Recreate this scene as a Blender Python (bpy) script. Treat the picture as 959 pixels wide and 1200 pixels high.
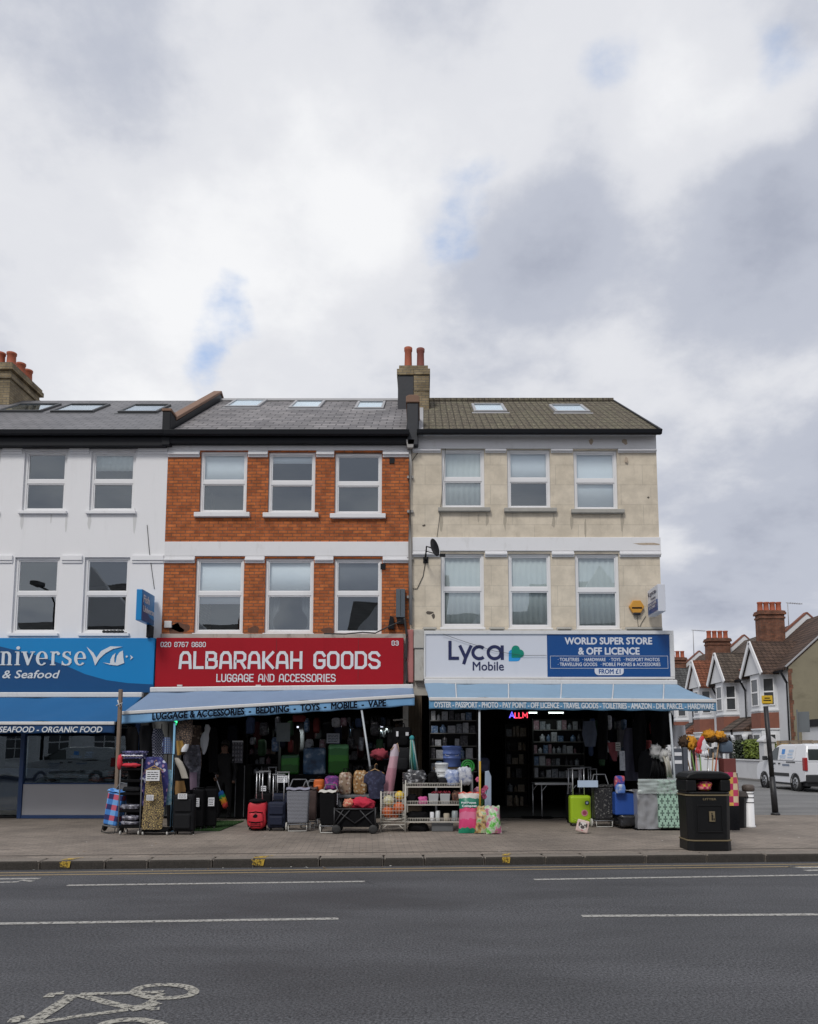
import bpy, bmesh, math, random
from mathutils import Vector, Matrix, noise as mnoise
R = math.radians
PI = math.pi
random.seed(7)
for o in list(bpy.data.objects):
    bpy.data.objects.remove(o)
SC = bpy.context.scene
COL = SC.collection

# ------------------------------------------------------------------ camera
FPX, CX, CY, PITCH, CAMZ = 923.0, 497.0, 776.0, R(6.3), 1.6
cd = bpy.data.cameras.new('camera')
cam = bpy.data.objects.new('camera', cd)
COL.objects.link(cam)
cam.location = (0, 0, CAMZ)
cam.rotation_euler = (R(90) + PITCH, 0, 0)
cd.sensor_fit = 'VERTICAL'
cd.sensor_height = 36.0
cd.lens = 36.0 * FPX / 1200.0
cd.shift_x = (479.5 - CX) / 1200.0
cd.shift_y = (CY - 600.0) / 1200.0
cd.clip_start = 0.1
cd.clip_end = 3000
SC.camera = cam

# ------------------------------------------------------------------ sky, sun, exposure
SUN_EL, SUN_AZ = R(48), R(205)           # azimuth clockwise from +Y: behind the camera, a little to the left
def ray(px, py):
    u, v = (px - CX) / FPX, (CY - py) / FPX
    return Vector((u, math.cos(PITCH) - v * math.sin(PITCH), math.sin(PITCH) + v * math.cos(PITCH)))
def W(px, py, Y):
    d = ray(px, py); t = Y / d.y
    return d.x * t, CAMZ + d.z * t
def G(px, py, z=0.0):
    d = ray(px, py); t = (z - CAMZ) / d.z
    return d.x * t, d.y * t
def WX(px, py, Y): return W(px, py, Y)[0]
def WZ(py, Y, px=480): return W(px, py, Y)[1]

world = bpy.data.worlds.new('World')
SC.world = world
world.use_nodes = True
nt = world.node_tree
nt.nodes.clear()
def N(nt, typ, **kw):
    n = nt.nodes.new(typ)
    for k, v in kw.items():
        if k.startswith('i_'):
            key = k[2:]
            n.inputs[int(key) if key.isdigit() else key.replace('_', ' ')].default_value = v
        else:
            setattr(n, k, v)
    return n
def build_sky():
    L = nt.links.new
    out = N(nt, 'ShaderNodeOutputWorld'); bg = N(nt, 'ShaderNodeBackground')
    L(bg.outputs[0], out.inputs[0])
    sky = N(nt, 'ShaderNodeTexSky')
    sky.sky_type = 'NISHITA'; sky.sun_disc = False
    sky.sun_elevation = SUN_EL; sky.sun_rotation = SUN_AZ
    bg.inputs[1].default_value = 0.1
    tc = N(nt, 'ShaderNodeTexCoord')
    sep = N(nt, 'ShaderNodeSeparateXYZ'); L(tc.outputs['Generated'], sep.inputs[0])
    # cloud-plane coordinates: the direction is projected on a flat cloud layer, softened near the horizon
    zz = N(nt, 'ShaderNodeMath', operation='MAXIMUM', i_1=0.0); L(sep.outputs[2], zz.inputs[0])
    za = N(nt, 'ShaderNodeMath', operation='ADD', i_1=0.32); L(zz.outputs[0], za.inputs[0])
    dx = N(nt, 'ShaderNodeMath', operation='DIVIDE'); L(sep.outputs[0], dx.inputs[0]); L(za.outputs[0], dx.inputs[1])
    dy = N(nt, 'ShaderNodeMath', operation='DIVIDE'); L(sep.outputs[1], dy.inputs[0]); L(za.outputs[0], dy.inputs[1])
    cv = N(nt, 'ShaderNodeCombineXYZ'); L(dx.outputs[0], cv.inputs[0]); L(dy.outputs[0], cv.inputs[1])
    def noise(scale, detail, rough, off, dist=0.0):
        mp = N(nt, 'ShaderNodeMapping'); mp.inputs['Location'].default_value = off
        L(cv.outputs[0], mp.inputs[0])
        n = N(nt, 'ShaderNodeTexNoise'); n.inputs['Scale'].default_value = scale
        n.inputs['Detail'].default_value = detail; n.inputs['Roughness'].default_value = rough
        n.inputs['Distortion'].default_value = dist
        L(mp.outputs[0], n.inputs[0]); return n.outputs[0]
    n1 = noise(2.6, 7, 0.52, (3.1, 1.7, 0), 0.25)
    n2 = noise(5.5, 8, 0.6, (7.3, 2.2, 0))
    # warp the direction a little before measuring distances to the big cloud masses
    nw = N(nt, 'ShaderNodeTexNoise'); nw.inputs['Scale'].default_value = 4.0; nw.inputs['Detail'].default_value = 5
    L(tc.outputs['Generated'], nw.inputs[0])
    ws = N(nt, 'ShaderNodeVectorMath', operation='SUBTRACT'); L(nw.outputs[1], ws.inputs[0]); ws.inputs[1].default_value = (0.5, 0.5, 0.5)
    wm = N(nt, 'ShaderNodeVectorMath', operation='SCALE'); L(ws.outputs[0], wm.inputs[0]); wm.inputs[3].default_value = 0.22
    wa = N(nt, 'ShaderNodeVectorMath', operation='ADD'); L(tc.outputs['Generated'], wa.inputs[0]); L(wm.outputs[0], wa.inputs[1])
    def mass(px, py, r0, r1, amp):
        d = ray(px, py).normalized()
        di = N(nt, 'ShaderNodeVectorMath', operation='DISTANCE'); L(wa.outputs[0], di.inputs[0]); di.inputs[1].default_value = d
        mr = N(nt, 'ShaderNodeMapRange', interpolation_type='SMOOTHERSTEP')
        L(di.outputs[1], mr.inputs[0]); mr.inputs[1].default_value = r0; mr.inputs[2].default_value = r1
        mr.inputs[3].default_value = amp; mr.inputs[4].default_value = 0.0
        return mr.outputs[0]
    def add(a, b):
        m = N(nt, 'ShaderNodeMath', operation='ADD'); L(a, m.inputs[0])
        if isinstance(b, float): m.inputs[1].default_value = b
        else: L(b, m.inputs[1])
        return m.outputs[0]
    def mul(a, b):
        m = N(nt, 'ShaderNodeMath', operation='MULTIPLY'); L(a, m.inputs[0])
        if isinstance(b, float): m.inputs[1].default_value = b
        else: L(b, m.inputs[1])
        return m.outputs[0]
    # brightness of the cloud layer
    b = add(add(mul(n1, 0.85), mul(n2, 0.52)), SKY_BIAS - 0.19)
    for a in SKY_MASSES:
        b = add(b, mass(*a))
    ramp = N(nt, 'ShaderNodeValToRGB'); L(b, ramp.inputs[0])
    cr = ramp.color_ramp; cr.interpolation = 'EASE'
    cr.elements[0].position = 0.10; cr.elements[0].color = (2.9, 3.15, 3.9, 1)
    cr.elements[1].position = 0.95; cr.elements[1].color = (7.6, 7.65, 7.8, 1)
    e = cr.elements.new(0.42); e.color = (4.25, 4.5, 5.2, 1)
    e = cr.elements.new(0.68); e.color = (6.3, 6.4, 6.75, 1)
    # gaps of blue
    n3 = noise(7.0, 6, 0.6, (1.1, 9.2, 0))
    h = mul(n3, 0.9)
    for a in SKY_GAPS:
        h = add(h, mass(*a))
    hm = N(nt, 'ShaderNodeMapRange', interpolation_type='SMOOTHSTEP'); L(h, hm.inputs[0])
    hm.inputs[1].default_value = 0.68; hm.inputs[2].default_value = 1.18; hm.inputs[3].default_value = 0; hm.inputs[4].default_value = 0.9
    skc = N(nt, 'ShaderNodeVectorMath', operation='MULTIPLY'); L(sky.outputs[0], skc.inputs[0]); skc.inputs[1].default_value = (1.0, 1.2, 1.4)
    lift = N(nt, 'ShaderNodeVectorMath', operation='ADD'); L(skc.outputs[0], lift.inputs[0]); lift.inputs[1].default_value = (0.9, 1.35, 2.0)
    mx = N(nt, 'ShaderNodeMix', data_type='RGBA'); L(hm.outputs[0], mx.inputs[0]); L(ramp.outputs[0], mx.inputs[6]); L(lift.outputs[0], mx.inputs[7])
    L(mx.outputs[2], bg.inputs[0])
SKY_BIAS = 0.05
SKY_MASSES = [
    (680, 80, 0.0, 0.26, 0.24), (500, 170, 0.0, 0.20, 0.22), (320, 130, 0.0, 0.20, 0.10), (110, 350, 0.0, 0.28, 0.24), (360, 360, 0.0, 0.22, 0.24), (440, 260, 0.0, 0.14, 0.12),
    (820, 150, 0.0, 0.20, 0.22), (740, 400, 0.0, 0.14, 0.16), (580, 440, 0.0, 0.14, 0.12), (970, 80, 0.0, 0.14, 0.12), (190, 460, 0.0, 0.2, 0.14),
    (640, 265, 0.0, 0.22, -0.16), (880, 390, 0.0, 0.28, -0.13), (960, 230, 0.0, 0.18, -0.14), (150, 190, 0.0, 0.20, -0.22), (80, 60, 0.0, 0.22, -0.06), (520, 50, 0.0, 0.12, -0.07),
    (930, 585, 0.0, 0.16, -0.16), (900, 700, 0.0, 0.16, -0.18), (820, 500, 0.0, 0.12, 0.06),
]
SKY_GAPS = [(290, 385, 0.0, 0.075, 0.70), (527, 225, 0.0, 0.10, 0.43), (930, 36, 0.0, 0.10, 0.50), (256, 450, 0, 0.07, 0.52), (690, 40, 0, .08, .36), (525, 290, 0, .07, .26)]
build_sky()

sl = bpy.data.lights.new('sun', 'SUN'); sun = bpy.data.objects.new('sun', sl); COL.objects.link(sun)
sl.energy = 1.5; sl.angle = R(14); sl.color = (1.0, 0.965, 0.91)
sd = Vector((math.sin(SUN_AZ) * math.cos(SUN_EL), math.cos(SUN_AZ) * math.cos(SUN_EL), math.sin(SUN_EL)))
sun.rotation_euler = sd.to_track_quat('Z', 'Y').to_euler()
sun.location = sd * 60
SC.view_settings.view_transform = 'Standard'
SC.view_settings.look = 'None'
SC.view_settings.exposure = 0.28
SC.view_settings.gamma = 1.0
SC.view_settings.use_curve_mapping = False
SC.render.engine = 'CYCLES'
SC.cycles.max_bounces = 8
SC.cycles.transparent_max_bounces = 24

# ------------------------------------------------------------------ materials
MATS = {}
def newmat(name):
    m = bpy.data.materials.new(name); m.use_nodes = True
    t = m.node_tree; t.nodes.clear()
    out = N(t, 'ShaderNodeOutputMaterial'); b = N(t, 'ShaderNodeBsdfPrincipled')
    t.links.new(b.outputs[0], out.inputs[0])
    MATS[name] = m
    return m, t, b, out
def c4(c): return (c[0], c[1], c[2], 1)
def mixc(t, fac, a, b, blend='MIX'):
    m = N(t, 'ShaderNodeMix', data_type='RGBA', blend_type=blend)
    for s, i in ((fac, 0), (a, 6), (b, 7)):
        if hasattr(s, 'is_output'): t.links.new(s, m.inputs[i])
        elif i == 0: m.inputs[0].default_value = s
        else: m.inputs[i].default_value = c4(s)
    return m.outputs[2]
def coords(t, scale=(1, 1, 1), kind='Object', xz=False, loc=(0, 0, 0), rot=(0, 0, 0)):
    tc = N(t, 'ShaderNodeTexCoord')
    src = tc.outputs[kind]
    if xz:
        s = N(t, 'ShaderNodeSeparateXYZ'); c = N(t, 'ShaderNodeCombineXYZ')
        t.links.new(src, s.inputs[0])
        a = N(t, 'ShaderNodeMath', operation='ADD'); t.links.new(s.outputs[0], a.inputs[0])
        if xz != 'roof': t.links.new(s.outputs[1], a.inputs[1])
        else: a.inputs[1].default_value = 0.0
        t.links.new(a.outputs[0], c.inputs[0]); t.links.new(s.outputs[2], c.inputs[1])
        src = c.outputs[0]
    m = N(t, 'ShaderNodeMapping'); m.inputs['Scale'].default_value = scale; m.inputs['Location'].default_value = loc
    m.inputs['Rotation'].default_value = rot
    t.links.new(src, m.inputs[0])
    return m.outputs[0]
def tnoise(t, vec, scale, detail=5, rough=0.6):
    n = N(t, 'ShaderNodeTexNoise'); t.links.new(vec, n.inputs[0])
    n.inputs['Scale'].default_value = scale; n.inputs['Detail'].default_value = detail; n.inputs['Roughness'].default_value = rough
    return n.outputs[0]
def mrange(t, v, a, b, c=0.0, d=1.0, smooth=True):
    m = N(t, 'ShaderNodeMapRange'); t.links.new(v, m.inputs[0])
    if smooth: m.interpolation_type = 'SMOOTHSTEP'
    for i, x in enumerate((a, b, c, d)): m.inputs[i + 1].default_value = x
    return m.outputs[0]
def bumpto(t, b, h, strength, dist=0.02, prev=None):
    n = N(t, 'ShaderNodeBump'); t.links.new(h, n.inputs['Height'])
    n.inputs['Strength'].default_value = strength; n.inputs['Distance'].default_value = dist
    if prev: t.links.new(prev, n.inputs['Normal'])
    t.links.new(n.outputs[0], b.inputs['Normal'])
    return n.outputs[0]
def M(name, col=(0.5, 0.5, 0.5), rough=0.65, var=0.15, scale=3.0, bump=0.0, bscale=40, metal=0.0, spec=0.5, stain=0.0,
      stain_col=None, stain_scale=(2.5, 2.5, 0.5), fine=0.0, fscale=60):
    if name in MATS: return MATS[name]
    m, t, b, out = newmat(name)
    v = coords(t)
    c = mixc(t, tnoise(t, v, scale), [x * (1 - var) for x in col], [min(1, x * (1 + var)) for x in col])
    if fine:
        f = mrange(t, tnoise(t, v, fscale, 3, 0.7), 0.3, 0.7, 1 - fine, 1 + fine)
        cc = N(t, 'ShaderNodeCombineColor')
        for i in range(3): t.links.new(f, cc.inputs[i])
        c = mixc(t, 1.0, c, cc.outputs[0], 'MULTIPLY')
    if stain:
        sv = coords(t, stain_scale)
        sm = mrange(t, tnoise(t, sv, 1.0, 8, 0.7), 0.52, 0.74, 0, stain)
        c = mixc(t, sm, c, stain_col or [x * 0.45 for x in col])
    t.links.new(c, b.inputs['Base Color'])
    b.inputs['Roughness'].default_value = rough; b.inputs['Metallic'].default_value = metal
    b.inputs['Specular IOR Level'].default_value = spec
    if bump: bumpto(t, b, tnoise(t, v, bscale, 4, 0.6), bump, 0.01)
    return m
def Mbrick(name, c1, c2, mortar, bw=0.225, bh=0.075, ms=0.007, rough=0.85, bump=0.5, stain=0.35, stain_col=None, soft=0.1, bias=0.0, kz=1.0, xz=True, var=0.25, sc=1.2, ss=(1.7, 1.7, 0.6)):
    if name in MATS: return MATS[name]
    m, t, b, out = newmat(name)
    v = coords(t, (1, kz, 1), xz=xz)
    br = N(t, 'ShaderNodeTexBrick'); t.links.new(v, br.inputs[0])
    br.inputs['Scale'].default_value = 1; br.inputs['Brick Width'].default_value = bw; br.inputs['Row Height'].default_value = bh
    br.inputs['Mortar Size'].default_value = ms; br.inputs['Mortar Smooth'].default_value = soft; br.inputs['Bias'].default_value = bias
    br.inputs['Color1'].default_value = c4(c1); br.inputs['Color2'].default_value = c4(c2); br.inputs['Mortar'].default_value = c4(mortar)
    n = tnoise(t, v, sc, 7, 0.65)
    f = mrange(t, n, 0.3, 0.7, 1 - var, 1 + var)
    cc = N(t, 'ShaderNodeCombineColor')
    for i in range(3): t.links.new(f, cc.inputs[i])
    c = mixc(t, 1.0, br.outputs[0], cc.outputs[0], 'MULTIPLY')
    if stain:
        sv = coords(t, ss)
        c = mixc(t, mrange(t, tnoise(t, sv, 1.3, 9, 0.72), 0.52, 0.72, 0, stain), c, stain_col or [x * 0.35 for x in c1])
    t.links.new(c, b.inputs['Base Color'])
    b.inputs['Roughness'].default_value = rough
    b.inputs['Specular IOR Level'].default_value = 0.3
    inv = N(t, 'ShaderNodeMath', operation='SUBTRACT'); inv.inputs[0].default_value = 1.0; t.links.new(br.outputs[1], inv.inputs[1])
    p = bumpto(t, b, inv.outputs[0], bump, 0.012)
    bumpto(t, b, tnoise(t, v, 60, 3), bump * 0.5, 0.006, p)
    return m
def Mglass(name, tint=(0.85, 0.9, 0.92), ior=1.9):
    if name in MATS: return MATS[name]
    m = bpy.data.materials.new(name); m.use_nodes = True; t = m.node_tree; t.nodes.clear(); MATS[name] = m
    out = N(t, 'ShaderNodeOutputMaterial'); mx = N(t, 'ShaderNodeMixShader'); tr = N(t, 'ShaderNodeBsdfTransparent'); gl = N(t, 'ShaderNodeBsdfGlossy')
    f0 = ((ior - 1) / (ior + 1)) ** 2          # Schlick, the same from both sides of the sheet
    lw = N(t, 'ShaderNodeLayerWeight'); lw.inputs[0].default_value = 0.5
    pw = N(t, 'ShaderNodeMath', operation='POWER'); t.links.new(lw.outputs['Facing'], pw.inputs[0]); pw.inputs[1].default_value = 5
    fr = N(t, 'ShaderNodeMath', operation='MULTIPLY_ADD'); t.links.new(pw.outputs[0], fr.inputs[0]); fr.inputs[1].default_value = 1 - f0; fr.inputs[2].default_value = f0
    tr.inputs[0].default_value = c4(tint); gl.inputs['Roughness'].default_value = 0.0; gl.inputs[0].default_value = (0.86, 0.94, 1, 1)
    v = coords(t); bp = N(t, 'ShaderNodeBump'); t.links.new(tnoise(t, v, 1.3, 1), bp.inputs['Height'])
    bp.inputs['Strength'].default_value = 0.07; bp.inputs['Distance'].default_value = 0.02
    t.links.new(bp.outputs[0], gl.inputs['Normal'])
    t.links.new(fr.outputs[0], mx.inputs[0]); t.links.new(tr.outputs[0], mx.inputs[1]); t.links.new(gl.outputs[0], mx.inputs[2]); t.links.new(mx.outputs[0], out.inputs[0])
    return m
def Mglow(name, col, s):
    if name in MATS: return MATS[name]
    m, t, b, out = newmat(name)
    b.inputs['Base Color'].default_value = c4([x * 0.5 for x in col]); b.inputs['Emission Color'].default_value = c4(col); b.inputs['Emission Strength'].default_value = s
    return m
def Mpattern(name, kind, cols, scale=10.0, rough=0.8, bump=0.15):
    """printed cloth and packaging: kind = leopard, floral, tartan, dots, chevron, bands, print"""
    if name in MATS: return MATS[name]
    m, t, b, out = newmat(name)
    v = coords(t, (scale,) * 3)
    if kind == 'leopard':
        vo = N(t, 'ShaderNodeTexVoronoi', feature='DISTANCE_TO_EDGE'); t.links.new(v, vo.inputs[0]); vo.inputs['Scale'].default_value = 1
        nz = tnoise(t, v, 1.6, 3)
        c = mixc(t, mrange(t, vo.outputs[0], 0.10, 0.2), cols[1], cols[0])
        c = mixc(t, mrange(t, nz, 0.52, 0.58), c, cols[2])
    elif kind == 'floral':
        vo = N(t, 'ShaderNodeTexVoronoi'); t.links.new(v, vo.inputs[0]); vo.inputs['Scale'].default_value = 1
        s = N(t, 'ShaderNodeSeparateColor'); t.links.new(vo.outputs[1], s.inputs[0])
        r = N(t, 'ShaderNodeValToRGB'); t.links.new(s.outputs[0], r.inputs[0]); cr = r.color_ramp; cr.interpolation = 'CONSTANT'
        cr.elements[0].color = c4(cols[0]); cr.elements[1].position = 0.35; cr.elements[1].color = c4(cols[1])
        for i, cc in enumerate(cols[2:]):
            e = cr.elements.new(0.55 + 0.4 * i / max(1, len(cols) - 2)); e.color = c4(cc)
        c = mixc(t, mrange(t, vo.outputs[0], 0.35, 0.6), r.outputs[0], cols[0])
    elif kind in ('tartan', 'dots', 'chevron', 'bars'):
        s = N(t, 'ShaderNodeSeparateXYZ'); t.links.new(v, s.inputs[0])
        def tri(sock, off=0.0, mult=1.0):
            a = N(t, 'ShaderNodeMath', operation='MULTIPLY_ADD'); t.links.new(sock, a.inputs[0]); a.inputs[1].default_value = mult; a.inputs[2].default_value = off
            f = N(t, 'ShaderNodeMath', operation='PINGPONG'); t.links.new(a.outputs[0], f.inputs[0]); f.inputs[1].default_value = 0.5
            return f.outputs[0]
        hx = N(t, 'ShaderNodeMath', operation='ADD'); t.links.new(s.outputs[0], hx.inputs[0]); t.links.new(s.outputs[1], hx.inputs[1])
        if kind == 'tartan':
            a = mrange(t, tri(hx.outputs[0]), 0.23, 0.27); bb = mrange(t, tri(s.outputs[2]), 0.23, 0.27)
            c = mixc(t, a, cols[0], cols[1])
            d = mixc(t, a, cols[2], cols[3])
            c = mixc(t, bb, c, d)
        elif kind == 'dots':
            a = mrange(t, tri(hx.outputs[0]), 0.16, 0.26); bb = mrange(t, tri(s.outputs[2]), 0.16, 0.26)
            mm = N(t, 'ShaderNodeMath', operation='SUBTRACT'); t.links.new(a, mm.inputs[0]); t.links.new(bb, mm.inputs[1])
            ab = N(t, 'ShaderNodeMath', operation='ABSOLUTE'); t.links.new(mm.outputs[0], ab.inputs[0])
            c = mixc(t, ab.outputs[0], cols[0], cols[1])
        elif kind == 'bars':
            fl = N(t, 'ShaderNodeMath', operation='FLOOR'); t.links.new(s.outputs[2], fl.inputs[0])
            md = N(t, 'ShaderNodeMath', operation='MULTIPLY'); t.links.new(fl.outputs[0], md.inputs[0]); md.inputs[1].default_value = 0.5
            ax = N(t, 'ShaderNodeMath', operation='ADD'); t.links.new(hx.outputs[0], ax.inputs[0]); t.links.new(md.outputs[0], ax.inputs[1])
            a = mrange(t, tri(ax.outputs[0]), 0.08, 0.11); bb = mrange(t, tri(s.outputs[2]), 0.34, 0.37)
            a2 = mrange(t, tri(ax.outputs[0]), 0.33, 0.36); b2 = mrange(t, tri(s.outputs[2], 0.5), 0.08, 0.11)
            m1 = N(t, 'ShaderNodeMath', operation='MAXIMUM'); t.links.new(a, m1.inputs[0]); t.links.new(bb, m1.inputs[1])
            m2 = N(t, 'ShaderNodeMath', operation='MAXIMUM'); t.links.new(a2, m2.inputs[0]); t.links.new(b2, m2.inputs[1])
            mn = N(t, 'ShaderNodeMath', operation='MINIMUM'); t.links.new(m1.outputs[0], mn.inputs[0]); t.links.new(m2.outputs[0], mn.inputs[1])
            c = mixc(t, mn.outputs[0], cols[1], cols[0])
        else:
            ad = N(t, 'ShaderNodeMath', operation='ADD'); t.links.new(tri(hx.outputs[0]), ad.inputs[0]); t.links.new(s.outputs[2], ad.inputs[1])
            c = mixc(t, mrange(t, tri(ad.outputs[0], 0, 1.0), 0.2, 0.3), cols[0], cols[1])
    elif kind == 'bands':       # cols = [(z, colour) ...] along the object's own height in metres
        s = N(t, 'ShaderNodeSeparateXYZ'); t.links.new(coords(t), s.inputs[0])
        w = N(t, 'ShaderNodeMath', operation='MULTIPLY_ADD'); t.links.new(tnoise(t, v, 1.0, 3), w.inputs[0]); w.inputs[1].default_value = 0.12; t.links.new(s.outputs[2], w.inputs[2])
        r = N(t, 'ShaderNodeValToRGB'); t.links.new(w.outputs[0], r.inputs[0]); cr = r.color_ramp; cr.interpolation = 'CONSTANT'
        cr.elements[0].position = 0; cr.elements[0].color = c4(cols[0][1])
        cr.elements[1].position = min(1, cols[1][0] + 0.06); cr.elements[1].color = c4(cols[1][1])
        for z, cc in cols[2:]:
            e = cr.elements.new(min(1, z + 0.06)); e.color = c4(cc)
        c = r.outputs[0]
    else:
        r = N(t, 'ShaderNodeValToRGB'); t.links.new(tnoise(t, v, 1.0, 4, 0.55), r.inputs[0]); cr = r.color_ramp
        cr.interpolation = 'EASE' if kind == 'print' else 'CONSTANT'
        n = len(cols)
        cr.elements[0].position = 0.3; cr.elements[0].color = c4(cols[0])
        cr.elements[1].position = 0.7; cr.elements[1].color = c4(cols[-1])
        for i, cc in enumerate(cols[1:-1]):
            e = cr.elements.new(0.3 + 0.4 * (i + 1) / (n - 1)); e.color = c4(cc)
        c = r.outputs[0]
    t.links.new(c, b.inputs['Base Color']); b.inputs['Roughness'].default_value = rough
    if bump: bumpto(t, b, tnoise(t, coords(t), 25, 3), bump, 0.02)
    return m

# ------------------------------------------------------------------ mesh building
class MB:
    def __init__(s): s.v, s.f, s.sm, s.mi = [], [], [], []
    def face(s, idx, sm=False, mi=0): s.f.append(idx); s.sm.append(sm); s.mi.append(mi)
    def pts(s, ps):
        n = len(s.v); s.v.extend([Vector(p) for p in ps]); return list(range(n, n + len(ps)))
    def quad(s, a, b, c, d, mi=0): s.face(s.pts([a, b, c, d]), False, mi); return s
    def poly(s, ps, mi=0): s.face(s.pts(ps), False, mi); return s
    def box(s, x0, x1, y0, y1, z0, z1, mi=0, mat=None):
        P = [(x0, y0, z0), (x1, y0, z0), (x1, y1, z0), (x0, y1, z0), (x0, y0, z1), (x1, y0, z1), (x1, y1, z1), (x0, y1, z1)]
        if mat: P = [mat @ Vector(p) for p in P]
        i = s.pts(P)
        for q in ((0, 3, 2, 1), (4, 5, 6, 7), (0, 1, 5, 4), (1, 2, 6, 5), (2, 3, 7, 6), (3, 0, 4, 7)): s.face([i[k] for k in q], False, mi)
        return s
    def bar(s, p0, p1, w, h=None, mi=0):
        """square bar between two points"""
        p0, p1 = Vector(p0), Vector(p1); h = h or w
        d = (p1 - p0); L = d.length
        if L < 1e-6: return s
        m = d.to_track_quat('Z', 'Y').to_matrix().to_4x4(); m.translation = p0
        return s.box(-w / 2, w / 2, -h / 2, h / 2, 0, L, mi, m)
    def tube(s, ps, r, n=8, mi=0, cap=True, r1=None):
        ps = [Vector(p) for p in ps]; rings = []
        for k, p in enumerate(ps):
            d = (ps[min(k + 1, len(ps) - 1)] - ps[max(k - 1, 0)]).normalized()
            q = d.to_track_quat('Z', 'Y')
            rr = r if r1 is None else r + (r1 - r) * k / (len(ps) - 1)
            rings.append(s.pts([p + q @ Vector((rr * math.cos(a * 2 * PI / n), rr * math.sin(a * 2 * PI / n), 0)) for a in range(n)]))
        for A, B in zip(rings, rings[1:]):
            for a in range(n): s.face([A[a], A[(a + 1) % n], B[(a + 1) % n], B[a]], True, mi)
        if cap: s.face(rings[0][::-1], False, mi); s.face(rings[-1], False, mi)
        return s
    def lathe(s, prof, c=(0, 0, 0), n=16, mi=0, mat=None, cap=True):
        rings = []
        for r, z in prof:
            P = [Vector((r * math.cos(a * 2 * PI / n), r * math.sin(a * 2 * PI / n), z)) for a in range(n)]
            if mat: P = [mat @ p for p in P]
            rings.append(s.pts([p + Vector(c) for p in P]))
        for A, B in zip(rings, rings[1:]):
            for a in range(n): s.face([A[a], A[(a + 1) % n], B[(a + 1) % n], B[a]], True, mi)
        if cap: s.face(rings[0][::-1], False, mi); s.face(rings[-1], False, mi)
        return s
    def prism(s, pl, y0, y1, mi=0, axis='y', mat=None):
        """polygon (a,b) extruded: axis y -> (a,y,b); x -> (y,a,b); z -> (a,b,y)"""
        def P(a, b, k): return {'y': (a, k, b), 'x': (k, a, b), 'z': (a, b, k)}[axis]
        A = [Vector(P(a, b, y0)) for a, b in pl]; B = [Vector(P(a, b, y1)) for a, b in pl]
        if mat: A = [mat @ p for p in A]; B = [mat @ p for p in B]
        A, B = s.pts(A), s.pts(B); n = len(pl)
        s.face(A, False, mi); s.face(B[::-1], False, mi)
        for k in range(n): s.face([A[k], B[k], B[(k + 1) % n], A[(k + 1) % n]], False, mi)
        return s
    def sheet(s, fn, nu, nv, mi=0, sm=True):
        g = [s.pts([fn(u / nu, v / nv) for u in range(nu + 1)]) for v in range(nv + 1)]
        for v in range(nv):
            for u in range(nu): s.face([g[v][u], g[v][u + 1], g[v + 1][u + 1], g[v + 1][u]], sm, mi)
        return s
    def blob(s, c, rad, amp=0.15, fr=2.0, seed=0, n=14, m=9, mi=0, power=1.0):
        c = Vector(c); rad = Vector(rad) if hasattr(rad, '__len__') else Vector((rad,) * 3)
        def sg(x): return math.copysign(abs(x) ** power, x)
        rings = []
        for j in range(1, m):
            th = PI * j / m; ring = []
            for i in range(n):
                ph = 2 * PI * i / n
                d = Vector((sg(math.sin(th)) * sg(math.cos(ph)), sg(math.sin(th)) * sg(math.sin(ph)), sg(math.cos(th))))
                k = 1 + amp * mnoise.noise(d * fr + Vector((seed * 3.7, seed * 1.3, seed)))
                ring.append(c + Vector((d.x * rad.x, d.y * rad.y, d.z * rad.z)) * k)
            rings.append(s.pts(ring))
        t = s.pts([c + Vector((0, 0, rad.z))])[0]; b = s.pts([c - Vector((0, 0, rad.z))])[0]
        for A, B in zip(rings, rings[1:]):
            for i in range(n): s.face([A[i], B[i], B[(i + 1) % n], A[(i + 1) % n]], True, mi)
        for i in range(n):
            s.face([t, rings[0][i], rings[0][(i + 1) % n]], True, mi); s.face([b, rings[-1][(i + 1) % n], rings[-1][i]], True, mi)
        return s
    def ring(s, c, r, t, axis='y', n=20, k=6, mi=0):
        """torus"""
        c = Vector(c); g = []
        for i in range(n):
            a = 2 * PI * i / n; row = []
            for j in range(k):
                b = 2 * PI * j / k; q = r + t * math.cos(b); h = t * math.sin(b)
                p = {'y': (q * math.cos(a), h, q * math.sin(a)), 'x': (h, q * math.cos(a), q * math.sin(a)), 'z': (q * math.cos(a), q * math.sin(a), h)}[axis]
                row.append(c + Vector(p))
            g.append(s.pts(row))
        for i in range(n):
            for j in range(k): s.face([g[i][j], g[(i + 1) % n][j], g[(i + 1) % n][(j + 1) % k], g[i][(j + 1) % k]], True, mi)
        return s
    def build(s, name, mats, parent=None, bevel=0.0, solid=0.0, seg=2, sub=0, loc=None):
        me = bpy.data.meshes.new(name)
        if not isinstance(mats, (list, tuple)): mats = [mats]
        vs = s.v
        off = Vector((0, 0, 0))
        if parent is not None:
            if not parent.get('_local'):
                off = base_of(parent)
        else:
            if loc is not None: off = Vector(loc)
            elif vs:
                xs = [v.x for v in vs]; ys = [v.y for v in vs]
                off = Vector(((min(xs) + max(xs)) / 2, (min(ys) + max(ys)) / 2, min(v.z for v in vs)))
        me.from_pydata([tuple(v - off) for v in vs], [], s.f)
        for m in mats: me.materials.append(m)
        me.polygons.foreach_set('use_smooth', s.sm); me.polygons.foreach_set('material_index', s.mi)
        me.validate(); me.update()
        bm = bmesh.new(); bm.from_mesh(me)
        bmesh.ops.recalc_face_normals(bm, faces=bm.faces); bm.to_mesh(me); bm.free()
        o = bpy.data.objects.new(name, me); COL.objects.link(o)
        if parent is not None: o.parent = parent
        else: o.location = off
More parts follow.
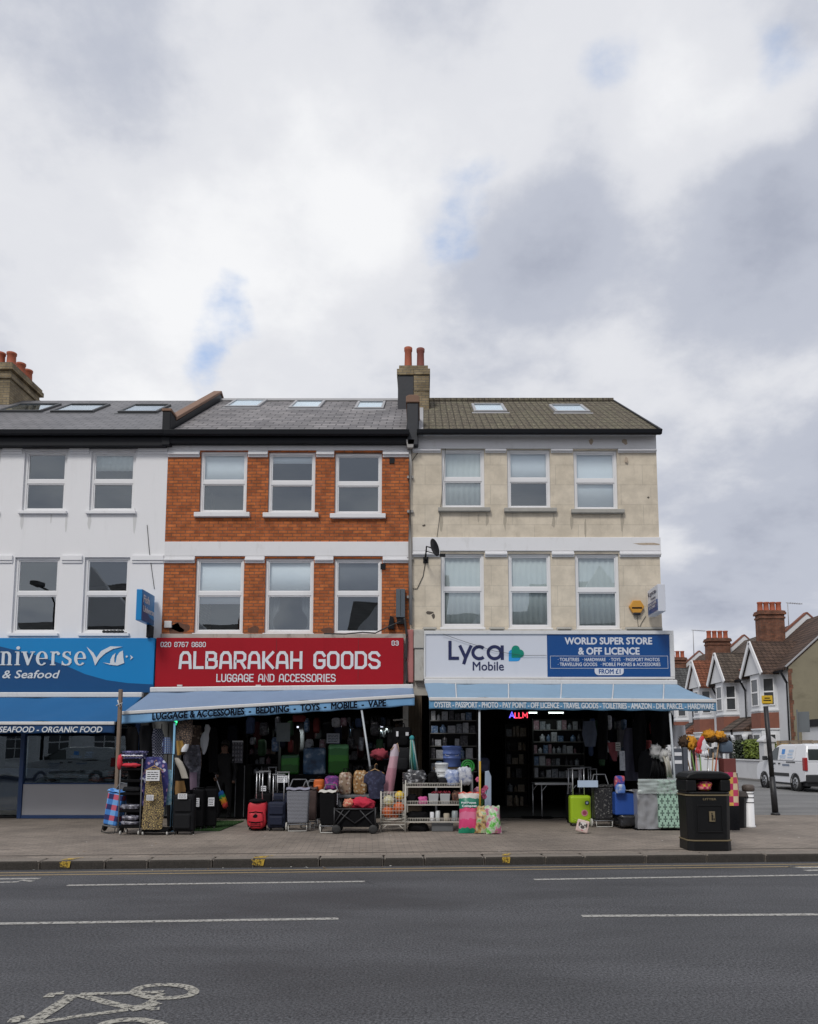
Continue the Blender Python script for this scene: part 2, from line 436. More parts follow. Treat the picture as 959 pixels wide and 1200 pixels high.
        if solid:
            md = o.modifiers.new('solid', 'SOLIDIFY'); md.thickness = solid; md.offset = 0
        if bevel:
            md = o.modifiers.new('bevel', 'BEVEL'); md.width = bevel; md.segments = seg; md.limit_method = 'ANGLE'; md.angle_limit = R(40)
        if sub:
            md = o.modifiers.new('sub', 'SUBSURF'); md.levels = sub; md.render_levels = sub
        return o
BASE = {}
def base_of(p):
    o = Vector((0, 0, 0))
    while p is not None: o += Vector(p.location); p = p.parent
    return o
def tag(o, label=None, cat=None, group=None, kind=None):
    if label: o['label'] = label
    if cat: o['category'] = cat
    if group: o['group'] = group
    if kind: o['kind'] = kind
    return o
def thing(name, label, cat, loc=(0, 0, 0), rot=0.0, group=None, local=False):
    o = bpy.data.objects.new(name, None); COL.objects.link(o)
    o.location = loc; o.rotation_euler = (0, 0, rot); o.empty_display_size = 0.2
    if local or rot: o['_local'] = 1
    return tag(o, label, cat, group)
def localize(o):
    """a part of a local thing keeps local coordinates"""
    o['_local'] = 1; return o
def copy_tree(o, parent=None, loc=None, rot=None, label=None, top=True):
    c = o.copy(); COL.objects.link(c)
    if parent is not None: c.parent = parent
    if loc is not None: c.location = loc
    if rot is not None: c.rotation_euler = (0, 0, rot)
    if label: c['label'] = label
    for ch in list(o.children): copy_tree(ch, c)
    return c
def to_mesh(o, name, mat, parent=None, loc=None):
    dg = bpy.context.evaluated_depsgraph_get()
    me = bpy.data.meshes.new_from_object(o.evaluated_get(dg)); me.name = name
    bpy.data.objects.remove(o)
    me.materials.clear(); me.materials.append(mat)
    n = bpy.data.objects.new(name, me); COL.objects.link(n)
    return n
def text(s, x0, x1, z0, z1, y, mat, parent, name='lettering', bold=0.0, shear=0.0, extrude=0.006, face='-y', space=1.0, local=False, origin=None, tilt=0.0):
    """words fitted into the rectangle x0..x1, z0..z1 on the plane y (facing -y), or on a plane x = y for face '+x' / '-x'"""
    cu = bpy.data.curves.new(name, 'FONT'); cu.body = s; cu.extrude = 0.0; cu.shear = shear; cu.space_character = space
    cu.resolution_u = 3
    t = bpy.data.objects.new(name, cu); COL.objects.link(t)
    bpy.context.view_layer.update()
    n = to_mesh(t, name, mat)
    bpy.data.curves.remove(cu)
    me = n.data
    xs = [v.co.x for v in me.vertices]; ys = [v.co.y for v in me.vertices]
    ax, bx, ay, by = min(xs), max(xs), min(ys), max(ys)
    off = Vector((0, 0, 0)) if (parent is None or parent.get('_local')) else base_of(parent)
    for v in me.vertices:
        a = (v.co.x - ax) / (bx - ax); b = (v.co.y - ay) / (by - ay)
        h = x0 + (x1 - x0) * a; z = z0 + (z1 - z0) * b + tilt * (h - x0)
        if face == '-y': p = Vector((h, y, z))
        else: p = Vector((y, h, z))
        v.co = p - off
    me.update()
    n.parent = parent
    if bold:                       # heavier weight: the outline laid down again a little to each side, each a hair behind the last
        wd = bold * 1.9 * (x1 - x0) / (bx - ax)
        bm = bmesh.new(); bm.from_mesh(me); src = list(bm.faces)
        for k, (ox, oz) in enumerate(((1, 0), (-1, 0), (0, 1), (0, -1), (.7, .7), (-.7, .7), (.7, -.7), (-.7, -.7))):
            g = bmesh.ops.duplicate(bm, geom=src)
            for v in g['geom']:
                if isinstance(v, bmesh.types.BMVert): v.co += Vector((ox * wd, .0004 * (k + 1), oz * wd))
        bm.to_mesh(me); bm.free()
    return n

# ================================================================== ground, road, pavement
RZ = -0.12
KS = 0.072
def KY(x): return 11.95 + KS * x
def asphalt(name, c0, c1, bump=0.5, patch=True):
    m, t, b, out = newmat(name)
    v = coords(t)
    sp = tnoise(t, v, 48, 3, 0.85)
    big = tnoise(t, coords(t, (0.25, 0.7, 1)), 1.3, 6, 0.6)
    c = mixc(t, mrange(t, sp, 0.36, 0.66), c0, c1)
    f = mrange(t, big, 0.3, 0.7, 0.70, 1.22)
    cc = N(t, 'ShaderNodeCombineColor')
    for i in range(3): t.links.new(f, cc.inputs[i])
    c = mixc(t, 1.0, c, cc.outputs[0], 'MULTIPLY')
    # coarse, open-textured patches where the binder has worn away
    w = mrange(t, tnoise(t, coords(t, (0.12, 0.55, 1)), 1.6, 4), 0.5, 0.62)
    pit = mrange(t, tnoise(t, v, 34, 2, 0.6), 0.54, 0.64)
    mm = N(t, 'ShaderNodeMath', operation='MULTIPLY'); t.links.new(w, mm.inputs[0]); t.links.new(pit, mm.inputs[1])
    m8 = N(t, 'ShaderNodeMath', operation='MULTIPLY'); t.links.new(mm.outputs[0], m8.inputs[0]); m8.inputs[1].default_value = 0.55
    c = mixc(t, m8.outputs[0], c, [x * 0.3 for x in c0])
    # fine cracks
    vo = N(t, 'ShaderNodeTexVoronoi', feature='DISTANCE_TO_EDGE'); t.links.new(coords(t, (0.16, 0.3, 1)), vo.inputs[0]); vo.inputs['Scale'].default_value = 1.0
    gate = mrange(t, tnoise(t, v, 0.35, 3), 0.5, 0.62)
    ck = mrange(t, vo.outputs[0], 0.0, 0.004, 1, 0)
    mg = N(t, 'ShaderNodeMath', operation='MULTIPLY'); t.links.new(gate, mg.inputs[0]); t.links.new(ck, mg.inputs[1])
    m9 = N(t, 'ShaderNodeMath', operation='MULTIPLY'); t.links.new(mg.outputs[0], m9.inputs[0]); m9.inputs[1].default_value = 0.5
    c = mixc(t, m9.outputs[0], c, [x * 0.35 for x in c0])
    t.links.new(c, b.inputs['Base Color'])
    t.links.new(mrange(t, big, 0.3, 0.7, 0.62, 0.85), b.inputs['Roughness'])
    b.inputs['Specular IOR Level'].default_value = 0.4
    p = bumpto(t, b, sp, bump, 0.012)
    bumpto(t, b, pit, 0.3, 0.01, p)
    return m
M_ROAD = asphalt('road_asphalt', (0.030, 0.0305, 0.034), (0.118, 0.119, 0.127))
M_SIDE = asphalt('side_road_asphalt', (0.13, 0.13, 0.13), (0.21, 0.208, 0.205), 0.3)
def sheet_xy(name, pts, z, mat, kind='structure'):
    b = MB(); b.poly([(x, y, z) for x, y in pts])
    o = b.build(name, mat, None, loc=(0, 0, z)); o['kind'] = kind; return o
M_GROUND = M('ground_earth', (0.16, 0.15, 0.13), 0.95, 0.3, 0.2)
sheet_xy('ground', [(-1500, -1500), (1500, -1500), (1500, 1500), (-1500, 1500)], -0.30, M_GROUND)
sheet_xy('road', [(-200, -4.5 - 200 * KS), (200, -4.5 + 200 * KS), (200, KY(200) + .2), (-200, KY(-200) + .2)], RZ, M_ROAD)
# pavement of small grey-brown blocks
def paving(name):
    m, t, b, out = newmat(name)
    v = coords(t, rot=(0, 0, -math.atan(KS)))
    br = N(t, 'ShaderNodeTexBrick'); t.links.new(v, br.inputs[0])
    br.inputs['Scale'].default_value = 1; br.inputs['Brick Width'].default_value = 0.21; br.inputs['Row Height'].default_value = 0.105
    br.inputs['Mortar Size'].default_value = 0.005; br.inputs['Mortar Smooth'].default_value = 0.3
    br.inputs['Color1'].default_value = (0.255, 0.215, 0.178, 1); br.inputs['Color2'].default_value = (0.205, 0.172, 0.144, 1); br.inputs['Mortar'].default_value = (0.105, 0.092, 0.08, 1)
    f = mrange(t, tnoise(t, v, 0.55, 8, 0.7), 0.3, 0.72, 0.72, 1.25)
    cc = N(t, 'ShaderNodeCombineColor')
    for i in range(3): t.links.new(f, cc.inputs[i])
    c = mixc(t, 1.0, br.outputs[0], cc.outputs[0], 'MULTIPLY')
    # trodden gum and old stains
    vo = N(t, 'ShaderNodeTexVoronoi'); t.links.new(v, vo.inputs[0]); vo.inputs['Scale'].default_value = 2.2
    c = mixc(t, mrange(t, vo.outputs[0], 0.03, 0.06, 0.55, 0), c, (0.30, 0.29, 0.27))
    c = mixc(t, mrange(t, tnoise(t, v, 1.7, 6, 0.7), 0.56, 0.7, 0, 0.5), c, (0.07, 0.06, 0.052))
    t.links.new(c, b.inputs['Base Color']); b.inputs['Roughness'].default_value = 0.85
    inv = N(t, 'ShaderNodeMath', operation='SUBTRACT'); inv.inputs[0].default_value = 1; t.links.new(br.outputs[1], inv.inputs[1])
    p = bumpto(t, b, inv.outputs[0], 0.5, 0.008); bumpto(t, b, tnoise(t, v, 50, 3), 0.35, 0.006, p)
    return m
M_PAVE = paving('paving_blocks')
KB = 0.30       # kerb stone width
b = MB()
b.poly([(-80, KY(-80) + KB, 0), (80, KY(80) + KB, 0), (80, 20.6, 0), (6.6, 19.55, 0), (6.3, 19.6, 0), (6.2, 60, 0), (-80, 60, 0)][:2] +
       [(80, KY(80) + 9, 0), (17.2, 19.55, 0), (6.35, 19.55, 0), (6.35, 70, 0), (-80, 70, 0)])
o = b.build('pavement', M_PAVE, None, loc=(0, 0, 0)); o['kind'] = 'structure'
sheet_xy('side_road', [(6.36, 19.56), (120, 19.56), (120, 29), (16.75, 29), (16.75, 140), (6.36, 140)], -0.02, M_SIDE)
M_PAVE2 = M('paving_slabs', (0.20, 0.19, 0.18), 0.9, 0.2, 1.5, 0.2)
b = MB(); b.box(16.9, 19.4, 29, 140, -0.28, 0.08); b.box(19.4, 60, 30, 140, -0.28, 0.06)
o = b.build('far_pavement', M_PAVE2, None, bevel=0.01); o['kind'] = 'structure'
# kerb of long granite stones, a yellow daub of paint on three of them
M_KERB = M('kerb_granite', (0.19, 0.165, 0.14), 0.85, 0.3, 6, 0.5, 50, stain=0.6, stain_scale=(3, 3, 3), fine=0.2)
b = MB(); x = -24.0; ang = math.atan(KS); i = 0
M_KERBJ = M('kerb_joint_dirt', (0.05, 0.045, 0.04), 0.95)
while x < 26:
    L = random.choice([0.92, 0.95, 0.9, 0.6, 1.25])
    mt = Matrix.Translation((x, KY(x), 0)) @ Matrix.Rotation(ang, 4, 'Z') @ Matrix.Rotation(random.uniform(-.006, .006), 4, 'X')
    z1 = 0.004 + random.uniform(-.006, .008)
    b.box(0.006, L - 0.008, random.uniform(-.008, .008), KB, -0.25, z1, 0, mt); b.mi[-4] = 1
    x += L * math.cos(ang)
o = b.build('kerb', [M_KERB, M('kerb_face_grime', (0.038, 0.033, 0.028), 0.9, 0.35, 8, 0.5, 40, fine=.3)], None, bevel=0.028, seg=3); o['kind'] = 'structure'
b = MB(); b.poly([(-24, KY(-24) + 0.03, -0.02), (26, KY(26) + 0.03, -0.02), (26, KY(26) + KB, -0.02), (-24, KY(-24) + KB, -0.02)])
o = b.build('kerb_bed', M_KERBJ, None); o['kind'] = 'structure'
# worn paint: alpha broken up by fine noise
def paint(name, col, wear, sc=22, alpha=1.0):
    m, t, b, out = newmat(name)
    v = coords(t)
    b.inputs['Base Color'].default_value = c4(col); b.inputs['Roughness'].default_value = 0.75
    a = mrange(t, tnoise(t, v, sc, 6, 0.75), wear - 0.10, wear + 0.06, 0, alpha)
    tr = N(t, 'ShaderNodeBsdfTransparent'); mx = N(t, 'ShaderNodeMixShader')
    t.links.new(a, mx.inputs[0]); t.links.new(tr.outputs[0], mx.inputs[1]); t.links.new(b.outputs[0], mx.inputs[2]); t.links.new(mx.outputs[0], out.inputs[0])
    return m
P_WHITE = paint('worn_white_road_paint', (0.38, 0.37, 0.345), 0.46)
P_YEL = paint('worn_yellow_road_paint', (0.36, 0.27, 0.14), 0.40, 14, 0.85)
P_CYC = paint('worn_cycle_road_paint', (0.37, 0.355, 0.31), 0.48, 30)
P_YEL2 = paint('survey_yellow_paint', (0.50, 0.33, 0.04), 0.50, 18)
def strip(name, pts, w, mat, z=RZ + 0.004):
    b = MB(); pts = [Vector((p[0], p[1], z)) for p in pts]
    for k, p in enumerate(pts):
        d = (pts[min(k + 1, len(pts) - 1)] - pts[max(k - 1, 0)]).normalized(); nn = Vector((-d.y, d.x, 0)) * w / 2
        b.v.extend([p - nn, p + nn])
    for k in range(len(pts) - 1): b.face([2 * k, 2 * k + 2, 2 * k + 3, 2 * k + 1])
    o = b.build(name, mat, None, loc=(pts[0].x, pts[0].y, z)); o['kind'] = 'structure'; return o
def span(p, q, n=12): return [Vector(p).lerp(Vector(q), k / n) for k in range(n + 1)]
strip('road_marking', span(G(79, 1037.8, RZ), G(428, 1033.2, RZ)), 0.10, P_WHITE)
strip('road_marking', span(G(626, 1031, RZ), G(1010, 1024.8, RZ)), 0.10, P_WHITE)
strip('road_marking', span(G(-60, 1083.7, RZ), G(397, 1076.8, RZ)), 0.10, P_WHITE)
strip('road_marking', span(G(682, 1073.8, RZ), G(1010, 1071.6, RZ)), 0.10, P_WHITE)
for off in (0.27, 0.50):
    strip('road_marking', [(x, KY(x) - off) for x in range(-14, 15)], 0.065, P_YEL)
strip('road_marking', span(G(-20, 1030.4, RZ), G(47, 1029.8, RZ), 3), 0.11, P_WHITE)
strip('road_marking', [G(x, y, RZ) for x, y in ((-20, 1034.6), (20, 1033.8), (26, 1031.6), (38, 1033.2))], 0.09, P_WHITE)
strip('road_marking', [G(x, y, RZ) for x, y in ((925, 1015.5), (940, 1017.0), (975, 1016.5))], 0.12, P_WHITE)
strip('road_marking', [G(x, y, RZ) for x, y in ((944, 1020.5), (975, 1019.5))], 0.12, P_WHITE)
# the painted bicycle
def cyc():
    b = MB(); z = RZ + 0.004
    def S(pts, w):
        n0 = len(b.v); P = [Vector((*G(x, y, RZ), z)) for x, y in pts]
        for k, p in enumerate(P):
            d = (P[min(k + 1, len(P) - 1)] - P[max(k - 1, 0)]).normalized(); nn = Vector((-d.y, d.x, 0)) * w / 2
            b.v.extend([p - nn, p + nn])
        for k in range(len(P) - 1): b.face([n0 + 2 * k, n0 + 2 * k + 2, n0 + 2 * k + 3, n0 + 2 * k + 1])
        z_up()
    zs = [z]
    def z_up(): pass
    def ell(cx, cy, rx, ry, w):
        S([(cx + rx * math.cos(a * 2 * PI / 40), cy + ry * math.sin(a * 2 * PI / 40)) for a in range(41)], w)
    Q = lambda pts: [(x / 3.197, 1100 + y / 3.197) for x, y in pts]
    ell(193, 1162.6, 34.5, 7.8, 0.075)
    ell(155, 1205.5, 38, 9.5, 0.075)
    S(Q([(180, 222), (196, 210), (240, 205)]), 0.075); S(Q([(276, 213), (196, 268), (110, 322)]), 0.10)
    S(Q([(300, 211), (460, 207), (560, 204), (612, 203)]), 0.06); S(Q([(302, 214), (400, 240), (488, 260)]), 0.075)
    S(Q([(120, 320), (300, 292), (480, 268)]), 0.06); S(Q([(500, 262), (556, 246), (606, 208)]), 0.06)
    S(Q([(486, 268), (540, 256), (590, 240)]), 0.11); S(Q([(540, 256), (575, 266), (598, 264)]), 0.07)
    S(Q([(48, 318), (60, 302), (92, 296)]), 0.075); S(Q([(120, 318), (60, 330)]), 0.075)
    for k, v in enumerate(b.v): v.z += 0.0001 * (k % 37)
    o = b.build('cycle_marking', P_CYC, None, loc=(-2.2, 5.8, RZ)); o['kind'] = 'structure'
cyc()
for px, py, w in ((60, 1014.5, .09), (301, 1008.5, .11), (592, 1001.5, .07)):
    gx, gy = G(px, py, 0.0)
    b = MB(); yk = KY(gx)
    b.poly([(gx - w, yk + .02, .0155), (gx + w * .9, yk + .03, .0155), (gx + w * .7, yk + .15, .0155), (gx + w * 1.6, yk + .27, .0155), (gx + w * 1.2, yk + .28, .0155), (gx - w * .6, yk + .17, .0155)])
    b.poly([(gx - w, yk - .011, .0), (gx + w * .8, yk - .011, .0), (gx + w * .6, yk - .011, -.1), (gx - w * .9, yk - .011, -.08)])
    o = b.build('kerb_paint_mark', P_YEL2, None); o['kind'] = 'structure'
# faint joint lines / repair strips in the pavement
M_SLOT = M('pavement_joint', (0.075, 0.065, 0.058), 0.95)
strip('pavement_joint', [(x, KY(x) + 0.62) for x in range(-14, 15)], 0.03, M_SLOT, 0.004)

# scraps of paper, leaves and flattened gum
b = MB(); rnd = random.Random(77)
for k in range(110):
    if k < 55: x = rnd.uniform(-7, 8); y, z = KY(x) + rnd.uniform(.5, 4.5), .006
    elif k < 80: x = rnd.uniform(-7, 8); y, z = KY(x) - rnd.gauss(.12, .06), RZ + .008
    else: x = rnd.uniform(-7, 8); y, z = KY(x) + rnd.uniform(.5, 5.5), .006
    s = rnd.uniform(.008, .026); a0 = rnd.uniform(0, 6)
    b.poly([(x + s * rnd.uniform(.5, 1.2) * math.cos(a0 + a), y + s * rnd.uniform(.5, 1.2) * math.sin(a0 + a), z + rnd.uniform(0, .006)) for a in (0, 1.2, 2.4, 3.6, 4.9)], rnd.choice((0, 0, 1, 2)))
o = b.build('litter', [M('scrap_paper', (.50, .49, .46), .8, .1), M('dead_leaf', (.20, .12, .05), .8, .2), M('old_gum', (.30, .28, .26), .9, .1)], None, loc=(0, 12, 0)); tag(o, 'scraps of paper and leaves scattered over the pavement and road', 'litter', None, 'stuff')

# ================================================================== building kit
YF = 18.6
G_W = Mglass('window_glass', (0.95, 0.975, 0.98), 2.6)
G_S = Mglass('shop_glass', (0.80, 0.86, 0.88), 1.9)
M_UPVC = M('white_upvc', (0.74, 0.74, 0.75), 0.35, 0.04, 2, stain=0.15)
M_SEAL = M('black_seal', (0.02, 0.02, 0.02), 0.6)
M_BLIND_W = M('pale_blind', (0.66, 0.72, 0.76), 0.8, 0.05, 3)
M_BLIND_G = M('net_curtain', (0.45, 0.505, 0.505), 0.9, 0.08, 3)
M_BLIND_D = M('dark_curtain', (0.10, 0.11, 0.12), 0.9, 0.2, 2)
M_ROOM = M('room_plaster', (0.16, 0.15, 0.14), 0.9, 0.2, 1)
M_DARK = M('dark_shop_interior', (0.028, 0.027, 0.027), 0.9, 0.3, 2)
M_BLACKP = M('black_gloss_paint', (0.006, 0.007, 0.010), 0.5, 0.3, 3, spec=.22)
def wall_xz(b, x0, x1, z0, z1, holes, y, depth, mi=0):
    xs = sorted({x0, x1, *[h[0] for h in holes], *[h[1] for h in holes]}); zs = sorted({z0, z1, *[h[2] for h in holes], *[h[3] for h in holes]})
    for i in range(len(xs) - 1):
        for j in range(len(zs) - 1):
            cx, cz = (xs[i] + xs[i + 1]) / 2, (zs[j] + zs[j + 1]) / 2
            if cx < x0 or cx > x1 or cz < z0 or cz > z1: continue
            if any(h[0] < cx < h[1] and h[2] < cz < h[3] for h in holes): continue
            b.quad((xs[i], y, zs[j]), (xs[i + 1], y, zs[j]), (xs[i + 1], y, zs[j + 1]), (xs[i], y, zs[j + 1]), mi)
    for h in holes:
        a, c, d, e = h
        b.quad((a, y, d), (a, y + depth, d), (a, y + depth, e), (a, y, e), mi); b.quad((c, y, d), (c, y, e), (c, y + depth, e), (c, y + depth, d), mi)
        b.quad((a, y, e), (a, y + depth, e), (c, y + depth, e), (c, y, e), mi); b.quad((a, y, d), (c, y, d), (c, y + depth, d), (a, y + depth, d), mi)
def pane_mesh(x0, x1, y, z0, z1):
    a, c = random.uniform(-.004, .004), random.uniform(-.004, .004)      # no two panes sit quite square
    return MB().quad((x0, y + a, z0), (x1, y - a, z0), (x1, y - a + c, z1), (x0, y + a + c, z1))
def window(parent, x0, x1, z0, z1, zt, y, blind=None, upper_blind=None, fw=0.065, vent=True, curtain=None):
    """sash window: frame part, two panes and its blinds as sub-parts"""
    b = MB(); d0, d1 = y, y + 0.07
    b.box(x0, x0 + fw, d0, d1, z0, z1); b.box(x1 - fw, x1, d0, d1, z0, z1)
    b.box(x0 + fw, x1 - fw, d0, d1, z0, z0 + fw); b.box(x0 + fw, x1 - fw, d0, d1, z1 - fw, z1)
    b.box(x0 + fw, x1 - fw, d0 + .003, d1, zt - 0.05, zt + 0.045)
    for (a, c) in ((z0 + fw, zt - .05), (zt + .045, z1 - fw)):        # sash beads
        s = 0.028
        b.box(x0 + fw, x0 + fw + s, d0 + .018, d1 - .004, a, c); b.box(x1 - fw - s, x1 - fw, d0 + .018, d1 - .004, a, c)
        b.box(x0 + fw + s, x1 - fw - s, d0 + .018, d1 - .004, a, a + s); b.box(x0 + fw + s, x1 - fw - s, d0 + .018, d1 - .004, c - s, c)
    if vent: b.box((x0 + x1) / 2 - .17, (x0 + x1) / 2 + .17, d0 - .012, d0 - .002, z1 - fw * .72, z1 - fw * .3)
    w = b.build('window', M_UPVC, parent, bevel=0.006)
    xi0, xi1 = x0 + fw + .028, x1 - fw - .028
    g0 = pane_mesh(xi0, xi1, y + .043, z0 + fw + .028, zt - .078).build('pane', G_W, w)
    g1 = pane_mesh(xi0, xi1, y + .039, zt + .073, z1 - fw - .028).build('pane', G_W, w)
    if blind:
        mb, f = blind          # drop: fraction of the whole height covered from the top
        zz = z1 - (z1 - z0) * f
        bb = MB(); n = 40
        bb.sheet(lambda u, v: (x0 + .02 + (x1 - x0 - .04) * u, y + .095 + (0.008 if mb is M_BLIND_G else 0.0) * math.sin(u * 47 + zz), zz + (z1 - zz) * v), n, 1)
        bb.build('blind', mb, w, solid=0.004)
    if curtain:
        for side in (0, 1):
            bb = MB(); xa = x0 + .02 if side == 0 else x1 - .02; sg = 1 if side == 0 else -1
            def fn(u, v, xa=xa, sg=sg):
                wdt = 0.30 - 0.16 * math.sin(PI * min(1, v / 0.62)) * (1 if v < .62 else 0.6)
                return (xa + sg * wdt * u, y + .20 + .02 * math.sin(u * 20), z0 + (zt - z0) * v)
            bb.sheet(fn, 12, 10); bb.build('curtain', curtain, w, solid=0.004)
    return w
def wpx(xa, xb, ya, yb, yt, Y=None):
    Y = Y or YF
    x0 = WX(xa, (ya + yb) / 2, Y); x1 = WX(xb, (ya + yb) / 2, Y)
    return x0, x1, WZ(yb, Y), WZ(ya, Y), WZ(yt, Y)
XAB, XBC, XC = WX(195.5, 580, YF), WX(481, 580, YF), WX(772, 610, YF)
XA0 = XAB - 6.3
YR = YF + 4.25                                  # ridge
ZE = WZ(504.5, YF - 0.25); ZR = WZ(469.5, YR)
def roof_z(y): return ZE + (ZR - ZE) * (y - (YF - .25)) / (YR - (YF - .25))
M_SLATE_A = Mbrick('new_slate', (0.19, 0.186, 0.192), (0.16, 0.158, 0.165), (0.05, 0.05, 0.055), 0.30, 0.125, 0.010, 0.55, 0.5, 0.1, var=0.12, xz='roof')
M_SLATE_B = Mbrick('old_slate', (0.25, 0.235, 0.235), (0.155, 0.147, 0.152), (0.04, 0.038, 0.04), 0.36, 0.14, 0.013, 0.6, 0.9, 0.45, (0.085, 0.08, 0.082), var=0.2, xz='roof')
def tile_roof(name, c1, c2, moss, rows=0.165, cols=0.22):
    """interlocking pantiles: rolls across, courses up the slope, lichen in patches"""
    m, t, b, out = newmat(name)
    tc = N(t, 'ShaderNodeTexCoord'); s = N(t, 'ShaderNodeSeparateXYZ'); t.links.new(tc.outputs['Object'], s.inputs[0])
    def wave(sock, p):
        a = N(t, 'ShaderNodeMath', operation='MULTIPLY'); t.links.new(sock, a.inputs[0]); a.inputs[1].default_value = 1 / p
        f = N(t, 'ShaderNodeMath', operation='FRACT'); t.links.new(a.outputs[0], f.inputs[0]); return f.outputs[0]
    fx = wave(s.outputs[0], cols); fz = wave(s.outputs[2], rows)
    px = N(t, 'ShaderNodeMath', operation='PINGPONG'); t.links.new(fx, px.inputs[0]); px.inputs[1].default_value = 0.5
    v = coords(t)
    n = tnoise(t, v, 13, 4, 0.8)
    c = mixc(t, mrange(t, n, 0.3, 0.7), c1, c2)
    c = mixc(t, mrange(t, tnoise(t, v, 2.2, 8, 0.75), 0.46, 0.62, 0, 0.75), c, moss)
    c = mixc(t, mrange(t, tnoise(t, v, 17, 3, 0.75), 0.56, 0.64, 0, 0.85), c, [min(1, x * 2.3) for x in moss])
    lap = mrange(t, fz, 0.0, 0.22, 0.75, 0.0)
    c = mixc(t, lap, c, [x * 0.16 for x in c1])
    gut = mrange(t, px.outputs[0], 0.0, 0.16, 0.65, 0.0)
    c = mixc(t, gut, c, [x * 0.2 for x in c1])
    t.links.new(c, b.inputs['Base Color']); b.inputs['Roughness'].default_value = 0.9; b.inputs['Specular IOR Level'].default_value = 0.25
    h = N(t, 'ShaderNodeMath', operation='ADD'); t.links.new(px.outputs[0], h.inputs[0]); t.links.new(fz, h.inputs[1])
    bumpto(t, b, h.outputs[0], 0.9, 0.06)
    return m
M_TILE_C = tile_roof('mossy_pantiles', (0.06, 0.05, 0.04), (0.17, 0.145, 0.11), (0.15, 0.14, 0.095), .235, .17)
M_WHITE_A = M('white_masonry_paint', (0.76, 0.76, 0.775), 0.8, 0.035, 0.8, 0.25, 30, stain=0.28, stain_scale=(2.5, 2.5, .3), stain_col=(0.52, 0.52, 0.52))
M_WHITE_B = M('grubby_white_paint', (0.72, 0.72, 0.735), 0.75, 0.05, 1.5, 0.15, 30, stain=0.28, stain_scale=(4, 4, 1.5), stain_col=(0.42, 0.41, 0.38))
M_BRICK_B = Mbrick('orange_red_brick', (0.50, 0.145, 0.040), (0.32, 0.085, 0.027), (0.20, 0.085, 0.045), 0.225, 0.078, 0.011, stain=0.5, stain_col=(0.13, 0.05, 0.03), var=0.27, sc=4.5)
M_CREAM_C = Mbrick('cream_stucco_blocks', (0.62, 0.55, 0.445), (0.59, 0.52, 0.415), (0.47, 0.42, 0.34), 1.06, 0.50, 0.006, 0.85, 0.3, 0.4, (0.36, 0.31, 0.24), var=0.13, sc=2.2, ss=(4.5, 4.5, 1.1))
M_STONE_G = M('grey_stone_sill', (0.36, 0.35, 0.32), 0.85, 0.2, 6, 0.3, stain=0.6, stain_scale=(5, 5, 5))
M_GRIME = M('grimy_render', (0.42, 0.40, 0.36), 0.9, 0.25, 3, 0.4, 20, stain=0.75, stain_scale=(5, 5, 2), stain_col=(0.10, 0.085, 0.065))
M_LEAD = M('grey_lead', (0.34, 0.34, 0.35), 0.6, 0.15, 4)
M_COPING = M('brown_coping', (0.21, 0.125, 0.085), 0.85, 0.2, 4, 0.3, stain=0.3)
M_STOCK = Mbrick('sooty_stock_brick', (0.27, 0.215, 0.13), (0.20, 0.15, 0.085), (0.15, 0.13, 0.10), 0.225, 0.075, 0.01, stain=0.6, stain_col=(0.07, 0.055, 0.04), var=0.35, sc=2)
M_POT = M('terracotta_pot', (0.33, 0.085, 0.04), 0.75, 0.2, 3, 0.1, stain=0.25)
M_POT2 = M('dull_terracotta_pot', (0.20, 0.06, 0.045), 0.8, 0.2, 3, 0.1, stain=0.3)
M_SKYFR = M('dark_grey_metal', (0.055, 0.057, 0.06), 0.5, 0.1)
def skylight(parent, xa, xb, ya, yb, frame=None, blind=True):
    """roof window lying on the roof slope between two image rows"""
    def yz(py):
        lo, hi = YF - .25, YR
        for _ in range(40):
            m = (lo + hi) / 2
            if WZ(py, m) > roof_z(m): lo = m
            else: hi = m
        return lo
    y1, y0 = yz(ya), yz(yb)
    x0, x1 = WX(xa, (ya + yb) / 2, (y0 + y1) / 2), WX(xb, (ya + yb) / 2, (y0 + y1) / 2)
    sl = math.atan2(ZR - ZE, YR - YF + .25); L = (y1 - y0) / math.cos(sl)
    mt = Matrix.Translation((x0, y0, roof_z(y0))) @ Matrix.Rotation(sl, 4, 'X')
    b = MB(); w = x1 - x0; f = 0.075
    b.box(0, f, 0, L, -.02, .06, 0, mt); b.box(w - f, w, 0, L, -.02, .06, 0, mt); b.box(f, w - f, 0, f * 1.3, -.02, .06, 0, mt); b.box(f, w - f, L - f, L, -.02, .07, 0, mt)
    b.box(-.06, w + .06, -.12, -.002, -.01, .012, 0, mt)
    s = b.build('skylight', frame or M_SKYFR, parent, bevel=0.01)
    MB().box(f, w - f, f * 1.3, L - f, .035, .041, 0, mt).build('pane', G_W, s)
    MB().box(f, w - f, f * 1.3, L - f, .012, .02, 0, mt).build('blind', M_BLIND_W if blind else M_ROOM, s)  # with no blind, a dark sheet under the pane stands for the unlit room
def roof_slab(parent, x0, x1, mat, t=0.10, over=0.0, back=True):
    b = MB(); y0, y1 = YF - .25, YR; yb = YR + 4.3
    b.prism([(y0, ZE - t), (y0, ZE), (y1, ZR), (yb, ZE), (yb, ZE - t), (y1, ZR - t)], x0, x1, axis='x')
    r = b.build('roof', mat, parent)
    return r
def gutter(parent, x0, x1, z, depth=0.13, drop=0.0, mat=None):
    b = MB(); y = YF - .36
    prof = [(y, z), (y + .02, z - depth * .8), (y + .07, z - depth), (y + .12, z - depth * .9), (y + .14, z)]
    prof2 = [(a, c) for a, c in prof]
    b.prism(prof2, x0, x1, axis='x')
    return b.build('gutter', mat or M_BLACKP, parent, bevel=0.008)
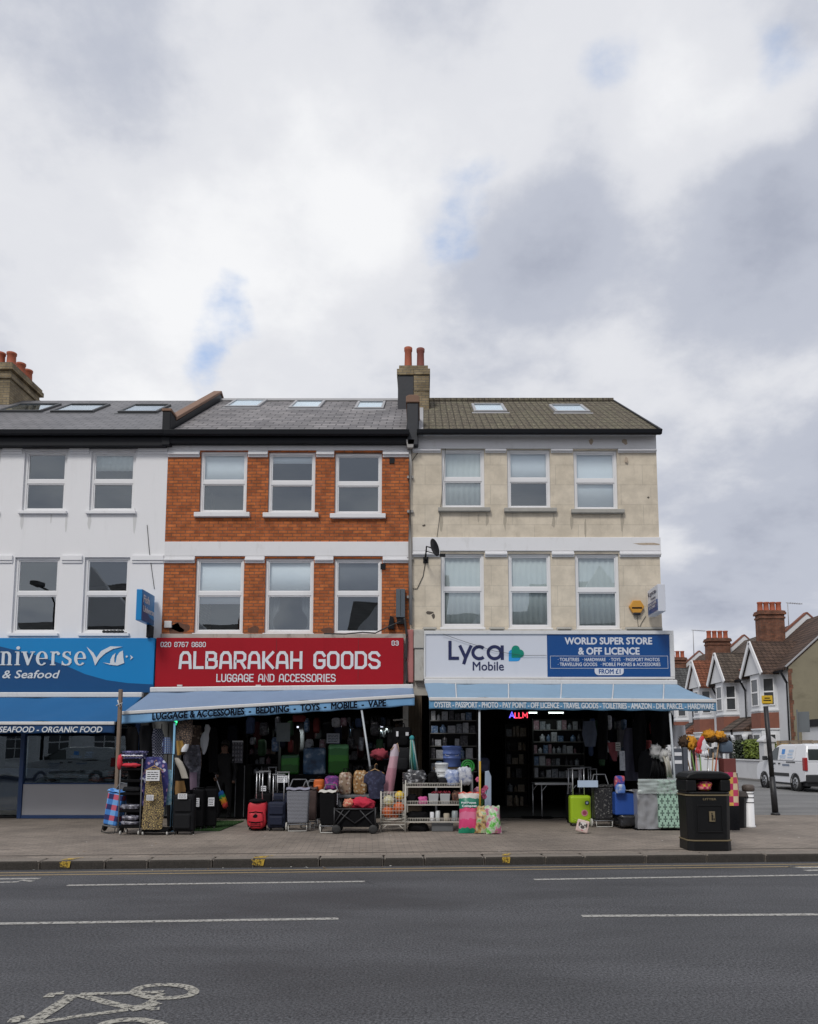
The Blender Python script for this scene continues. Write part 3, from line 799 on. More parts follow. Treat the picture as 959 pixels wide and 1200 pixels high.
def shell(parent, x0, x1, ztop, name='rear_walls', mat=None, zlow=0.0):
    """the rest of the house: side and back walls, floors and a back wall behind the windows"""
    b = MB(); yb = YF + 8.3
    b.quad((x0, YF + .3, zlow), (x0, yb, zlow), (x0, yb, ztop), (x0, YF + .3, ztop)); b.quad((x1, YF + .02, zlow), (x1, yb, zlow), (x1, yb, ztop), (x1, YF + .02, ztop))
    b.quad((x0, yb, zlow), (x1, yb, zlow), (x1, yb, ztop), (x0, yb, ztop))
    b.poly([(x1, YF - .0, ztop), (x1, yb, ztop), (x1, YR, ZR - .15)]); b.poly([(x0, YF - .0, ztop), (x0, yb, ztop), (x0, YR, ZR - .15)])
    return b.build(name, mat or M_STOCK, parent)
def rooms(parent, x0, x1, zs):
    b = MB()
    for z in zs: b.box(x0 + .02, x1 - .02, YF + .31, YF + 4, z - .12, z)
    b.box(x0 + .02, x1 - .02, YF + 4.0, YF + 4.05, zs[0], zs[-1])
    return b.build('rooms', M_ROOM, parent)
Z2 = WZ(641, YF); 
def bigwall(parent, x0, x1, z0, z1, holes, mat):
    b = MB(); wall_xz(b, x0, x1, z0, z1, holes, YF, 0.22)
    b.quad((x0, YF + .3, z0), (x1, YF + .3, z0), (x1, YF, z0), (x0, YF, z0))
    return b.build('wall', mat, parent)
def hole(w): return (w[0], w[1], w[2], w[3])
REV = 0.055

# ------------------------------------------------------------------ white house (left, cut by the frame)
A = thing('terraced_house', 'white painted terraced house with new grey slate roof above the fish shop', 'house', ((XA0 + XAB) / 2, YF, 0))
zs0 = WZ(812, YF)
dw = (WX(106, 560, YF) - WX(27.5, 560, YF))
wa = [wpx(27.5, 78, 528, 599, 563.5), wpx(106, 158.5, 528.5, 599, 563.5)]
wb = [wpx(15.5, 68.5, 653, 742, 695), wpx(97.5, 151, 653, 742, 695)]
wa0 = [tuple(a - dw if k < 2 else a for k, a in enumerate(wa[0]))]; wb0 = [tuple(a - dw if k < 2 else a for k, a in enumerate(wb[0]))]
allw = wa0 + wa + wb0 + wb
bigwall(A, XA0, XAB - .003, WZ(760, YF), ZE - .05, [hole(w) for w in allw], M_WHITE_A)
for i, w in enumerate(allw):
    bl = None
    window(A, *w[:4], w[4], YF + REV, [None, None, (M_BLIND_G, .3), None, None, None, None, (M_BLIND_W, .12)][i])
    zb = w[2]
    MB().box(w[0] - .06, w[1] + .06, YF - .07, YF + .07, zb - .075, zb - .002).build('sill', M_WHITE_A, A, bevel=0.008)
b = MB()
for ws, zc in ((wa0 + wa, WZ(523.5, YF)), (wb0 + wb, WZ(651, YF))):
    edges = [XA0] + sum([[w[0] - .05, w[1] + .05] for w in ws], []) + [XAB - .005]
    for k in range(0, len(edges), 2):
        if edges[k + 1] - edges[k] > .1:
            b = MB(); b.box(edges[k], edges[k + 1], YF - .05, YF + .01, zc - .13, zc); b.box(edges[k], edges[k + 1], YF - .028, YF + .01, zc - .19, zc - .132); b.build('cornice', M_WHITE_A, A, bevel=0.012)
b = MB(); zg = ZE - .102; zg2 = WZ(522.5, YF - .2); b.box(XA0, XAB - .01, YF - .2, YF - .003, zg2, zg)
b.build('fascia', M_BLACKP, A, bevel=0.01)
gutter(A, XA0, XAB - .02, ZE - .01)
roof_slab(A, XA0, XAB - .14, M_SLATE_A)
for q in ((9.5, 61, 475, 483.3), (71, 120, 475.3, 483.6), (148, 193, 476, 484.3)): skylight(A, *q, blind=False)
shell(A, XA0, XAB - .05, ZE - .1, zlow=3.0)
rooms(A, XA0, XAB - .06, [WZ(752, YF), Z2, ZE - .1])

# big chimney stack at the far left
def pots(parent, ps, r, h, mat, name='chimney_pot'):
    for (x, y, z) in ps:
        b = MB(); b.lathe([(r * 1.08, 0), (r * 1.1, h * .08), (r * .95, h * .14), (r * .88, h * .8), (r * 1.02, h * .86), (r * 1.04, h), (r * .8, h), (r * .75, h * .7)], (x, y, z), 16)
        b.build(name, mat, parent)
def chimney(parent, x0, x1, y0, y1, z0, z1, mat, cap=0.08, name='chimney_stack'):
    b = MB(); H = z1 - z0
    b.box(x0, x1, y0, y1, z0, z1 - .52); b.box(x0 - cap * .5, x1 + cap * .5, y0 - cap * .5, y1 + cap * .5, z1 - .52, z1 - .40)
    b.box(x0, x1, y0, y1, z1 - .40, z1 - .26)
    b.box(x0 - cap, x1 + cap, y0 - cap, y1 + cap, z1 - .26, z1 - .12); b.box(x0 - cap * .6, x1 + cap * .6, y0 - cap * .6, y1 + cap * .6, z1 - .12, z1 - .03)
    b.box(x0 + .02, x1 - .02, y0 + .02, y1 - .02, z1 - .03, z1)
    return b.build(name, mat, parent, bevel=0.012)
yc = YF + 3.5
cx1 = WX(12, 450, yc); zt = WZ(424, yc)
ch = chimney(A, cx1 - 1.3, cx1, yc, yc + 1.75, roof_z(yc) - .3, zt, M_STOCK, 0.09)
pr = 0.125
pots(ch, [(WX(13.5, 424, yc + .3), yc + .3, zt), (WX(13.5, 424, yc + .3) - .33, yc + .3, zt), (cx1 - .22, yc + .95, zt), (cx1 - .22, yc + 1.38, zt)], 0.14, 0.42, M_POT)

# ------------------------------------------------------------------ brick house (middle)
B = thing('terraced_house', 'orange brick terraced house with white bands above the red shop sign', 'house', ((XAB + XBC) / 2, YF, 0))
wa = [wpx(234.5, 289.5, 528.5, 601, 564), wpx(314.5, 369.5, 529.5, 601.5, 565), wpx(392.5, 447.7, 530.5, 602.5, 566)]
wb = [wpx(228.5, 285.5, 654, 742, 695), wpx(310.5, 367.5, 654, 742, 695), wpx(391.5, 447.5, 654.5, 743, 695)]
bigwall(B, XAB, XBC - .003, WZ(760, YF), ZE - .05, [hole(w) for w in wa + wb], M_BRICK_B)
bl = [(M_BLIND_W, .52), (M_BLIND_W, .16), None, (M_BLIND_W, .60), (M_BLIND_W, .47), (M_BLIND_D, .4)]
for w, q in zip(wa + wb, bl):
    window(B, *w[:4], w[4], YF + REV, q, curtain=M_BLIND_D if w is wb[1] else None)
for w in wa:
    MB().box(w[0] - .10, w[1] + .10, YF - .09, YF + .07, w[2] - .115, w[2] - .002).build('sill', M_WHITE_B, B, bevel=0.012)
for w in wb:
    MB().box(w[0] - .03, w[1] + .03, YF - .05, YF + .07, w[2] - .07, w[2] - .002).build('sill', M_WHITE_B, B, bevel=0.012)
def bands(parent, x0, x1, ws, ztop, zbot, zmould, mat, proud=0.03):
    b = MB(); b.box(x0, x1, YF - proud, YF + .01, zbot, ztop)
    ed = [x0] + sum([[w[0] - .02, w[1] + .02] for w in ws], []) + [x1]
    for k in range(0, len(ed), 2):
        b.box(ed[k], ed[k + 1], YF - proud - .002, YF + .01, zmould, zbot - .001)
        b.box(ed[k], ed[k + 1], YF - proud - .045, YF + .01, zmould + (zbot - zmould) * .30, zmould + (zbot - zmould) * .62)
    return b.build('string_course', mat, parent, bevel=0.01)
bands(B, XAB + .002, XBC - .03, wa, WZ(516.5, YF), WZ(528, YF), WZ(536, YF), M_WHITE_B)
bands(B, XAB + .002, XBC - .03, wb, WZ(635, YF), WZ(652, YF), WZ(660, YF), M_WHITE_B)
b = MB(); b.box(XAB + .01, XBC - .02, YF - .2, YF - .003, WZ(519, YF - .2), ZE - .102)
b.build('fascia', M_BLACKP, B, bevel=0.01)
gutter(B, XAB - .02, XBC - .02, ZE - .01, 0.14)
roof_slab(B, XAB + .14, XBC - .10, M_SLATE_B)
b = MB(); b.prism([(YR - .13, ZR - .05), (YR - .1, ZR + .03), (YR, ZR + .075), (YR + .1, ZR + .03), (YR + .13, ZR - .05)], XAB + .15, XBC - .1, axis='x'); b.build('ridge', M_LEAD, B)
for q in ((270, 309, 469.6, 478), (342.5, 378.5, 471, 479.2), (417.5, 451, 472, 480)): skylight(B, *q, frame=M_UPVC if False else M_LEAD)
shell(B, XAB + .05, XBC - .05, ZE - .1, zlow=3.0)
rooms(B, XAB + .06, XBC - .06, [WZ(752, YF), Z2, ZE - .1])
# two small vents and a slipped-slate patch
b = MB()
for x, y in ((459.5, 540), (449, 664)):
    vx, vz = W(x, y, YF); MB().box(vx - .06, vx + .06, YF - .02, YF + .01, vz - .07, vz + .07).build('air_vent', M_BLACKP, B)
# party parapet between white and brick house
def parapet(parent, x0, x1, rise, m_wall, m_cap, y1=None, pier=True, zpier=None, front=True):
    b = MB(); y0 = YF - .22; y1 = y1 or YR
    b.prism([(y0, ZE - .35), (y0, ZE + .50), (y0 + .45, ZE + .50), (y0 + .45, roof_z(y0 + .45) + rise * .62), (y1, roof_z(y1) + rise), (y1 + .3, roof_z(y1) + rise - .05), (y1 + .3, ZE)], x0, x1, axis='x')
    o = b.build('parapet', m_wall, parent, bevel=0.015)
    c = MB(); c.prism([(y0 + .40, roof_z(y0 + .45) + rise * .62 + .002), (y0 + .40, roof_z(y0 + .45) + rise * .62 + .10), (y1 + .02, roof_z(y1) + rise + .10), (y1 + .34, roof_z(y1) + rise - .02), (y1 + .3, roof_z(y1) + rise - .048), (y1, roof_z(y1) + rise + .002)], x0 - .025, x1 + .025, axis='x')
    if pier: c.box(x0 - .02, x1 + .02, y0 - .02, y0 + .40, ZE + .502, ZE + .57)
    c.build('coping', m_cap, o, bevel=0.015)
    return o
parapet(B, XAB - .10, XAB + .10, 0.22, M_BLACKP, M_COPING)
# chimney between brick and cream house, half tarred, half bare
M_TAR = M('tarred_render', (0.014, 0.016, 0.022), 0.55, 0.3, 3, 0.3, 12)
yc = YF + 2.75
x0, xm, x1 = WX(466.5, 450, yc), WX(485, 450, yc), WX(503, 450, yc)
zt = WZ(428, yc)
b = MB(); z0 = roof_z(yc) - .4
b.box(x0, xm, yc, yc + .95, z0, zt - .30, 0); b.box(xm + .002, x1, yc - .02, yc + .93, z0, zt - .30, 1)
b.box(x0 - .03, xm, yc - .04, yc + 1.0, zt - .298, zt - .12, 1); b.box(xm + .001, x1 + .03, yc - .06, yc + 1.0, zt - .298, zt - .122, 1)
b.box(x0 + .03, x1 - .03, yc, yc + .95, zt - .119, zt, 1)
b.box(xm + .004, x1 + .02, yc - .04, yc + .95, zt - .78, zt - .70, 1)
ch = b.build('chimney_stack', [M_TAR, M_STOCK], B, bevel=0.012)
zp = WZ(408.5, yc + .3) - zt
pots(ch, [(WX(478.6, 420, yc + .3), yc + .3, zt)], 0.115, zp + .01, M_POT)
pots(ch, [(WX(493, 420, yc + .3), yc + .3, zt)], 0.115, zp - .02, M_POT2)
# stubby black parapet pier in front of the stack
xp0, xp1 = WX(477.5, 480, YF), WX(490.5, 480, YF)
b = MB(); y0 = YF - .22; zp = WZ(472, y0)
b.box(xp0, xp1, y0, y0 + 1.7, ZE - .35, zp); o = b.build('parapet', M_TAR, B, bevel=0.02)
c = MB(); c.prism([(xp0 - .03, zp + .002), (xp0 - .03, zp + .16), (xp0 + .05, zp + .20), (xp1 - .05, zp + .20), (xp1 + .03, zp + .16), (xp1 + .03, zp + .002)], y0 - .03, y0 + 1.75)
c.build('coping', M_COPING, o, bevel=0.02)
b = MB(); b.box(xp1 + .01, xp1 + .12, YF - .2, YF + 1.4, ZE - .05, ZE + .01); b.prism([(YF - .2, ZE + .011), (YF - .2, ZE + .05), (YR - .5, roof_z(YR - .5) + .07), (YR - .5, roof_z(YR - .5) + .01)], xp1 + .01, xp1 + .12, axis='x')
b.build('flashing', M_LEAD, B)
# drainpipe with hopper on the joint
xd = XBC + .0
b = MB(); zd = WZ(519, YF)
b.prism([(xd - .10, zd), (xd + .10, zd), (xd + .07, zd - .20), (xd - .07, zd - .20)], YF - .22, YF - .02)
pts = [(xd, YF - .09, zd - .15), (xd - .0, YF - .09, zd - .6), (xd - .005, YF - .09, WZ(640, YF)), (xd + .02, YF - .09, WZ(733, YF))]
b.tube(pts, 0.042, 10)
for py in (560, 600, 655, 700): b.box(xd - .075, xd + .075, YF - .07, YF - .003, WZ(py, YF) - .03, WZ(py, YF) + .03)
b.build('drainpipe', M('grey_drainpipe', (0.30, 0.29, 0.28), 0.6, 0.25, 3, stain=0.4), B)

# ------------------------------------------------------------------ cream house (right, on the corner)
C = thing('terraced_house', 'cream stuccoed corner house with mossy tiled roof above the white and blue sign', 'house', ((XBC + XC) / 2, YF, 0))
wa = [wpx(517.8, 568, 525.8, 595.5, 561), wpx(594.7, 645.2, 526.5, 596, 561.5), wpx(672.7, 724, 527.5, 597.5, 562.5)]
wb = [wpx(516.8, 567.7, 648.5, 735, 690), wpx(596, 646.3, 648.5, 736, 690), wpx(674.6, 726.3, 648.7, 737, 691)]
bigwall(C, XBC, XC, WZ(757, YF), ZE - .05, [hole(w) for w in wa + wb], M_CREAM_C)
bl = [(M_BLIND_G, .99), (M_BLIND_W, .54), (M_BLIND_W, .99), (M_BLIND_G, .99), (M_BLIND_G, .97), (M_BLIND_G, .99)]
for w, q in zip(wa + wb, bl): window(C, *w[:4], w[4], YF + REV, q)
for w in wa:
    MB().box(w[0] - .09, w[1] + .13, YF - .10, YF + .07, w[2] - .10, w[2] - .002).build('sill', M_STONE_G, C, bevel=0.012)
for w in wb:
    MB().box(w[0] - .02, w[1] + .02, YF - .03, YF + .07, w[2] - .06, w[2] - .002).build('sill', M_WHITE_B, C, bevel=0.01)
b = MB(); ed = [XBC + .3] + sum([[w[0] - .1, w[1] + .1] for w in wb], []) + [XC]
for k in range(0, len(ed), 2): MB().box(ed[k], ed[k + 1], YF - .06, YF + .01, WZ(742, YF), WZ(735, YF)).build('ledge', M_STONE_G, C, bevel=0.03)
pass
bands(C, XBC + .05, XC - .004, wa, WZ(507.5, YF), WZ(526, YF), WZ(531, YF), M_WHITE_B, 0.04)
bands(C, XBC + .05, XC + .02, wb, WZ(630, YF), WZ(646, YF), WZ(653, YF), M_WHITE_B, 0.04)
b = MB(); b.box(XBC + .05, XC + .0, YF - .075, YF - .042, WZ(511, YF), WZ(507.6, YF)); b.build('moulding', M_WHITE_B, C)
gutter(C, XBC + .16, XC + .04, ZE - .0, 0.12)
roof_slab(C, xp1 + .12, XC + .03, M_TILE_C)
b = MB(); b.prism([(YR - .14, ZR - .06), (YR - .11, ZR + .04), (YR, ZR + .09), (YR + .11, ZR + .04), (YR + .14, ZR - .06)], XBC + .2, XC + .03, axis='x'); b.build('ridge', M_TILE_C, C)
b = MB(); b.bar((XC + .05, YF - .28, ZE - .04), (XC + .05, YR, ZR - .04), .05, .12); b.build('bargeboard', M_BLACKP, C)
for q in ((554, 592, 475, 483.5), (647, 687, 476, 484)): skylight(C, *q, frame=M_LEAD)
shell(C, XBC + .05, XC - .002, ZE - .1, mat=M_CREAM_C, zlow=0.0)
rooms(C, XBC + .06, XC - .06, [WZ(752, YF), Z2, ZE - .1])

# knocks, rust runs and old filler on the two painted fronts
def wear(parent, marks, mat, y, name='surface_damage'):
    for k, (px, py, w, h) in enumerate(marks):
        rnd = random.Random(k * 7 + int(px)); cx, cz = W(px, py, YF); n = 9; b = MB()
        b.poly([(cx + w * rnd.uniform(.45, 1) * math.cos(a), y, cz + h * rnd.uniform(.45, 1) * math.sin(a)) for a in [2 * PI * i / n for i in range(n)]])
        b.build(name, mat, parent)
M_CHIP = M('dark_chipped_render', (0.10, 0.085, 0.07), 0.95, 0.3, 20); M_RUST = M('rusty_brown_stain', (0.44, 0.36, 0.28), 0.9, 0.3, 15); M_RUNS = M('grey_run_stain', (0.40, 0.355, 0.285), 0.9, 0.15, 15)
wear(C, ((497, 616, .06, .045), (760, 583, .035, .04), (503, 718, .13, .05), (508, 722, .05, .1)), M_CHIP, YF - .002)
wear(C, ((692, 518, .07, .10), (732, 518, .09, .11), (734, 540, .06, .12), (758, 638, .4, .05)), M_RUST, YF - .0425)
wear(C, ((517, 612, .06, .26), (571, 610, .05, .22), (592, 610, .05, .3), (649, 612, .06, .24), (670, 612, .05, .28), (729, 610, .06, .30), (561, 606, .03, .15), (686, 620, .04, .4)), M_RUNS, YF - .0025)
wear(A, ((26, 609, .05, .3), (78, 612, .04, .35), (105, 611, .05, .32), (158, 609, .05, .4), (60, 608, .03, .2)), M('pale_run_stain', (.60, .60, .60), .9, .05), YF - .0025)
wear(B, ((215, 735, .35, .16), (298, 738, .2, .12), (385, 738, .22, .12), (207, 738, .2, .2)), M('sooty_brick_stain', (.13, .062, .04), .95, .4, 9, .4), YF - .002)
# ------------------------------------------------------------------ shopfronts and interiors (parts of their houses)
ZS = 3.0
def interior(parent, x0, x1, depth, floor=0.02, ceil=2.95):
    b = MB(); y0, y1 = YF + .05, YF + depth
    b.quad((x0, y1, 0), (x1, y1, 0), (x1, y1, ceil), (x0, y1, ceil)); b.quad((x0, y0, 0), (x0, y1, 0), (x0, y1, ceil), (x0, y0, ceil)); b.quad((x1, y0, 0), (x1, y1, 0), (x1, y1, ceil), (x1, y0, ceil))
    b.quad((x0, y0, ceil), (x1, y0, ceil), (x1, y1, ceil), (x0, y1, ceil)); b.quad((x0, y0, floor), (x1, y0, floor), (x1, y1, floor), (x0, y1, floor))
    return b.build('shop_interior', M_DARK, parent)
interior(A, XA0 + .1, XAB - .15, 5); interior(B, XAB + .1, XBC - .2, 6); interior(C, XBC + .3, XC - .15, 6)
# bulkheads behind the signs
b = MB(); b.box(XA0, XAB - .02, YF - .06, YF + .2, 2.86, WZ(757, YF)); b.build('bulkhead', M_GRIME, A)
b = MB(); b.box(XAB + .0, XBC - .02, YF - .06, YF + .2, 2.86, WZ(744, YF) + .02); b.build('bulkhead', M_GRIME, B)
b = MB(); b.box(XBC + .02, XC - .01, YF - .06, YF + .2, 2.86, WZ(738, YF)); b.build('bulkhead', M_GRIME, C)
# pilaster with corbel between the two right-hand shops
b = MB(); xa, xb = WX(485, 770, YF - .2), WX(497.5, 770, YF - .2)
b.box(xa, xb, YF - .24, YF - .062, WZ(760, YF - .2), WZ(738, YF - .2)); b.box(xa + .02, xb - .01, YF - .21, YF - .062, WZ(798, YF - .2), WZ(760.5, YF - .2))
b.build('corbel', M_GRIME, C, bevel=0.02)
M_PINKD = M('dirty_pink_render', (0.40, 0.16, 0.15), 0.9, 0.3, 4, 0.3, stain=0.6)
b = MB(); b.box(XBC - .10, xa - .005, YF - .15, YF - .062, WZ(800, YF - .1), WZ(738, YF - .1)); b.build('pilaster', M_PINKD, B, bevel=0.02)
M_OLDWOOD = M('old_dark_wood', (0.07, 0.05, 0.03), 0.8, 0.4, 5, 0.2)
b = MB(); b.box(XBC - .12, XBC + .28, YF - .06, YF + .35, 0, 2.86)
for k in range(5): b.box(XBC - .10 + .075 * k, XBC - .06 + .075 * k, YF - .10, YF - .062, .3, 2.7)
b.build('door_jamb', M_OLDWOOD, C)
# fish shop front: blue frame, glass, steel stall riser
M_BLUEF = M('blue_shopfront_paint', (0.02, 0.055, 0.16), 0.45, 0.15)
M_STEEL = M('brushed_steel_panel', (0.40, 0.40, 0.42), 0.5, 0.06, 1.5)
x0, x1 = WX(24, 920, YF), WX(142, 920, YF) + .3
zr = WZ(919, YF)
b = MB(); b.box(x0 + .08, x1, YF - .03, YF + .02, 0.08, zr); riser = b.build('stall_riser', M_STEEL, A, bevel=0.005)
b = MB(); b.box(x0 - .02, x0 + .075, YF - .06, YF + .08, 0, 2.86); b.box(x0 + .08, x1, YF - .05, YF + .04, 0, .078); b.box(x1, x1 + .1, YF - .05, YF + .06, 0, 2.86); b.box(x0 + .08, x1, YF - .02, YF + .06, zr + .002, zr + .03)
b.box(XA0, x0 - .03, YF + .4, YF + .45, 2.3, 2.86); b.box(x0 - 1.05, x0 - .97, YF + .3, YF + .36, 0, 2.3); b.box(x0 - 1.8, x0 - 1.7, YF - .06, YF + .08, 0, 2.86)
b.build('shopfront_frame', M_BLUEF, A, bevel=0.008)
b = MB(); b.box(x0 + .078, x1, YF + .0, YF + .008, zr + .03, 2.86); b.build('shop_window', G_S, A)
b = MB(); b.box(x0 - .96, x0 - .03, YF + .33, YF + .338, .05, 2.29); dr = b.build('door', G_S, A)
MB().tube([(x0 - .15, YF + .29, .9), (x0 - .15, YF + .29, 1.3)], .015).build('handle', M_STEEL, dr)
b = MB(); b.box(XA0 + .2, x0 - .1, YF + 2.2, YF + 2.6, .0, 1.1); b.build('counter', M_BLUEF, A)
# grey side door bay between fish shop and luggage shop
M_GREYD = M('grey_door_paint', (0.12, 0.125, 0.125), 0.6, 0.2, 2)
xg0 = x1 + .12
b = MB(); b.box(xg0, xg0 + .18, YF - .04, YF + .05, 0, 2.86); b.box(xg0 + .24, xg0 + .95, YF + .03, YF + .06, 0.05, 2.3)
for k in range(4): b.box(xg0 + .28 + .16 * k, xg0 + .31 + .16 * k, YF + .0, YF + .03, .1, 2.2)
b.build('side_door', M_GREYD, B)
MB().box(xg0 + .3, xg0 + .72, YF - .02, YF + .02, 2.31, 2.75).build('door_panel', M('blue_panel', (0.04, 0.12, 0.30), 0.5), B)

# ================================================================== lettering drawn with strokes
def arc(cx, cy, rx, ry, a0, a1, n=8): return [(cx + rx * math.cos(R(a0 + (a1 - a0) * k / n)), cy + ry * math.sin(R(a0 + (a1 - a0) * k / n))) for k in range(n + 1)]
c_ = 0.16
SQ = {   # squared, rounded-corner capitals on a 0.66 x 1 cell
 'A': ([[(0, 0), (.06, .8), (.2, 1), (.46, 1), (.60, .8), (.66, 0)], [(.05, .34), (.61, .34)]], .66),
 'L': ([[(0, 1), (0, 0), (.5, 0)]], .5),
 'B': ([[(0, 0), (0, 1), (.42, 1), (.56, .9), (.56, .62), (.44, .53), (.11, .53)], [(.44, .53), (.62, .42), (.62, .12), (.48, 0), (.11, 0)]], .62),
 'R': ([[(0, 0), (0, 1), (.46, 1), (.62, .86), (.62, .56), (.46, .43), (.11, .43)], [(.36, .43), (.62, 0)]], .62),
 'K': ([[(0, 0), (0, 1)], [(.58, 1), (.14, .5), (.0, .5)], [(.16, .5), (.60, 0)]], .6),
 'H': ([[(0, 0), (0, 1)], [(.6, 0), (.6, 1)], [(0, .5), (.6, .5)]], .6),
 'G': ([[(.6, .80), (.46, 1), (.15, 1), (0, .83), (0, .17), (.15, 0), (.46, 0), (.6, .16), (.6, .47), (.32, .47)]], .6),
 'O': ([[(.15, 0), (.47, 0), (.62, .17), (.62, .83), (.47, 1), (.15, 1), (0, .83), (0, .17), (.15, 0)]], .62),
 'D': ([[(0, 0), (0, 1), (.42, 1), (.6, .82), (.6, .18), (.42, 0), (0, 0)]], .6),
 'S': ([[(.58, .82), (.44, 1), (.14, 1), (0, .86), (0, .66), (.12, .54), (.46, .47), (.6, .34), (.6, .14), (.45, 0), (.14, 0), (0, .18)]], .6),
 'U': ([[(0, 1), (0, .17), (.15, 0), (.45, 0), (.6, .17), (.6, 1)]], .6),
 'E': ([[(.52, 1), (0, 1), (0, 0), (.52, 0)], [(0, .52), (.45, .52)]], .52),
 'N': ([[(0, 0), (0, 1), (.58, 0), (.58, 1)]], .58),
 'C': ([[(.58, .80), (.44, 1), (.15, 1), (0, .83), (0, .17), (.15, 0), (.44, 0), (.58, .20)]], .58),
 'I': ([[(.1, 1), (.1, 0)]], .2),
 '0': ([[(.13, 0), (.43, 0), (.56, .17), (.56, .83), (.43, 1), (.13, 1), (0, .83), (0, .17), (.13, 0)]], .56),
 '2': ([[(0, .80), (.13, 1), (.42, 1), (.55, .85), (.55, .62), (0, .12), (0, 0), (.56, 0)]], .56),
 '8': ([[(.13, .52), (0, .65), (0, .87), (.13, 1), (.43, 1), (.56, .87), (.56, .65), (.43, .52), (.13, .52), (0, .38), (0, .14), (.13, 0), (.43, 0), (.56, .14), (.56, .38), (.43, .52)]], .56),
 '7': ([[(0, 1), (.56, 1), (.22, 0)]], .56),
 '6': ([[(.5, .86), (.40, 1), (.14, 1), (0, .84), (0, .16), (.14, 0), (.42, 0), (.56, .15), (.56, .40), (.42, .55), (.11, .55)]], .56),
 '3': ([[(0, .84), (.14, 1), (.42, 1), (.55, .86), (.55, .64), (.43, .53), (.2, .53)], [(.43, .53), (.56, .40), (.56, .15), (.43, 0), (.13, 0), (0, .16)]], .56),
 ' ': ([], .35),
}
def stroke_poly(b, pts, w, y, closed=False):
    """a flat mitred ribbon along points in the xz plane"""
    n = len(pts); P = [Vector((x, z)) for x, z in pts]; L = []
    for k, p in enumerate(P):
        if closed: a, c = P[(k - 1) % (n - 1)], P[(k + 1) % (n - 1)] if k < n - 1 else P[1]
        else: a, c = P[max(k - 1, 0)], P[min(k + 1, n - 1)]
        if closed and k == 0: a = P[n - 2]
        d0 = (p - a); d1 = (c - p)
        if d0.length < 1e-9: d0 = d1
        if d1.length < 1e-9: d1 = d0
        d0, d1 = d0.normalized(), d1.normalized()
        n0, n1 = Vector((-d0.y, d0.x)), Vector((-d1.y, d1.x))
        m = (n0 + n1)
        if m.length < .2: m = n0
        m.normalize(); s = 1 / max(.55, m.dot(n0)); L.append((p, m * s * w / 2, d0, d1))
    if not closed:
        L[0] = (L[0][0] - L[0][3] * w / 2 * CAPX, *L[0][1:]); L[-1] = (L[-1][0] + L[-1][2] * w / 2 * CAPX, *L[-1][1:])
    i = []
    for p, m, _, _ in L: i.append(b.pts([(p.x + m.x, y, p.y + m.y), (p.x - m.x, y, p.y - m.y)]))
    for A_, B_ in zip(i, i[1:]): b.face([A_[0], B_[0], B_[1], A_[1]])
CAPX = 1.0
def stroke_text(s, x0, x1, z0, z1, y, mat, parent, wt, gap=0.22, font=SQ, shear=0.0, ext=0.008):
    tot = sum(font[c][1] + gap for c in s) - gap
    h = (z1 - z0); k = (x1 - x0) / (tot)
    b = MB(); x = 0.0; lay = 0
    for ch in s:
        st, adv = font[ch]
        for pl in st:
            cl = len(pl) > 3 and pl[0] == pl[-1]
            stroke_poly(b, [(x0 + (x + px) * k + shear * pz * h, z0 + wt / 2 + pz * (h - wt)) for px, pz in pl], wt, y + 0.0005 * (lay % 13), cl); lay += 1
        x += adv + gap
    return b.build('lettering', mat, parent)
# bold serif lower case for the fish shop: thick stems, thin joins, slab feet
def serif_shapes():
    def stem(x, z0=0, z1=.68, w=.13): return [(x, z0), (x + w, z0), (x + w, z1), (x, z1)]
    def foot(x, w=.13, z=0, o=.06, t=.045): return [(x - o, z), (x + w + o, z), (x + w + o, z + t), (x - o, z + t)]
    def flag(x, z=.68, o=.07, w=.13): return [(x - o, z - .045), (x + .02, z - .045), (x + w, z - .02), (x + w, z), (x - o, z)]
    def band(outer, inner): return outer + inner[::-1]
    S = {}
    arch = lambda x: band(arc(x + .21, .44, .22, .25, 160, 0, 10), arc(x + .19, .44, .10, .165, 165, 0, 10))
    S['n'] = ([stem(.08), foot(.08), flag(.08), arch(.08), stem(.38, 0, .44), foot(.38)], .62)
    S['i'] = ([stem(.08), foot(.08), flag(.08), arc(.145, .86, .085, .085, 0, 345, 14)], .30)
    S['v'] = ([[(.0, .68), (.16, .68), (.34, .2), (.30, .0), (.24, .0)], [(.24, .0), (.31, .0), (.53, .68), (.46, .68), (.29, .2)], [(-.05, .635), (.22, .635), (.22, .68), (-.05, .68)], [(.37, .635), (.58, .635), (.58, .68), (.37, .68)]], .58)
    S['e'] = ([band(arc(.28, .34, .27, .355, 0, 320, 20), arc(.285, .34, .13, .30, 5, 318, 20)), [(.14, .36), (.52, .36), (.55, .31), (.14, .31)]], .60)
    S['r'] = ([stem(.08), foot(.08), flag(.08), band(arc(.30, .50, .17, .19, 165, 20, 8), arc(.28, .48, .08, .12, 165, 20, 8)), arc(.38, .57, .07, .07, 0, 345, 12)], .49)
    S['s'] = ([band([(.40, .55), (.38, .66), (.24, .695), (.10, .665), (.03, .55), (.05, .43), (.20, .33), (.33, .25), (.34, .13), (.25, .04), (.14, .06), (.05, .19)],
                    [(.37, .53), (.34, .60), (.25, .65), (.18, .62), (.15, .56), (.17, .49), (.33, .40), (.46, .30), (.46, .12), (.36, .0), (.18, -.02), (.03, .02)]),
               [(.02, .0), (.05, .0), (.06, .21), (.02, .21)], [(.37, .50), (.41, .50), (.41, .68), (.37, .68)]], .52)
    S['U'] = ([stem(.08, .28, .95), stem(.56, .28, .95, .06), foot(.08, .13, .905), foot(.56, .06, .905), band(arc(.345, .29, .265, .31, 180, 360, 16), arc(.385, .30, .175, .24, 180, 360, 16))], .74)
    return S
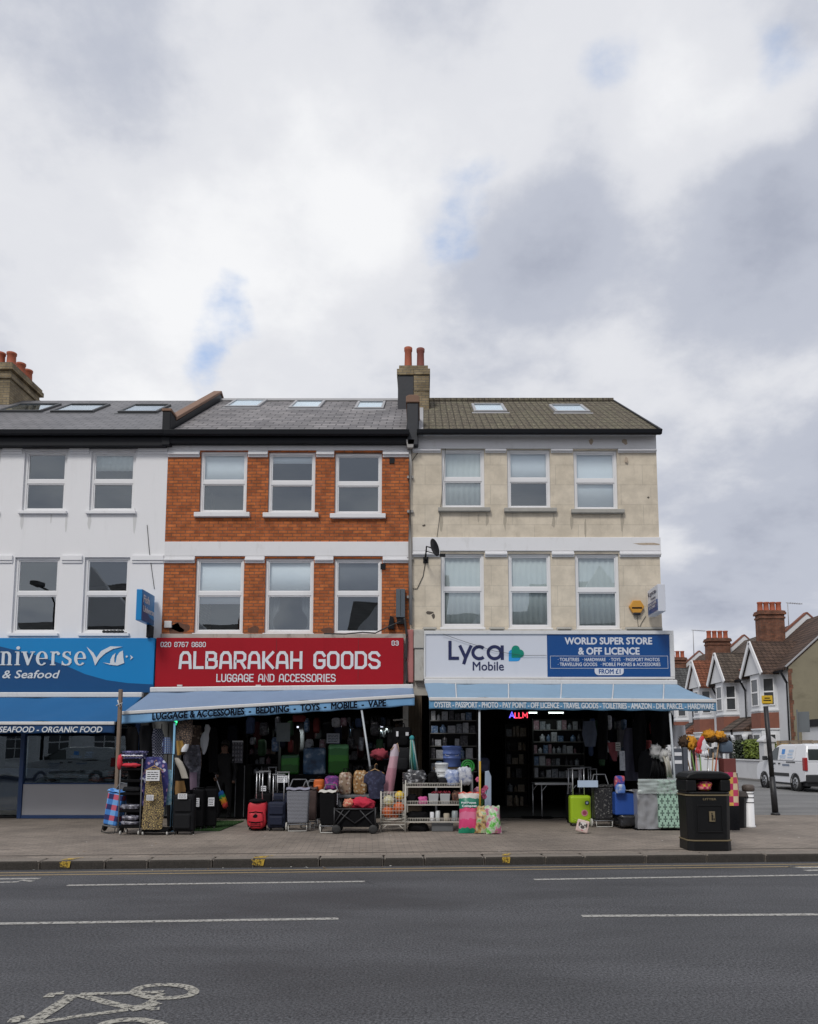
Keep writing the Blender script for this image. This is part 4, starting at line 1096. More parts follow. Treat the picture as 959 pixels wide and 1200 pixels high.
SER = serif_shapes()
def shape_text(s, x0, x1, z0, zx, y, mat, parent, font=SER, gap=.045, ext=.010):
    tot = sum(font[c][1] + gap for c in s) - gap; k = (x1 - x0) / tot; kz = (zx - z0) / .68
    b = MB(); x = 0.0; n = 0
    for ch in s:
        for pl in font[ch][0]:
            b.poly([(x0 + (x + px) * k, y + .0007 * (n % 6), z0 + pz * kz) for px, pz in pl]); n += 1
        x += font[ch][1] + gap
    return b.build('lettering', mat, parent, solid=ext)

M_RED = M('red_sign_panel', (0.33, 0.003, 0.012), 0.5, 0.06, 1.0, stain=0.12, stain_scale=(3, 3, .6), spec=.25)
M_LET = M('silver_white_lettering', (0.66, 0.67, 0.70), 0.45, 0.04)
M_WHITE = M('white_plastic', (0.78, 0.78, 0.79), 0.45, 0.04, 2, stain=.12)
M_SIGNW = M('white_sign_panel', (0.60, 0.62, 0.68), 0.35, 0.03, 1, stain=.08, stain_scale=(3, 3, .5))
M_SIGNB = M('blue_sign_panel', (0.005, 0.062, 0.225), 0.3, 0.05, 1)
M_NAVY = M('navy_lettering', (0.012, 0.017, 0.075), 0.4)
M_TEAL = M('green_heart', (0.0, 0.22, 0.15), 0.35)
M_SKY = M('light_blue_heart', (0.02, 0.28, 0.62), 0.35)
M_ALU = M('white_aluminium', (0.62, 0.62, 0.62), 0.45, 0.08, 3, stain=.3, stain_scale=(6, 6, 2))
M_FISHB = M('bright_blue_sign', (0.002, 0.205, 0.50), 0.35, 0.06, 1)
M_FISHD = M('deep_blue_sign', (0.002, 0.062, 0.19), 0.35, 0.06, 1)
M_LETG = M('pale_grey_lettering', (0.62, 0.66, 0.70), 0.4, 0.03)

# ------------------------------------------------------------------ red sign
YS = YF - .18
def P(px, py, Y=None): return W(px, py, Y or YS)
x0, x1 = WX(182.5, 775, YS), WX(473, 775, YS); z0, z1 = WZ(805, YS), WZ(747.3, YS)
S1 = thing('shop_sign', 'long red shop sign lettered in white under the brick house', 'sign', ((x0 + x1) / 2, YS, z0))
MB().box(x0, x1, YS, YF - .065, z0, z1).build('panel', M_RED, S1, bevel=0.006)
yt = YS - .010
def rc(xa, xb, ya, yb, Y=None):
    Y = Y or YS; ym = (ya + yb) / 2
    return WX(xa, ym, Y), WX(xb, ym, Y), WZ(yb, Y), WZ(ya, Y)
stroke_text('ALBARAKAH GOODS', *rc(211.5, 444.5, 763.2, 784), yt, M_LET, S1, 0.066, gap=.27)
stroke_text('LUGGAGE AND ACCESSORIES', *rc(254.5, 393, 789.8, 799.2), yt, M_LET, S1, 0.026, gap=.26)
stroke_text('020 8767 8680', *rc(189, 241, 752.3, 758.3), yt, M_LET, S1, 0.018, gap=.26)
stroke_text('83', *rc(459.5, 467, 750.8, 756.6), yt, M_LET, S1, 0.018, gap=.25)
b = MB()
for px in (211, 303):
    xx = WX(px, 803, YS); b.box(xx - .06, xx + .06, YS - .02, YS - .001, z0 + .01, z0 + .05)
b.build('clip', M_ALU, S1)
# vertical panel joints
b = MB()
for px in (324, 420): b.box(WX(px, 775, YS) - .003, WX(px, 775, YS) + .003, YS - .002, YS + .01, z0 + .02, z1 - .02)
b.build('joint', M_SEAL, S1)

# ------------------------------------------------------------------ white and blue sign
YL = YF - .20
x0, xm, x1 = WX(499, 768, YL), WX(641.5, 768, YL), WX(785, 768, YL); xe = WX(790, 768, YL); z0, z1 = WZ(793.3, YL), WZ(743.5, YL)
S2 = thing('shop_sign', 'long illuminated shop sign, white half with a green heart and blue half', 'sign', ((x0 + xe) / 2, YL, z0))
MB().box(x0, xm - .002, YL, YF - .065, z0, z1).build('white_panel', M_SIGNW, S2)
MB().box(xm + .002, x1, YL, YF - .065, z0, z1).build('blue_panel', M_SIGNB, S2)
b = MB(); t = .045
b.box(x0 - t, xe, YL - .03, YF - .062, z1 + .002, z1 + .09); b.box(x0 - t, xe, YL - .03, YF - .062, z0 - .05, z0 - .002); b.box(x0 - t, x0 - .002, YL - .03, YF - .062, z0, z1); b.box(x1 + .002, xe, YL - .035, YF - .062, z0, z1)
b.build('frame', M_ALU, S2, bevel=0.006)
yt = YL - .006
def rl(xa, xb, ya, yb): return rc(xa, xb, ya, yb, YL)
CAPX = 0.0
def lyca():
    # custom round letters: L, y, c, a
    b = MB(); xa, xb, zb, zt_ = rl(525.5, 590.5, 751, 773.3); k = (zt_ - zb); wt = .165 * k
    def U(u, v): return (xa + u * k * (xb - xa) / (2.90 * k), zb + v * k)
    n = [0]
    def S(pl, closed=False):
        stroke_poly(b, [U(*p) for p in pl], wt, yt + .0007 * n[0], closed); n[0] += 1
    S([(.09, 1), (.09, .085), (.56, .085)])
    S([(.60, .76), (.90, .10)]); S([(1.20, .76), (.90, .10), (.80, -.22)])
    S(arc(1.62, .38, .335, .315, 48, 312, 20))
    S(arc(2.42, .38, .335, .315, 0, 360, 28)[:-1] + [(2.42 + .335, .38)], True); S([(2.82, .76), (2.82, 0)])
    b.build('lettering', M_NAVY, S2, solid=.008)
lyca()
text('Mobile', *rl(554.3, 590.5, 775.6, 785.8), yt, M_NAVY, S2, bold=.008)
def heart(cx, cz, s, rot, y, mat, nm):
    # two lobes over a square corner
    pl = []
    r = s * .30
    pl += [(-s * .5, -s * .5)] + [(x, z) for x, z in arc(s * .10, -s * .20, s * .30, s * .30, -90, 90, 12)] + [(x, z) for x, z in arc(-s * .20, s * .10, s * .30, s * .30, 0, 180, 12)]
    b = MB(); b.poly([(cx + x, y, cz + z) for x, z in pl]); return b.build(nm, mat, S2, solid=.006)
hx, hz = W(605.5, 764.5, YL); hs = 17 * 18.4 / 923
heart(hx - .03, hz - .055, hs * .92, 0, yt + .004, M_SKY, 'heart_logo'); heart(hx + .045, hz + .035, hs * .95, 0, yt - .002, M_TEAL, 'heart_logo')
text('WORLD SUPER STORE', *rl(662.3, 764, 747.2, 755), yt, M_SIGNW, S2, bold=.022)
text('& OFF LICENCE', *rl(678, 749.3, 759.0, 767), yt, M_SIGNW, S2, bold=.022)
text('\u00b7 TOILETRIES   \u00b7 HARDWARE   \u00b7 TOYS   \u00b7 PASSPORT PHOTOS', *rl(654, 773, 771, 774.9), yt, M_SIGNW, S2, bold=.012)
text('\u00b7 TRAVELLING GOODS   \u00b7 MOBILE PHONES & ACCESSORIES', *rl(654, 774, 776.6, 780.6), yt, M_SIGNW, S2, bold=.012)
a, c, d, e = rl(645, 783, 768.6, 783.4); b = MB(); t = .008
b.box(a, c, yt, YL - .001, e - t, e); b.box(a, c, yt, YL - .001, d, d + t); b.box(a, a + t, yt, YL - .001, d + t, e - t); b.box(c - t, c, yt, YL - .001, d + t, e - t)
b.build('border_line', M_SIGNW, S2)
a, c, d, e = rl(697, 731, 783, 791.2); r = (e - d) * .55
b = MB(); b.poly([(x, yt - .002, z) for x, z in [(a, e), *arc(a + r, d + r, r, r, 180, 270, 6), *arc(c - r, d + r, r, r, 270, 360, 6), (c, e)]]); b.build('price_tab', M_SIGNW, S2, solid=.006)
text('FROM \u00a31', *rl(702, 727, 784.2, 789.6), yt - .008, M_SIGNB, S2, bold=.015)

# ------------------------------------------------------------------ fish shop sign
YA = YF - .22
x1 = WX(180.5, 780, YA); x0 = XA0; z0, z1 = WZ(811.5, YA), WZ(747.5, YA)
S3 = thing('shop_sign', 'long blue shop sign with a dark wave and white bird shaped emblem', 'sign', ((x0 + x1) / 2, YA, z0))
MB().box(x0, x1, YA, YF - .065, z0, z1).build('panel', M_FISHB, S3, bevel=.006)
b = MB(); pts = [(-140, 752), (-60, 752.5), (0, 757.5), (40, 767), (75, 779), (100, 790), (125, 797), (150, 800.5), (180.4, 802)]
P2 = [W(px, py, YA) for px, py in pts]
P2 = [(max(x, x0 + .003), z) for x, z in P2]; P2[-1] = (x1 - .003, P2[-1][1])
for (xa, za), (xb, zb) in zip(P2, P2[1:]): b.quad((xa, YA - .003, z0 + .005), (xb, YA - .003, z0 + .005), (xb, YA - .003, zb), (xa, YA - .003, za))
b.build('wave', M_FISHD, S3)
yt = YA - .014
def ra(xa, xb, ya, yb): return rc(xa, xb, ya, yb, YA)
kx = (102.5 - 1) / 1.0
xn0, xn1 = WX(0.5, 772, YA), WX(102.5, 772, YA)
tot = sum(SER[c][1] + .045 for c in 'niverse') - .045
uw = (SER['U'][1] + .045) * (xn1 - xn0) / tot
shape_text('Universe', xn0 - uw, xn1, WZ(779.6, YA), WZ(763.6, YA), yt, M_LETG, S3)
text('Fish & Seafood', WX(-26, 790, YA), WX(70.5, 790, YA), WZ(794.8, YA), WZ(785.6, YA), yt, M_LETG, S3, shear=.22, bold=.008)
def curve_poly(pts, y, mat, name, parent, Y):
    b = MB(); b.poly([(*[W(px, py, Y)[0]], y, W(px, py, Y)[1]) for px, py in pts]); return b.build(name, mat, parent, solid=.008)
curve_poly([(102, 758), (110, 765), (113.5, 771), (119, 763), (130, 757.5), (144, 758), (133, 760.5), (124, 765.5), (117, 772), (112, 780), (109, 770)], yt, M_LETG, 'emblem', S3, YA)
curve_poly([(121, 776.5), (129, 779), (138, 780), (146, 777), (145, 770), (144.5, 762.5), (140.5, 764.5), (137.5, 769), (136, 777), (134.5, 776), (134.5, 771), (136, 765.5), (132.5, 768), (130, 773), (129.5, 777.5)], yt, M_LETG, 'emblem', S3, YA)
curve_poly([(153, 767.5), (156.5, 770.5), (153, 773.5), (154, 770.5)], yt, M_LETG, 'emblem', S3, YA)
bx, bz = W(149, 769.5, YA); MB().lathe([(.0, 0), (.03, 0)], (0, 0, 0), 10).v
b = MB(); b.poly([(bx + .025 * math.cos(a), yt, bz + .025 * math.sin(a)) for a in [k * PI / 5 for k in range(10)]]); b.build('emblem', M_LETG, S3, solid=.006)
for k in range(4):
    pass

# ------------------------------------------------------------------ awnings
def cloth(name, c, stain=.25):
    return M(name, c, 0.85, 0.12, 1.2, 0.6, 5, stain=stain, stain_scale=(1.5, 1.5, 3), stain_col=[x * .6 for x in c])
M_AWN = cloth('pale_blue_awning_cloth', (0.19, 0.27, 0.40)); M_AWN2 = cloth('faded_blue_awning_cloth', (0.21, 0.325, 0.45)); M_VAL = cloth('blue_valance', (0.17, 0.36, 0.60), .15); M_VAL2 = cloth('steel_blue_valance', (0.12, 0.29, 0.48), .2)
M_AWNF = cloth('strong_blue_awning_cloth', (0.004, 0.095, 0.255), .1); M_VALF = cloth('dark_blue_valance', (0.005, 0.045, 0.14), .1)
M_POLE = M('painted_steel_pole', (0.42, 0.45, 0.48), 0.5, 0.15, 4)
M_POLEB = M('pale_blue_pole', (0.18, 0.36, 0.52), 0.5, 0.15, 4)
M_INK = M('dark_blue_awning_ink', (0.004, 0.006, 0.014), 0.9, spec=.1)
M_INKW = M('white_awning_ink', (0.62, 0.66, 0.70), 0.8)
def awning(label, ra_, rb_, fa, fb, vdrop_a, vdrop_b, m_c, m_v, sag=.05, nsec=0, wavy=.01, hip=None):
    """ra_, rb_: roller ends; fa, fb: front bar ends (world points)"""
    ra_, rb_, fa, fb = map(Vector, (ra_, rb_, fa, fb))
    t = thing('awning', label, 'awning', ((ra_ + rb_) / 2))
    b = MB()
    b.sheet(lambda u, v: ra_.lerp(rb_, u).lerp(fa.lerp(fb, u), v) + Vector((0, 0, .035 * mnoise.noise(Vector((u * 9, v * 2.2, ra_.x))) + .012 * math.sin(u * 46 + 5 * v) * v - sag * math.sin(PI * v) - .012 * math.sin(u * PI * max(1, nsec)) ** 2 * math.sin(PI * v))), 96, 14)
    b.build('canopy', m_c, t, solid=.004)
    b = MB(); d = (rb_ - ra_).normalized()
    b.bar(ra_ + Vector((0, -.02, .03)), rb_ + Vector((0, -.02, .03)), .13, .12); b.build('roller_box', M_ALU, t, bevel=.02)
    b = MB(); b.bar(fa + Vector((0, -.02, -.02)), fb + Vector((0, -.02, -.02)), .085, .07); b.build('front_bar', M_ALU, t, bevel=.012)
    b = MB(); n = 72
    b.sheet(lambda u, v: fa.lerp(fb, u) + Vector((0, -.035 + wavy * math.sin(u * 41) * v + wavy * .7 * math.sin(u * 97 + 1) * v, -.055 - (vdrop_a + (vdrop_b - vdrop_a) * u) * v + (.008 * math.sin(u * 60) if v > .9 else 0))), n, 5)
    b.build('valance', m_v, t, solid=.003)
    # folding arms
    for u in (.12, .88):
        r0, f0 = ra_.lerp(rb_, u), fa.lerp(fb, u)
        e = (r0 + f0) / 2 + d * (.55 if u < .5 else -.55) + Vector((0, 0, -.18))
        b = MB(); b.tube([r0 + Vector((0, -.05, -.08)), e], .025, 8); b.tube([e, f0 + Vector((0, 0, -.04))], .022, 8); b.build('arm', M_ALU, t)
    if nsec:
        for k in range(1, nsec):
            u = hip[k - 1] if hip else k / nsec
            u, u2 = u if isinstance(u, tuple) else (u, u)
            b = MB(); b.tube([ra_.lerp(rb_, u).lerp(fa.lerp(fb, u2), v) + Vector((0, 0, -sag * math.sin(PI * v) + .012)) for v in [j / 8 for j in range(9)]], .014, 6); b.build('rib', M_ALU, t)
    return t
def world(px, py, Y): x, z = W(px, py, Y); return (x, Y, z)
YR0 = YF - .30
aw1 = awning('light blue awning sagging to one side, luggage lettering on its valance', world(177, 810, YR0), world(484.5, 806.5, YR0), world(143.5, 834.5, 16.7), world(486, 814.5, 16.75), .20, .17, M_AWN, M_VAL, sag=.04, wavy=.012)
fa, fb = Vector(world(143.5, 834.5, 16.7)), Vector(world(486, 814.5, 16.75))
def val_text(parent, fa, fb, ua, ub, s, mat, z_low, z_high, bold=.01, shear=0.0, y=-.062):
    L = (fb - fa).length; xa = fa.x + (fb.x - fa.x) * ua; xb = fa.x + (fb.x - fa.x) * ub
    tl = (fb.z - fa.z) / (fb.x - fa.x); zb = fa.z + (fb.z - fa.z) * ua
    text(s, xa, xb, zb - z_low, zb - z_high, min(fa.y, fb.y) + y, mat, parent, bold=bold, shear=shear, tilt=tl, extrude=.003)
def uu(px, py, Y, fa, fb): return (WX(px, py, Y) - fa.x) / (fb.x - fa.x)
val_text(aw1, fa, fb, uu(180.5, 835, 16.7, fa, fb), uu(452.5, 822, 16.7, fa, fb), 'LUGGAGE & ACCESSORIES  -  BEDDING  -  TOYS  -  MOBILE  -  VAPE', M_INK, .205, .070, bold=.025, y=-.075)
YB2 = 15.85
aw2 = awning('long pale blue awning with ribs, white lettering along its darker blue valance', world(497.5, 800.5, YR0), world(793, 801.5, YR0), world(503, 818.0, YB2), world(838.5, 820.3, YB2), .17, .17, M_AWN2, M_VAL2, sag=.03, nsec=6, wavy=.006, hip=[(.124, .096), (.334, .278), (.544, .46), (.75, .64), (.95, .818)])
fa, fb = Vector(world(503, 818.0, YB2)), Vector(world(838.5, 820.3, YB2))
val_text(aw2, fa, fb, uu(509, 824, YB2, fa, fb), uu(835.5, 826, YB2, fa, fb), 'OYSTER - PASSPORT - PHOTO - PAY POINT - OFF LICENCE - TRAVEL GOODS - TOILETRIES - AMAZON - DHL PARCEL - HARDWARE', M_INKW, .190, .080, bold=.022)
YB3 = 16.95
xl = XA0 - .2
zr_, zf_ = WZ(816, YR0), WZ(846.5, YB3)
aw3 = awning('dark blue awning with white serif lettering over the fish shop', (xl, YR0, zr_), (WX(168, 816, YR0), YR0, zr_), (xl, YB3, zf_), (WX(135.5, 846, YB3), YB3, zf_), .18, .18, M_AWNF, M_VALF, sag=.03, wavy=.004)
text('FISH - SEAFOOD - ORGANIC FOOD', WX(-25, 855, YB3), WX(121, 855, YB3), WZ(858.2, YB3), WZ(851.6, YB3), YB3 - .05, M_INKW, aw3, bold=.012, shear=.2, extrude=.003)
def pole(name, label, p0, p1, r, mat, group=None, extra=None):
    t = thing(name, label, 'pole', p0, group=group)
    MB().tube([p0, p1], r, 10).build('shaft', mat, t)
    b = MB(); b.lathe([(r * 2.2, 0), (r * 2.2, .012), (r * 1.4, .03), (r * 1.3, .07)], p0, 12); b.build('foot', mat, t)
    if extra: extra(t)
    return t
gx, gy = G(200.5, 974.5); pole('awning_pole', 'slim pale blue pole propping the sagging corner of the luggage awning', (gx, gy, 0), world(205, 846, 16.75), .024, M_POLEB)
gx, gy = 0, 0
def clamp(t): MB()
xx = WX(562, 830, YB2 + .02); pole('awning_pole', 'white pole under the long awning beside the stacked display rack', (xx - .01, YB2 + .05, 0), (xx, YB2 + .02, WZ(828, YB2)), .022, M_POLE)
xx = WX(785, 835, YB2 + .02); pole('awning_pole', 'white pole under the long awning behind the mint patterned box', (xx + .12, YB2 + .1, 0), (xx, YB2 + .02, WZ(830, YB2)), .022, M_POLE)
t = thing('prop_rod', 'leaning white rod propped diagonally under the luggage awning', 'rod', world(434, 897, 16.2)); MB().tube([world(434, 899, 16.2), world(424, 832, 16.75)], .022, 8).build('shaft', M_POLE, t)
MB().tube([world(434.6, 905, 16.2), world(434, 898, 16.2)], .03, 8).build('grip', M_SEAL, t)
M_TIMBER = M('weathered_timber_post', (0.20, 0.15, 0.115), 0.85, 0.25, 4, 0.3)
xx = WX(138.5, 890, 16.5)
t = thing('timber_post', 'tall weathered wooden post beside the fish shop awning', 'post', (xx, 16.5, 0)); MB().box(xx - .036, xx + .036, 16.45, 16.53, 0, WZ(808, 16.5)).build('shaft', M_TIMBER, t, bevel=.012)
b = MB(); b.tube([(xx - .06, 16.44, 2.5), (xx + .06, 16.44, 2.56), (xx + .02, 16.43, 2.45), (xx - .03, 16.43, 2.62)], .012, 6); b.build('cord_knot', M_ALU, t)
# white upright at the right end of the luggage shop
xx = WX(475.5, 840, 17.6); t = thing('timber_post', 'short white painted upright hung with bags beneath the luggage awning end', 'post', (xx, 17.6, 0)); MB().box(xx - .06, xx + .06, 17.55, 17.65, 0, WZ(822, 17.6)).build('shaft', M_GRIME, t, bevel=.01)
b = MB(); b.tube([(xx - .28, 17.5, WZ(844, 17.5)), (xx + .05, 17.54, WZ(842.5, 17.5))], .02, 6); b.build('peg', M_GRIME, t)

# ------------------------------------------------------------------ things on the walls
# projecting sign of the corner shop
xs = WX(771, 700, 17.7); t = thing('projecting_sign', 'white and blue box sign projecting from the cream corner wall', 'sign', (xs + .08, 18.1, WZ(719, 18.1)))
zt_, zb_ = WZ(684.5, 17.7), WZ(716.5, 17.7)
MB().box(xs, xs + .17, 17.68, 18.5, zb_, zt_).build('box', M_SIGNW, t, bevel=.012)
MB().box(xs - .012, xs - .002, 17.72, 18.46, zb_ + .04, zb_ + (zt_ - zb_) * .47).build('blue_panel', M_SIGNB, t)
def face_text(s, ya, yb, za, zb, mat, bold=.02):  # on the face looking towards -x
    n = text(s, 0, 1, 0, 1, 0, mat, None, bold=bold)
    for v in n.data.vertices:
        u, w = v.co.x, v.co.z
        v.co = Vector((xs - .018 + v.co.y, yb + (ya - yb) * u, za + (zb - za) * w)) - base_of(t)
    n.parent = t; n.data.update()
H = zt_ - zb_
face_text('Lyca', 17.80, 18.40, zb_ + H * .68, zb_ + H * .88, M_NAVY); face_text('Mobile', 17.85, 18.2, zb_ + H * .54, zb_ + H * .62, M_NAVY)
face_text('WORLD SUPER', 17.76, 18.42, zb_ + H * .34, zb_ + H * .43, M_SIGNW); face_text('STORE', 17.85, 18.35, zb_ + H * .22, zb_ + H * .31, M_SIGNW)
b = MB(); b.box(xs + .05, xs + .12, 18.5, YF + .0, zb_ + .1, zb_ + .16); b.box(xs + .05, xs + .12, 18.5, YF + .0, zt_ - .2, zt_ - .14); b.build('bracket', M_SKYFR, t)
# projecting sign of the fish shop
xs2 = WX(167, 710, 17.7); zt2, zb2 = WZ(690.5, 17.7), WZ(727, 17.7)
t = thing('projecting_sign', 'blue box sign on a black bracket projecting from the white wall', 'sign', (xs2, 18.1, zb2))
MB().box(xs2 - .13, xs2, 17.66, 18.5, zb2, zt2).build('box', M_FISHB, t, bevel=.012)
H = zt2 - zb2
b = MB(); b.poly([(xs2 + .004, 17.67, zb2 + .01), (xs2 + .004, 18.49, zb2 + .01), (xs2 + .004, 18.49, zb2 + H * .16), (xs2 + .004, 18.2, zb2 + H * .2), (xs2 + .004, 17.9, zb2 + H * .38), (xs2 + .004, 17.67, zb2 + H * .75)]); b.build('wave', M_FISHD, t, solid=.004)
def face_text2(s, ya, yb, za, zb, mat, bold=.02):
    n = text(s, 0, 1, 0, 1, 0, mat, None, bold=bold)
    for v in n.data.vertices: v.co = Vector((xs2 + .012 - v.co.y, ya + (yb - ya) * v.co.x, za + (zb - za) * v.co.z)) - base_of(t)
    n.parent = t; n.data.update()
face_text2('Fish', 17.74, 18.12, zb2 + H * .60, zb2 + H * .84, M_LETG); face_text2('Universe', 17.74, 18.46, zb2 + H * .30, zb2 + H * .50, M_LETG)
b = MB(); b.box(xs2 - .10, xs2 - .03, 18.3, YF, zb2 - .30, zb2 - .002); b.bar((xs2 - .065, 18.35, zb2 - .1), (xs2 - .065, YF, zb2 - .45), .05); b.build('bracket', M_BLACKP, t)
# alarm box
ax, az = W(745.5, 711.5, YF); s = .175
t = thing('alarm_box', 'hexagonal yellow alarm box on the cream wall', 'alarm box', (ax, YF, az - s))
b = MB(); hexa = [(ax + s * math.cos(R(a)) * 1.05, az + s * math.sin(R(a))) for a in (0, 60, 120, 180, 240, 300)]
b.prism(hexa, YF - .085, YF - .002); b.build('case', M('amber_plastic', (0.62, 0.30, 0.04), 0.45), t, bevel=.015)
b = MB(); b.box(ax - .085, ax + .085, YF - .087, YF - .02, az - s - .03, az - s + .03); b.build('strobe', M('dark_smoked_plastic', (0.02, 0.02, 0.025), 0.3), t, bevel=.012)
MB().box(ax - .12, ax + .12, YF - .091, YF - .087, az - .05, az - .015).build('label_strip', M_INK, t)
# cables
def cable(name, label, pts, r=.008, mat=None):
    b = MB(); P_ = [Vector(p) for p in pts]; out = []
    for a, c in zip(P_, P_[1:]):
        for k in range(8): out.append(a.lerp(c, k / 8))
    out.append(P_[-1]); o = b.tube(out, r, 5).build(name, mat or M_SEAL, None); tag(o, label, 'cable'); return o
yc_ = YF - .015
def wp(px, py, Y=None): return world(px, py, Y or yc_)
cable('cable', 'thin cable sagging down the white wall above the blue box sign', [wp(172.5, 615), wp(175, 645), wp(178, 668), wp(181, 690)], .007)
cable('cable', 'cable drooping below the yellow alarm box to the white sign', [wp(747, 722), wp(748, 733), wp(752, 742)], .006)
cable('cable', 'grey cable looping from the projecting corner sign down the cream wall', [wp(757, 722), wp(752, 730), wp(749, 737)], .006)
cable('cable', 'dark cable hanging from the satellite dish to the corbel', [wp(499, 657), wp(496, 675), wp(489, 690), wp(484, 690)], .008)
cable('cable', 'thin cable slanting across the top left corner of the cream wall', [wp(504, 508), wp(498, 520), wp(488, 533), wp(483, 540)], .007)
cable('cable', 'thin vertical cable down the cream wall between gutter and dish', [wp(523.5, 505), wp(520, 560), wp(516, 600), wp(511, 640)], .005)
cable('cable', 'tangle of black cables running along the top of the red sign', [wp(470, 728, YS - .03), wp(452, 736, YS - .03), wp(440, 742, YS - .03), wp(425, 741, YS - .03), wp(405, 743, YS - .03), wp(380, 742.5, YS - .03)], .016)
cable('cable', 'thick bundle of black cables behind the corbel beside the red sign', [wp(474, 724, YS - .02), wp(477, 745, YS - .02), wp(476, 775, YS - .02), wp(477, 800, YS - .02)], .03)
cable('cable', 'black cable lying across the white sign panel', [wp(519, 743, YL - .05), wp(545, 752, YL - .04), wp(580, 763, YL - .04), wp(612, 768, YL - .04), wp(641, 768, YL - .04)], .005)
# meter boxes on the brick
M_BOXG = M('blue_grey_cabinet', (0.075, 0.095, 0.115), 0.55, 0.1)
xa, xb = WX(464.5, 708, YF), WX(475, 708, YF)
t = thing('cable_cabinet', 'tall blue grey cable cabinet on the brick above the red sign', 'cabinet', ((xa + xb) / 2, YF, WZ(725, YF)))
MB().box(xa, xb, YF - .16, YF - .003, WZ(724.5, YF), WZ(691.5, YF)).build('case', M_BOXG, t, bevel=.008); MB().box((xa + xb) / 2 - .005, (xa + xb) / 2 + .005, YF - .166, YF - .161, WZ(723, YF), WZ(693, YF)).build('door_seam', M_SEAL, t)
MB().box(xa + .02, xb - .0, YF - .13, YF - .003, WZ(732, YF), WZ(725, YF)).build('cable_entry', M_BLACKP, t)
xa, xb = WX(455, 730, YF), WX(462.5, 730, YF)
b = MB(); b.prism([(xa, WZ(738, YF)), (xb, WZ(738, YF)), (xb - .02, WZ(724, YF)), (xa + .05, WZ(722.5, YF))], YF - .12, YF - .003); o = b.build('junction_box', M_BLACKP, None, bevel=.01); tag(o, 'small black junction box beside the blue grey cable cabinet', 'junction box')
xa, xb = WX(193.5, 732, YF), WX(202, 732, YF)
b = MB(); b.box(xa, xb, YF - .06, YF - .003, WZ(736, YF), WZ(728, YF)); o = b.build('junction_box', M_ALU, None, bevel=.01); tag(o, 'small pale junction box low on the brick pier beside the white house', 'junction box')
# satellite dish
dx_, dz_ = W(507.5, 642, YF - .5)
t = thing('satellite_dish', 'small black satellite dish on the left of the cream wall', 'satellite dish', (dx_, YF, dz_ - .35))
mt = Matrix.Translation((dx_, YF - .48, dz_)) @ Matrix.Rotation(R(-38), 4, 'Y') @ Matrix.Rotation(R(62), 4, 'X')
mt = Matrix.Translation((dx_, YF - .48, dz_)) @ Matrix.Rotation(R(62), 4, 'Z') @ Matrix.Rotation(R(80), 4, 'X')
b = MB(); b.lathe([(.001, 0), (.10, .008), (.17, .026), (.215, .05), (.215, .058), (.17, .034), (.001, .008)], (0, 0, 0), 20, mat=mt, cap=False); b.build('dish', M_BLACKP, t)
b = MB(); w0 = Vector((WX(499, 655, YF), YF, WZ(656, YF))); b.box(w0.x - .06, w0.x + .06, YF - .03, YF - .002, w0.z - .08, w0.z + .06)
b.tube([w0 + Vector((0, -.03, 0)), w0 + Vector((0, -.40, .0)), w0 + Vector((.02, -.42, .22)), (dx_, YF - .46, dz_)], .022, 8); b.build('mount', M_BLACKP, t)
b = MB(); e = Vector((WX(517, 652, YF - .7), YF - .75, WZ(651.5, YF - .7))); b.tube([w0 + Vector((.03, -.42, .1)), e], .012, 6); b.box(e.x - .03, e.x + .10, e.y - .03, e.y + .03, e.z - .03, e.z + .04); b.build('receiver_arm', M_BLACKP, t)
# starling-proof bits on fish house sill: black bird spikes
b = MB(); sx, sz = W(133, 741, YF - .06)
for k in range(6): b.blob((sx - .22 + .085 * k, YF - .06, sz + .02), (.05, .03, .035), .3, 3, k, 8, 6)
b.tube([(sx - .25, YF - .06, sz), (sx + .33, YF - .06, sz - .015)], .012, 6)
o = b.build('cord', M_SEAL, None); tag(o, 'bunched black cord lying on the white window sill above the blue sign', 'cord')

# ================================================================== the side street
M_BRICK_R = Mbrick('red_stack_brick', (0.23, 0.088, 0.05), (0.15, 0.06, 0.038), (0.11, 0.08, 0.06), 0.225, 0.08, 0.012, stain=0.5, var=0.35, sc=2)
M_BAND = M('red_painted_band', (0.21, 0.078, 0.05), 0.8, 0.25, 3, 0.2)
M_RENDER = M('white_street_render', (0.66, 0.67, 0.69), 0.8, 0.08, 1.5, 0.2, 25, stain=0.2)
def stones(name, c1, c2, rows=.19, cols=.26):
    return Mbrick(name, c1, c2, [x * .25 for x in c1], cols, rows, .02, .85, .9, .5, [x * .5 for x in c1], var=.35, sc=1.5)
M_T_BROWN = stones('brown_roof_tiles', (0.105, 0.066, 0.048), (0.078, 0.05, 0.04))
M_T_GREYB = stones('grey_brown_roof_tiles', (0.125, 0.098, 0.078), (0.085, 0.066, 0.055))
M_T_ORANGE = stones('orange_roof_tiles', (0.235, 0.085, 0.045), (0.17, 0.062, 0.036))
M_T_GREY = stones('grey_roof_tiles', (0.10, 0.10, 0.10), (0.08, 0.078, 0.078))
M_GABLE = M('algae_stained_render', (0.235, 0.21, 0.145), 0.9, 0.25, 1.2, 0.3, 20, stain=0.55, stain_scale=(.8, .8, 2.0), stain_col=(0.12, 0.105, 0.07))
M_DGLASS = M('dark_window_glass', (0.05, 0.055, 0.06), 0.12, 0.3, 2)
M_DOOR = M('dark_red_door', (0.09, 0.03, 0.022), 0.5, 0.2)
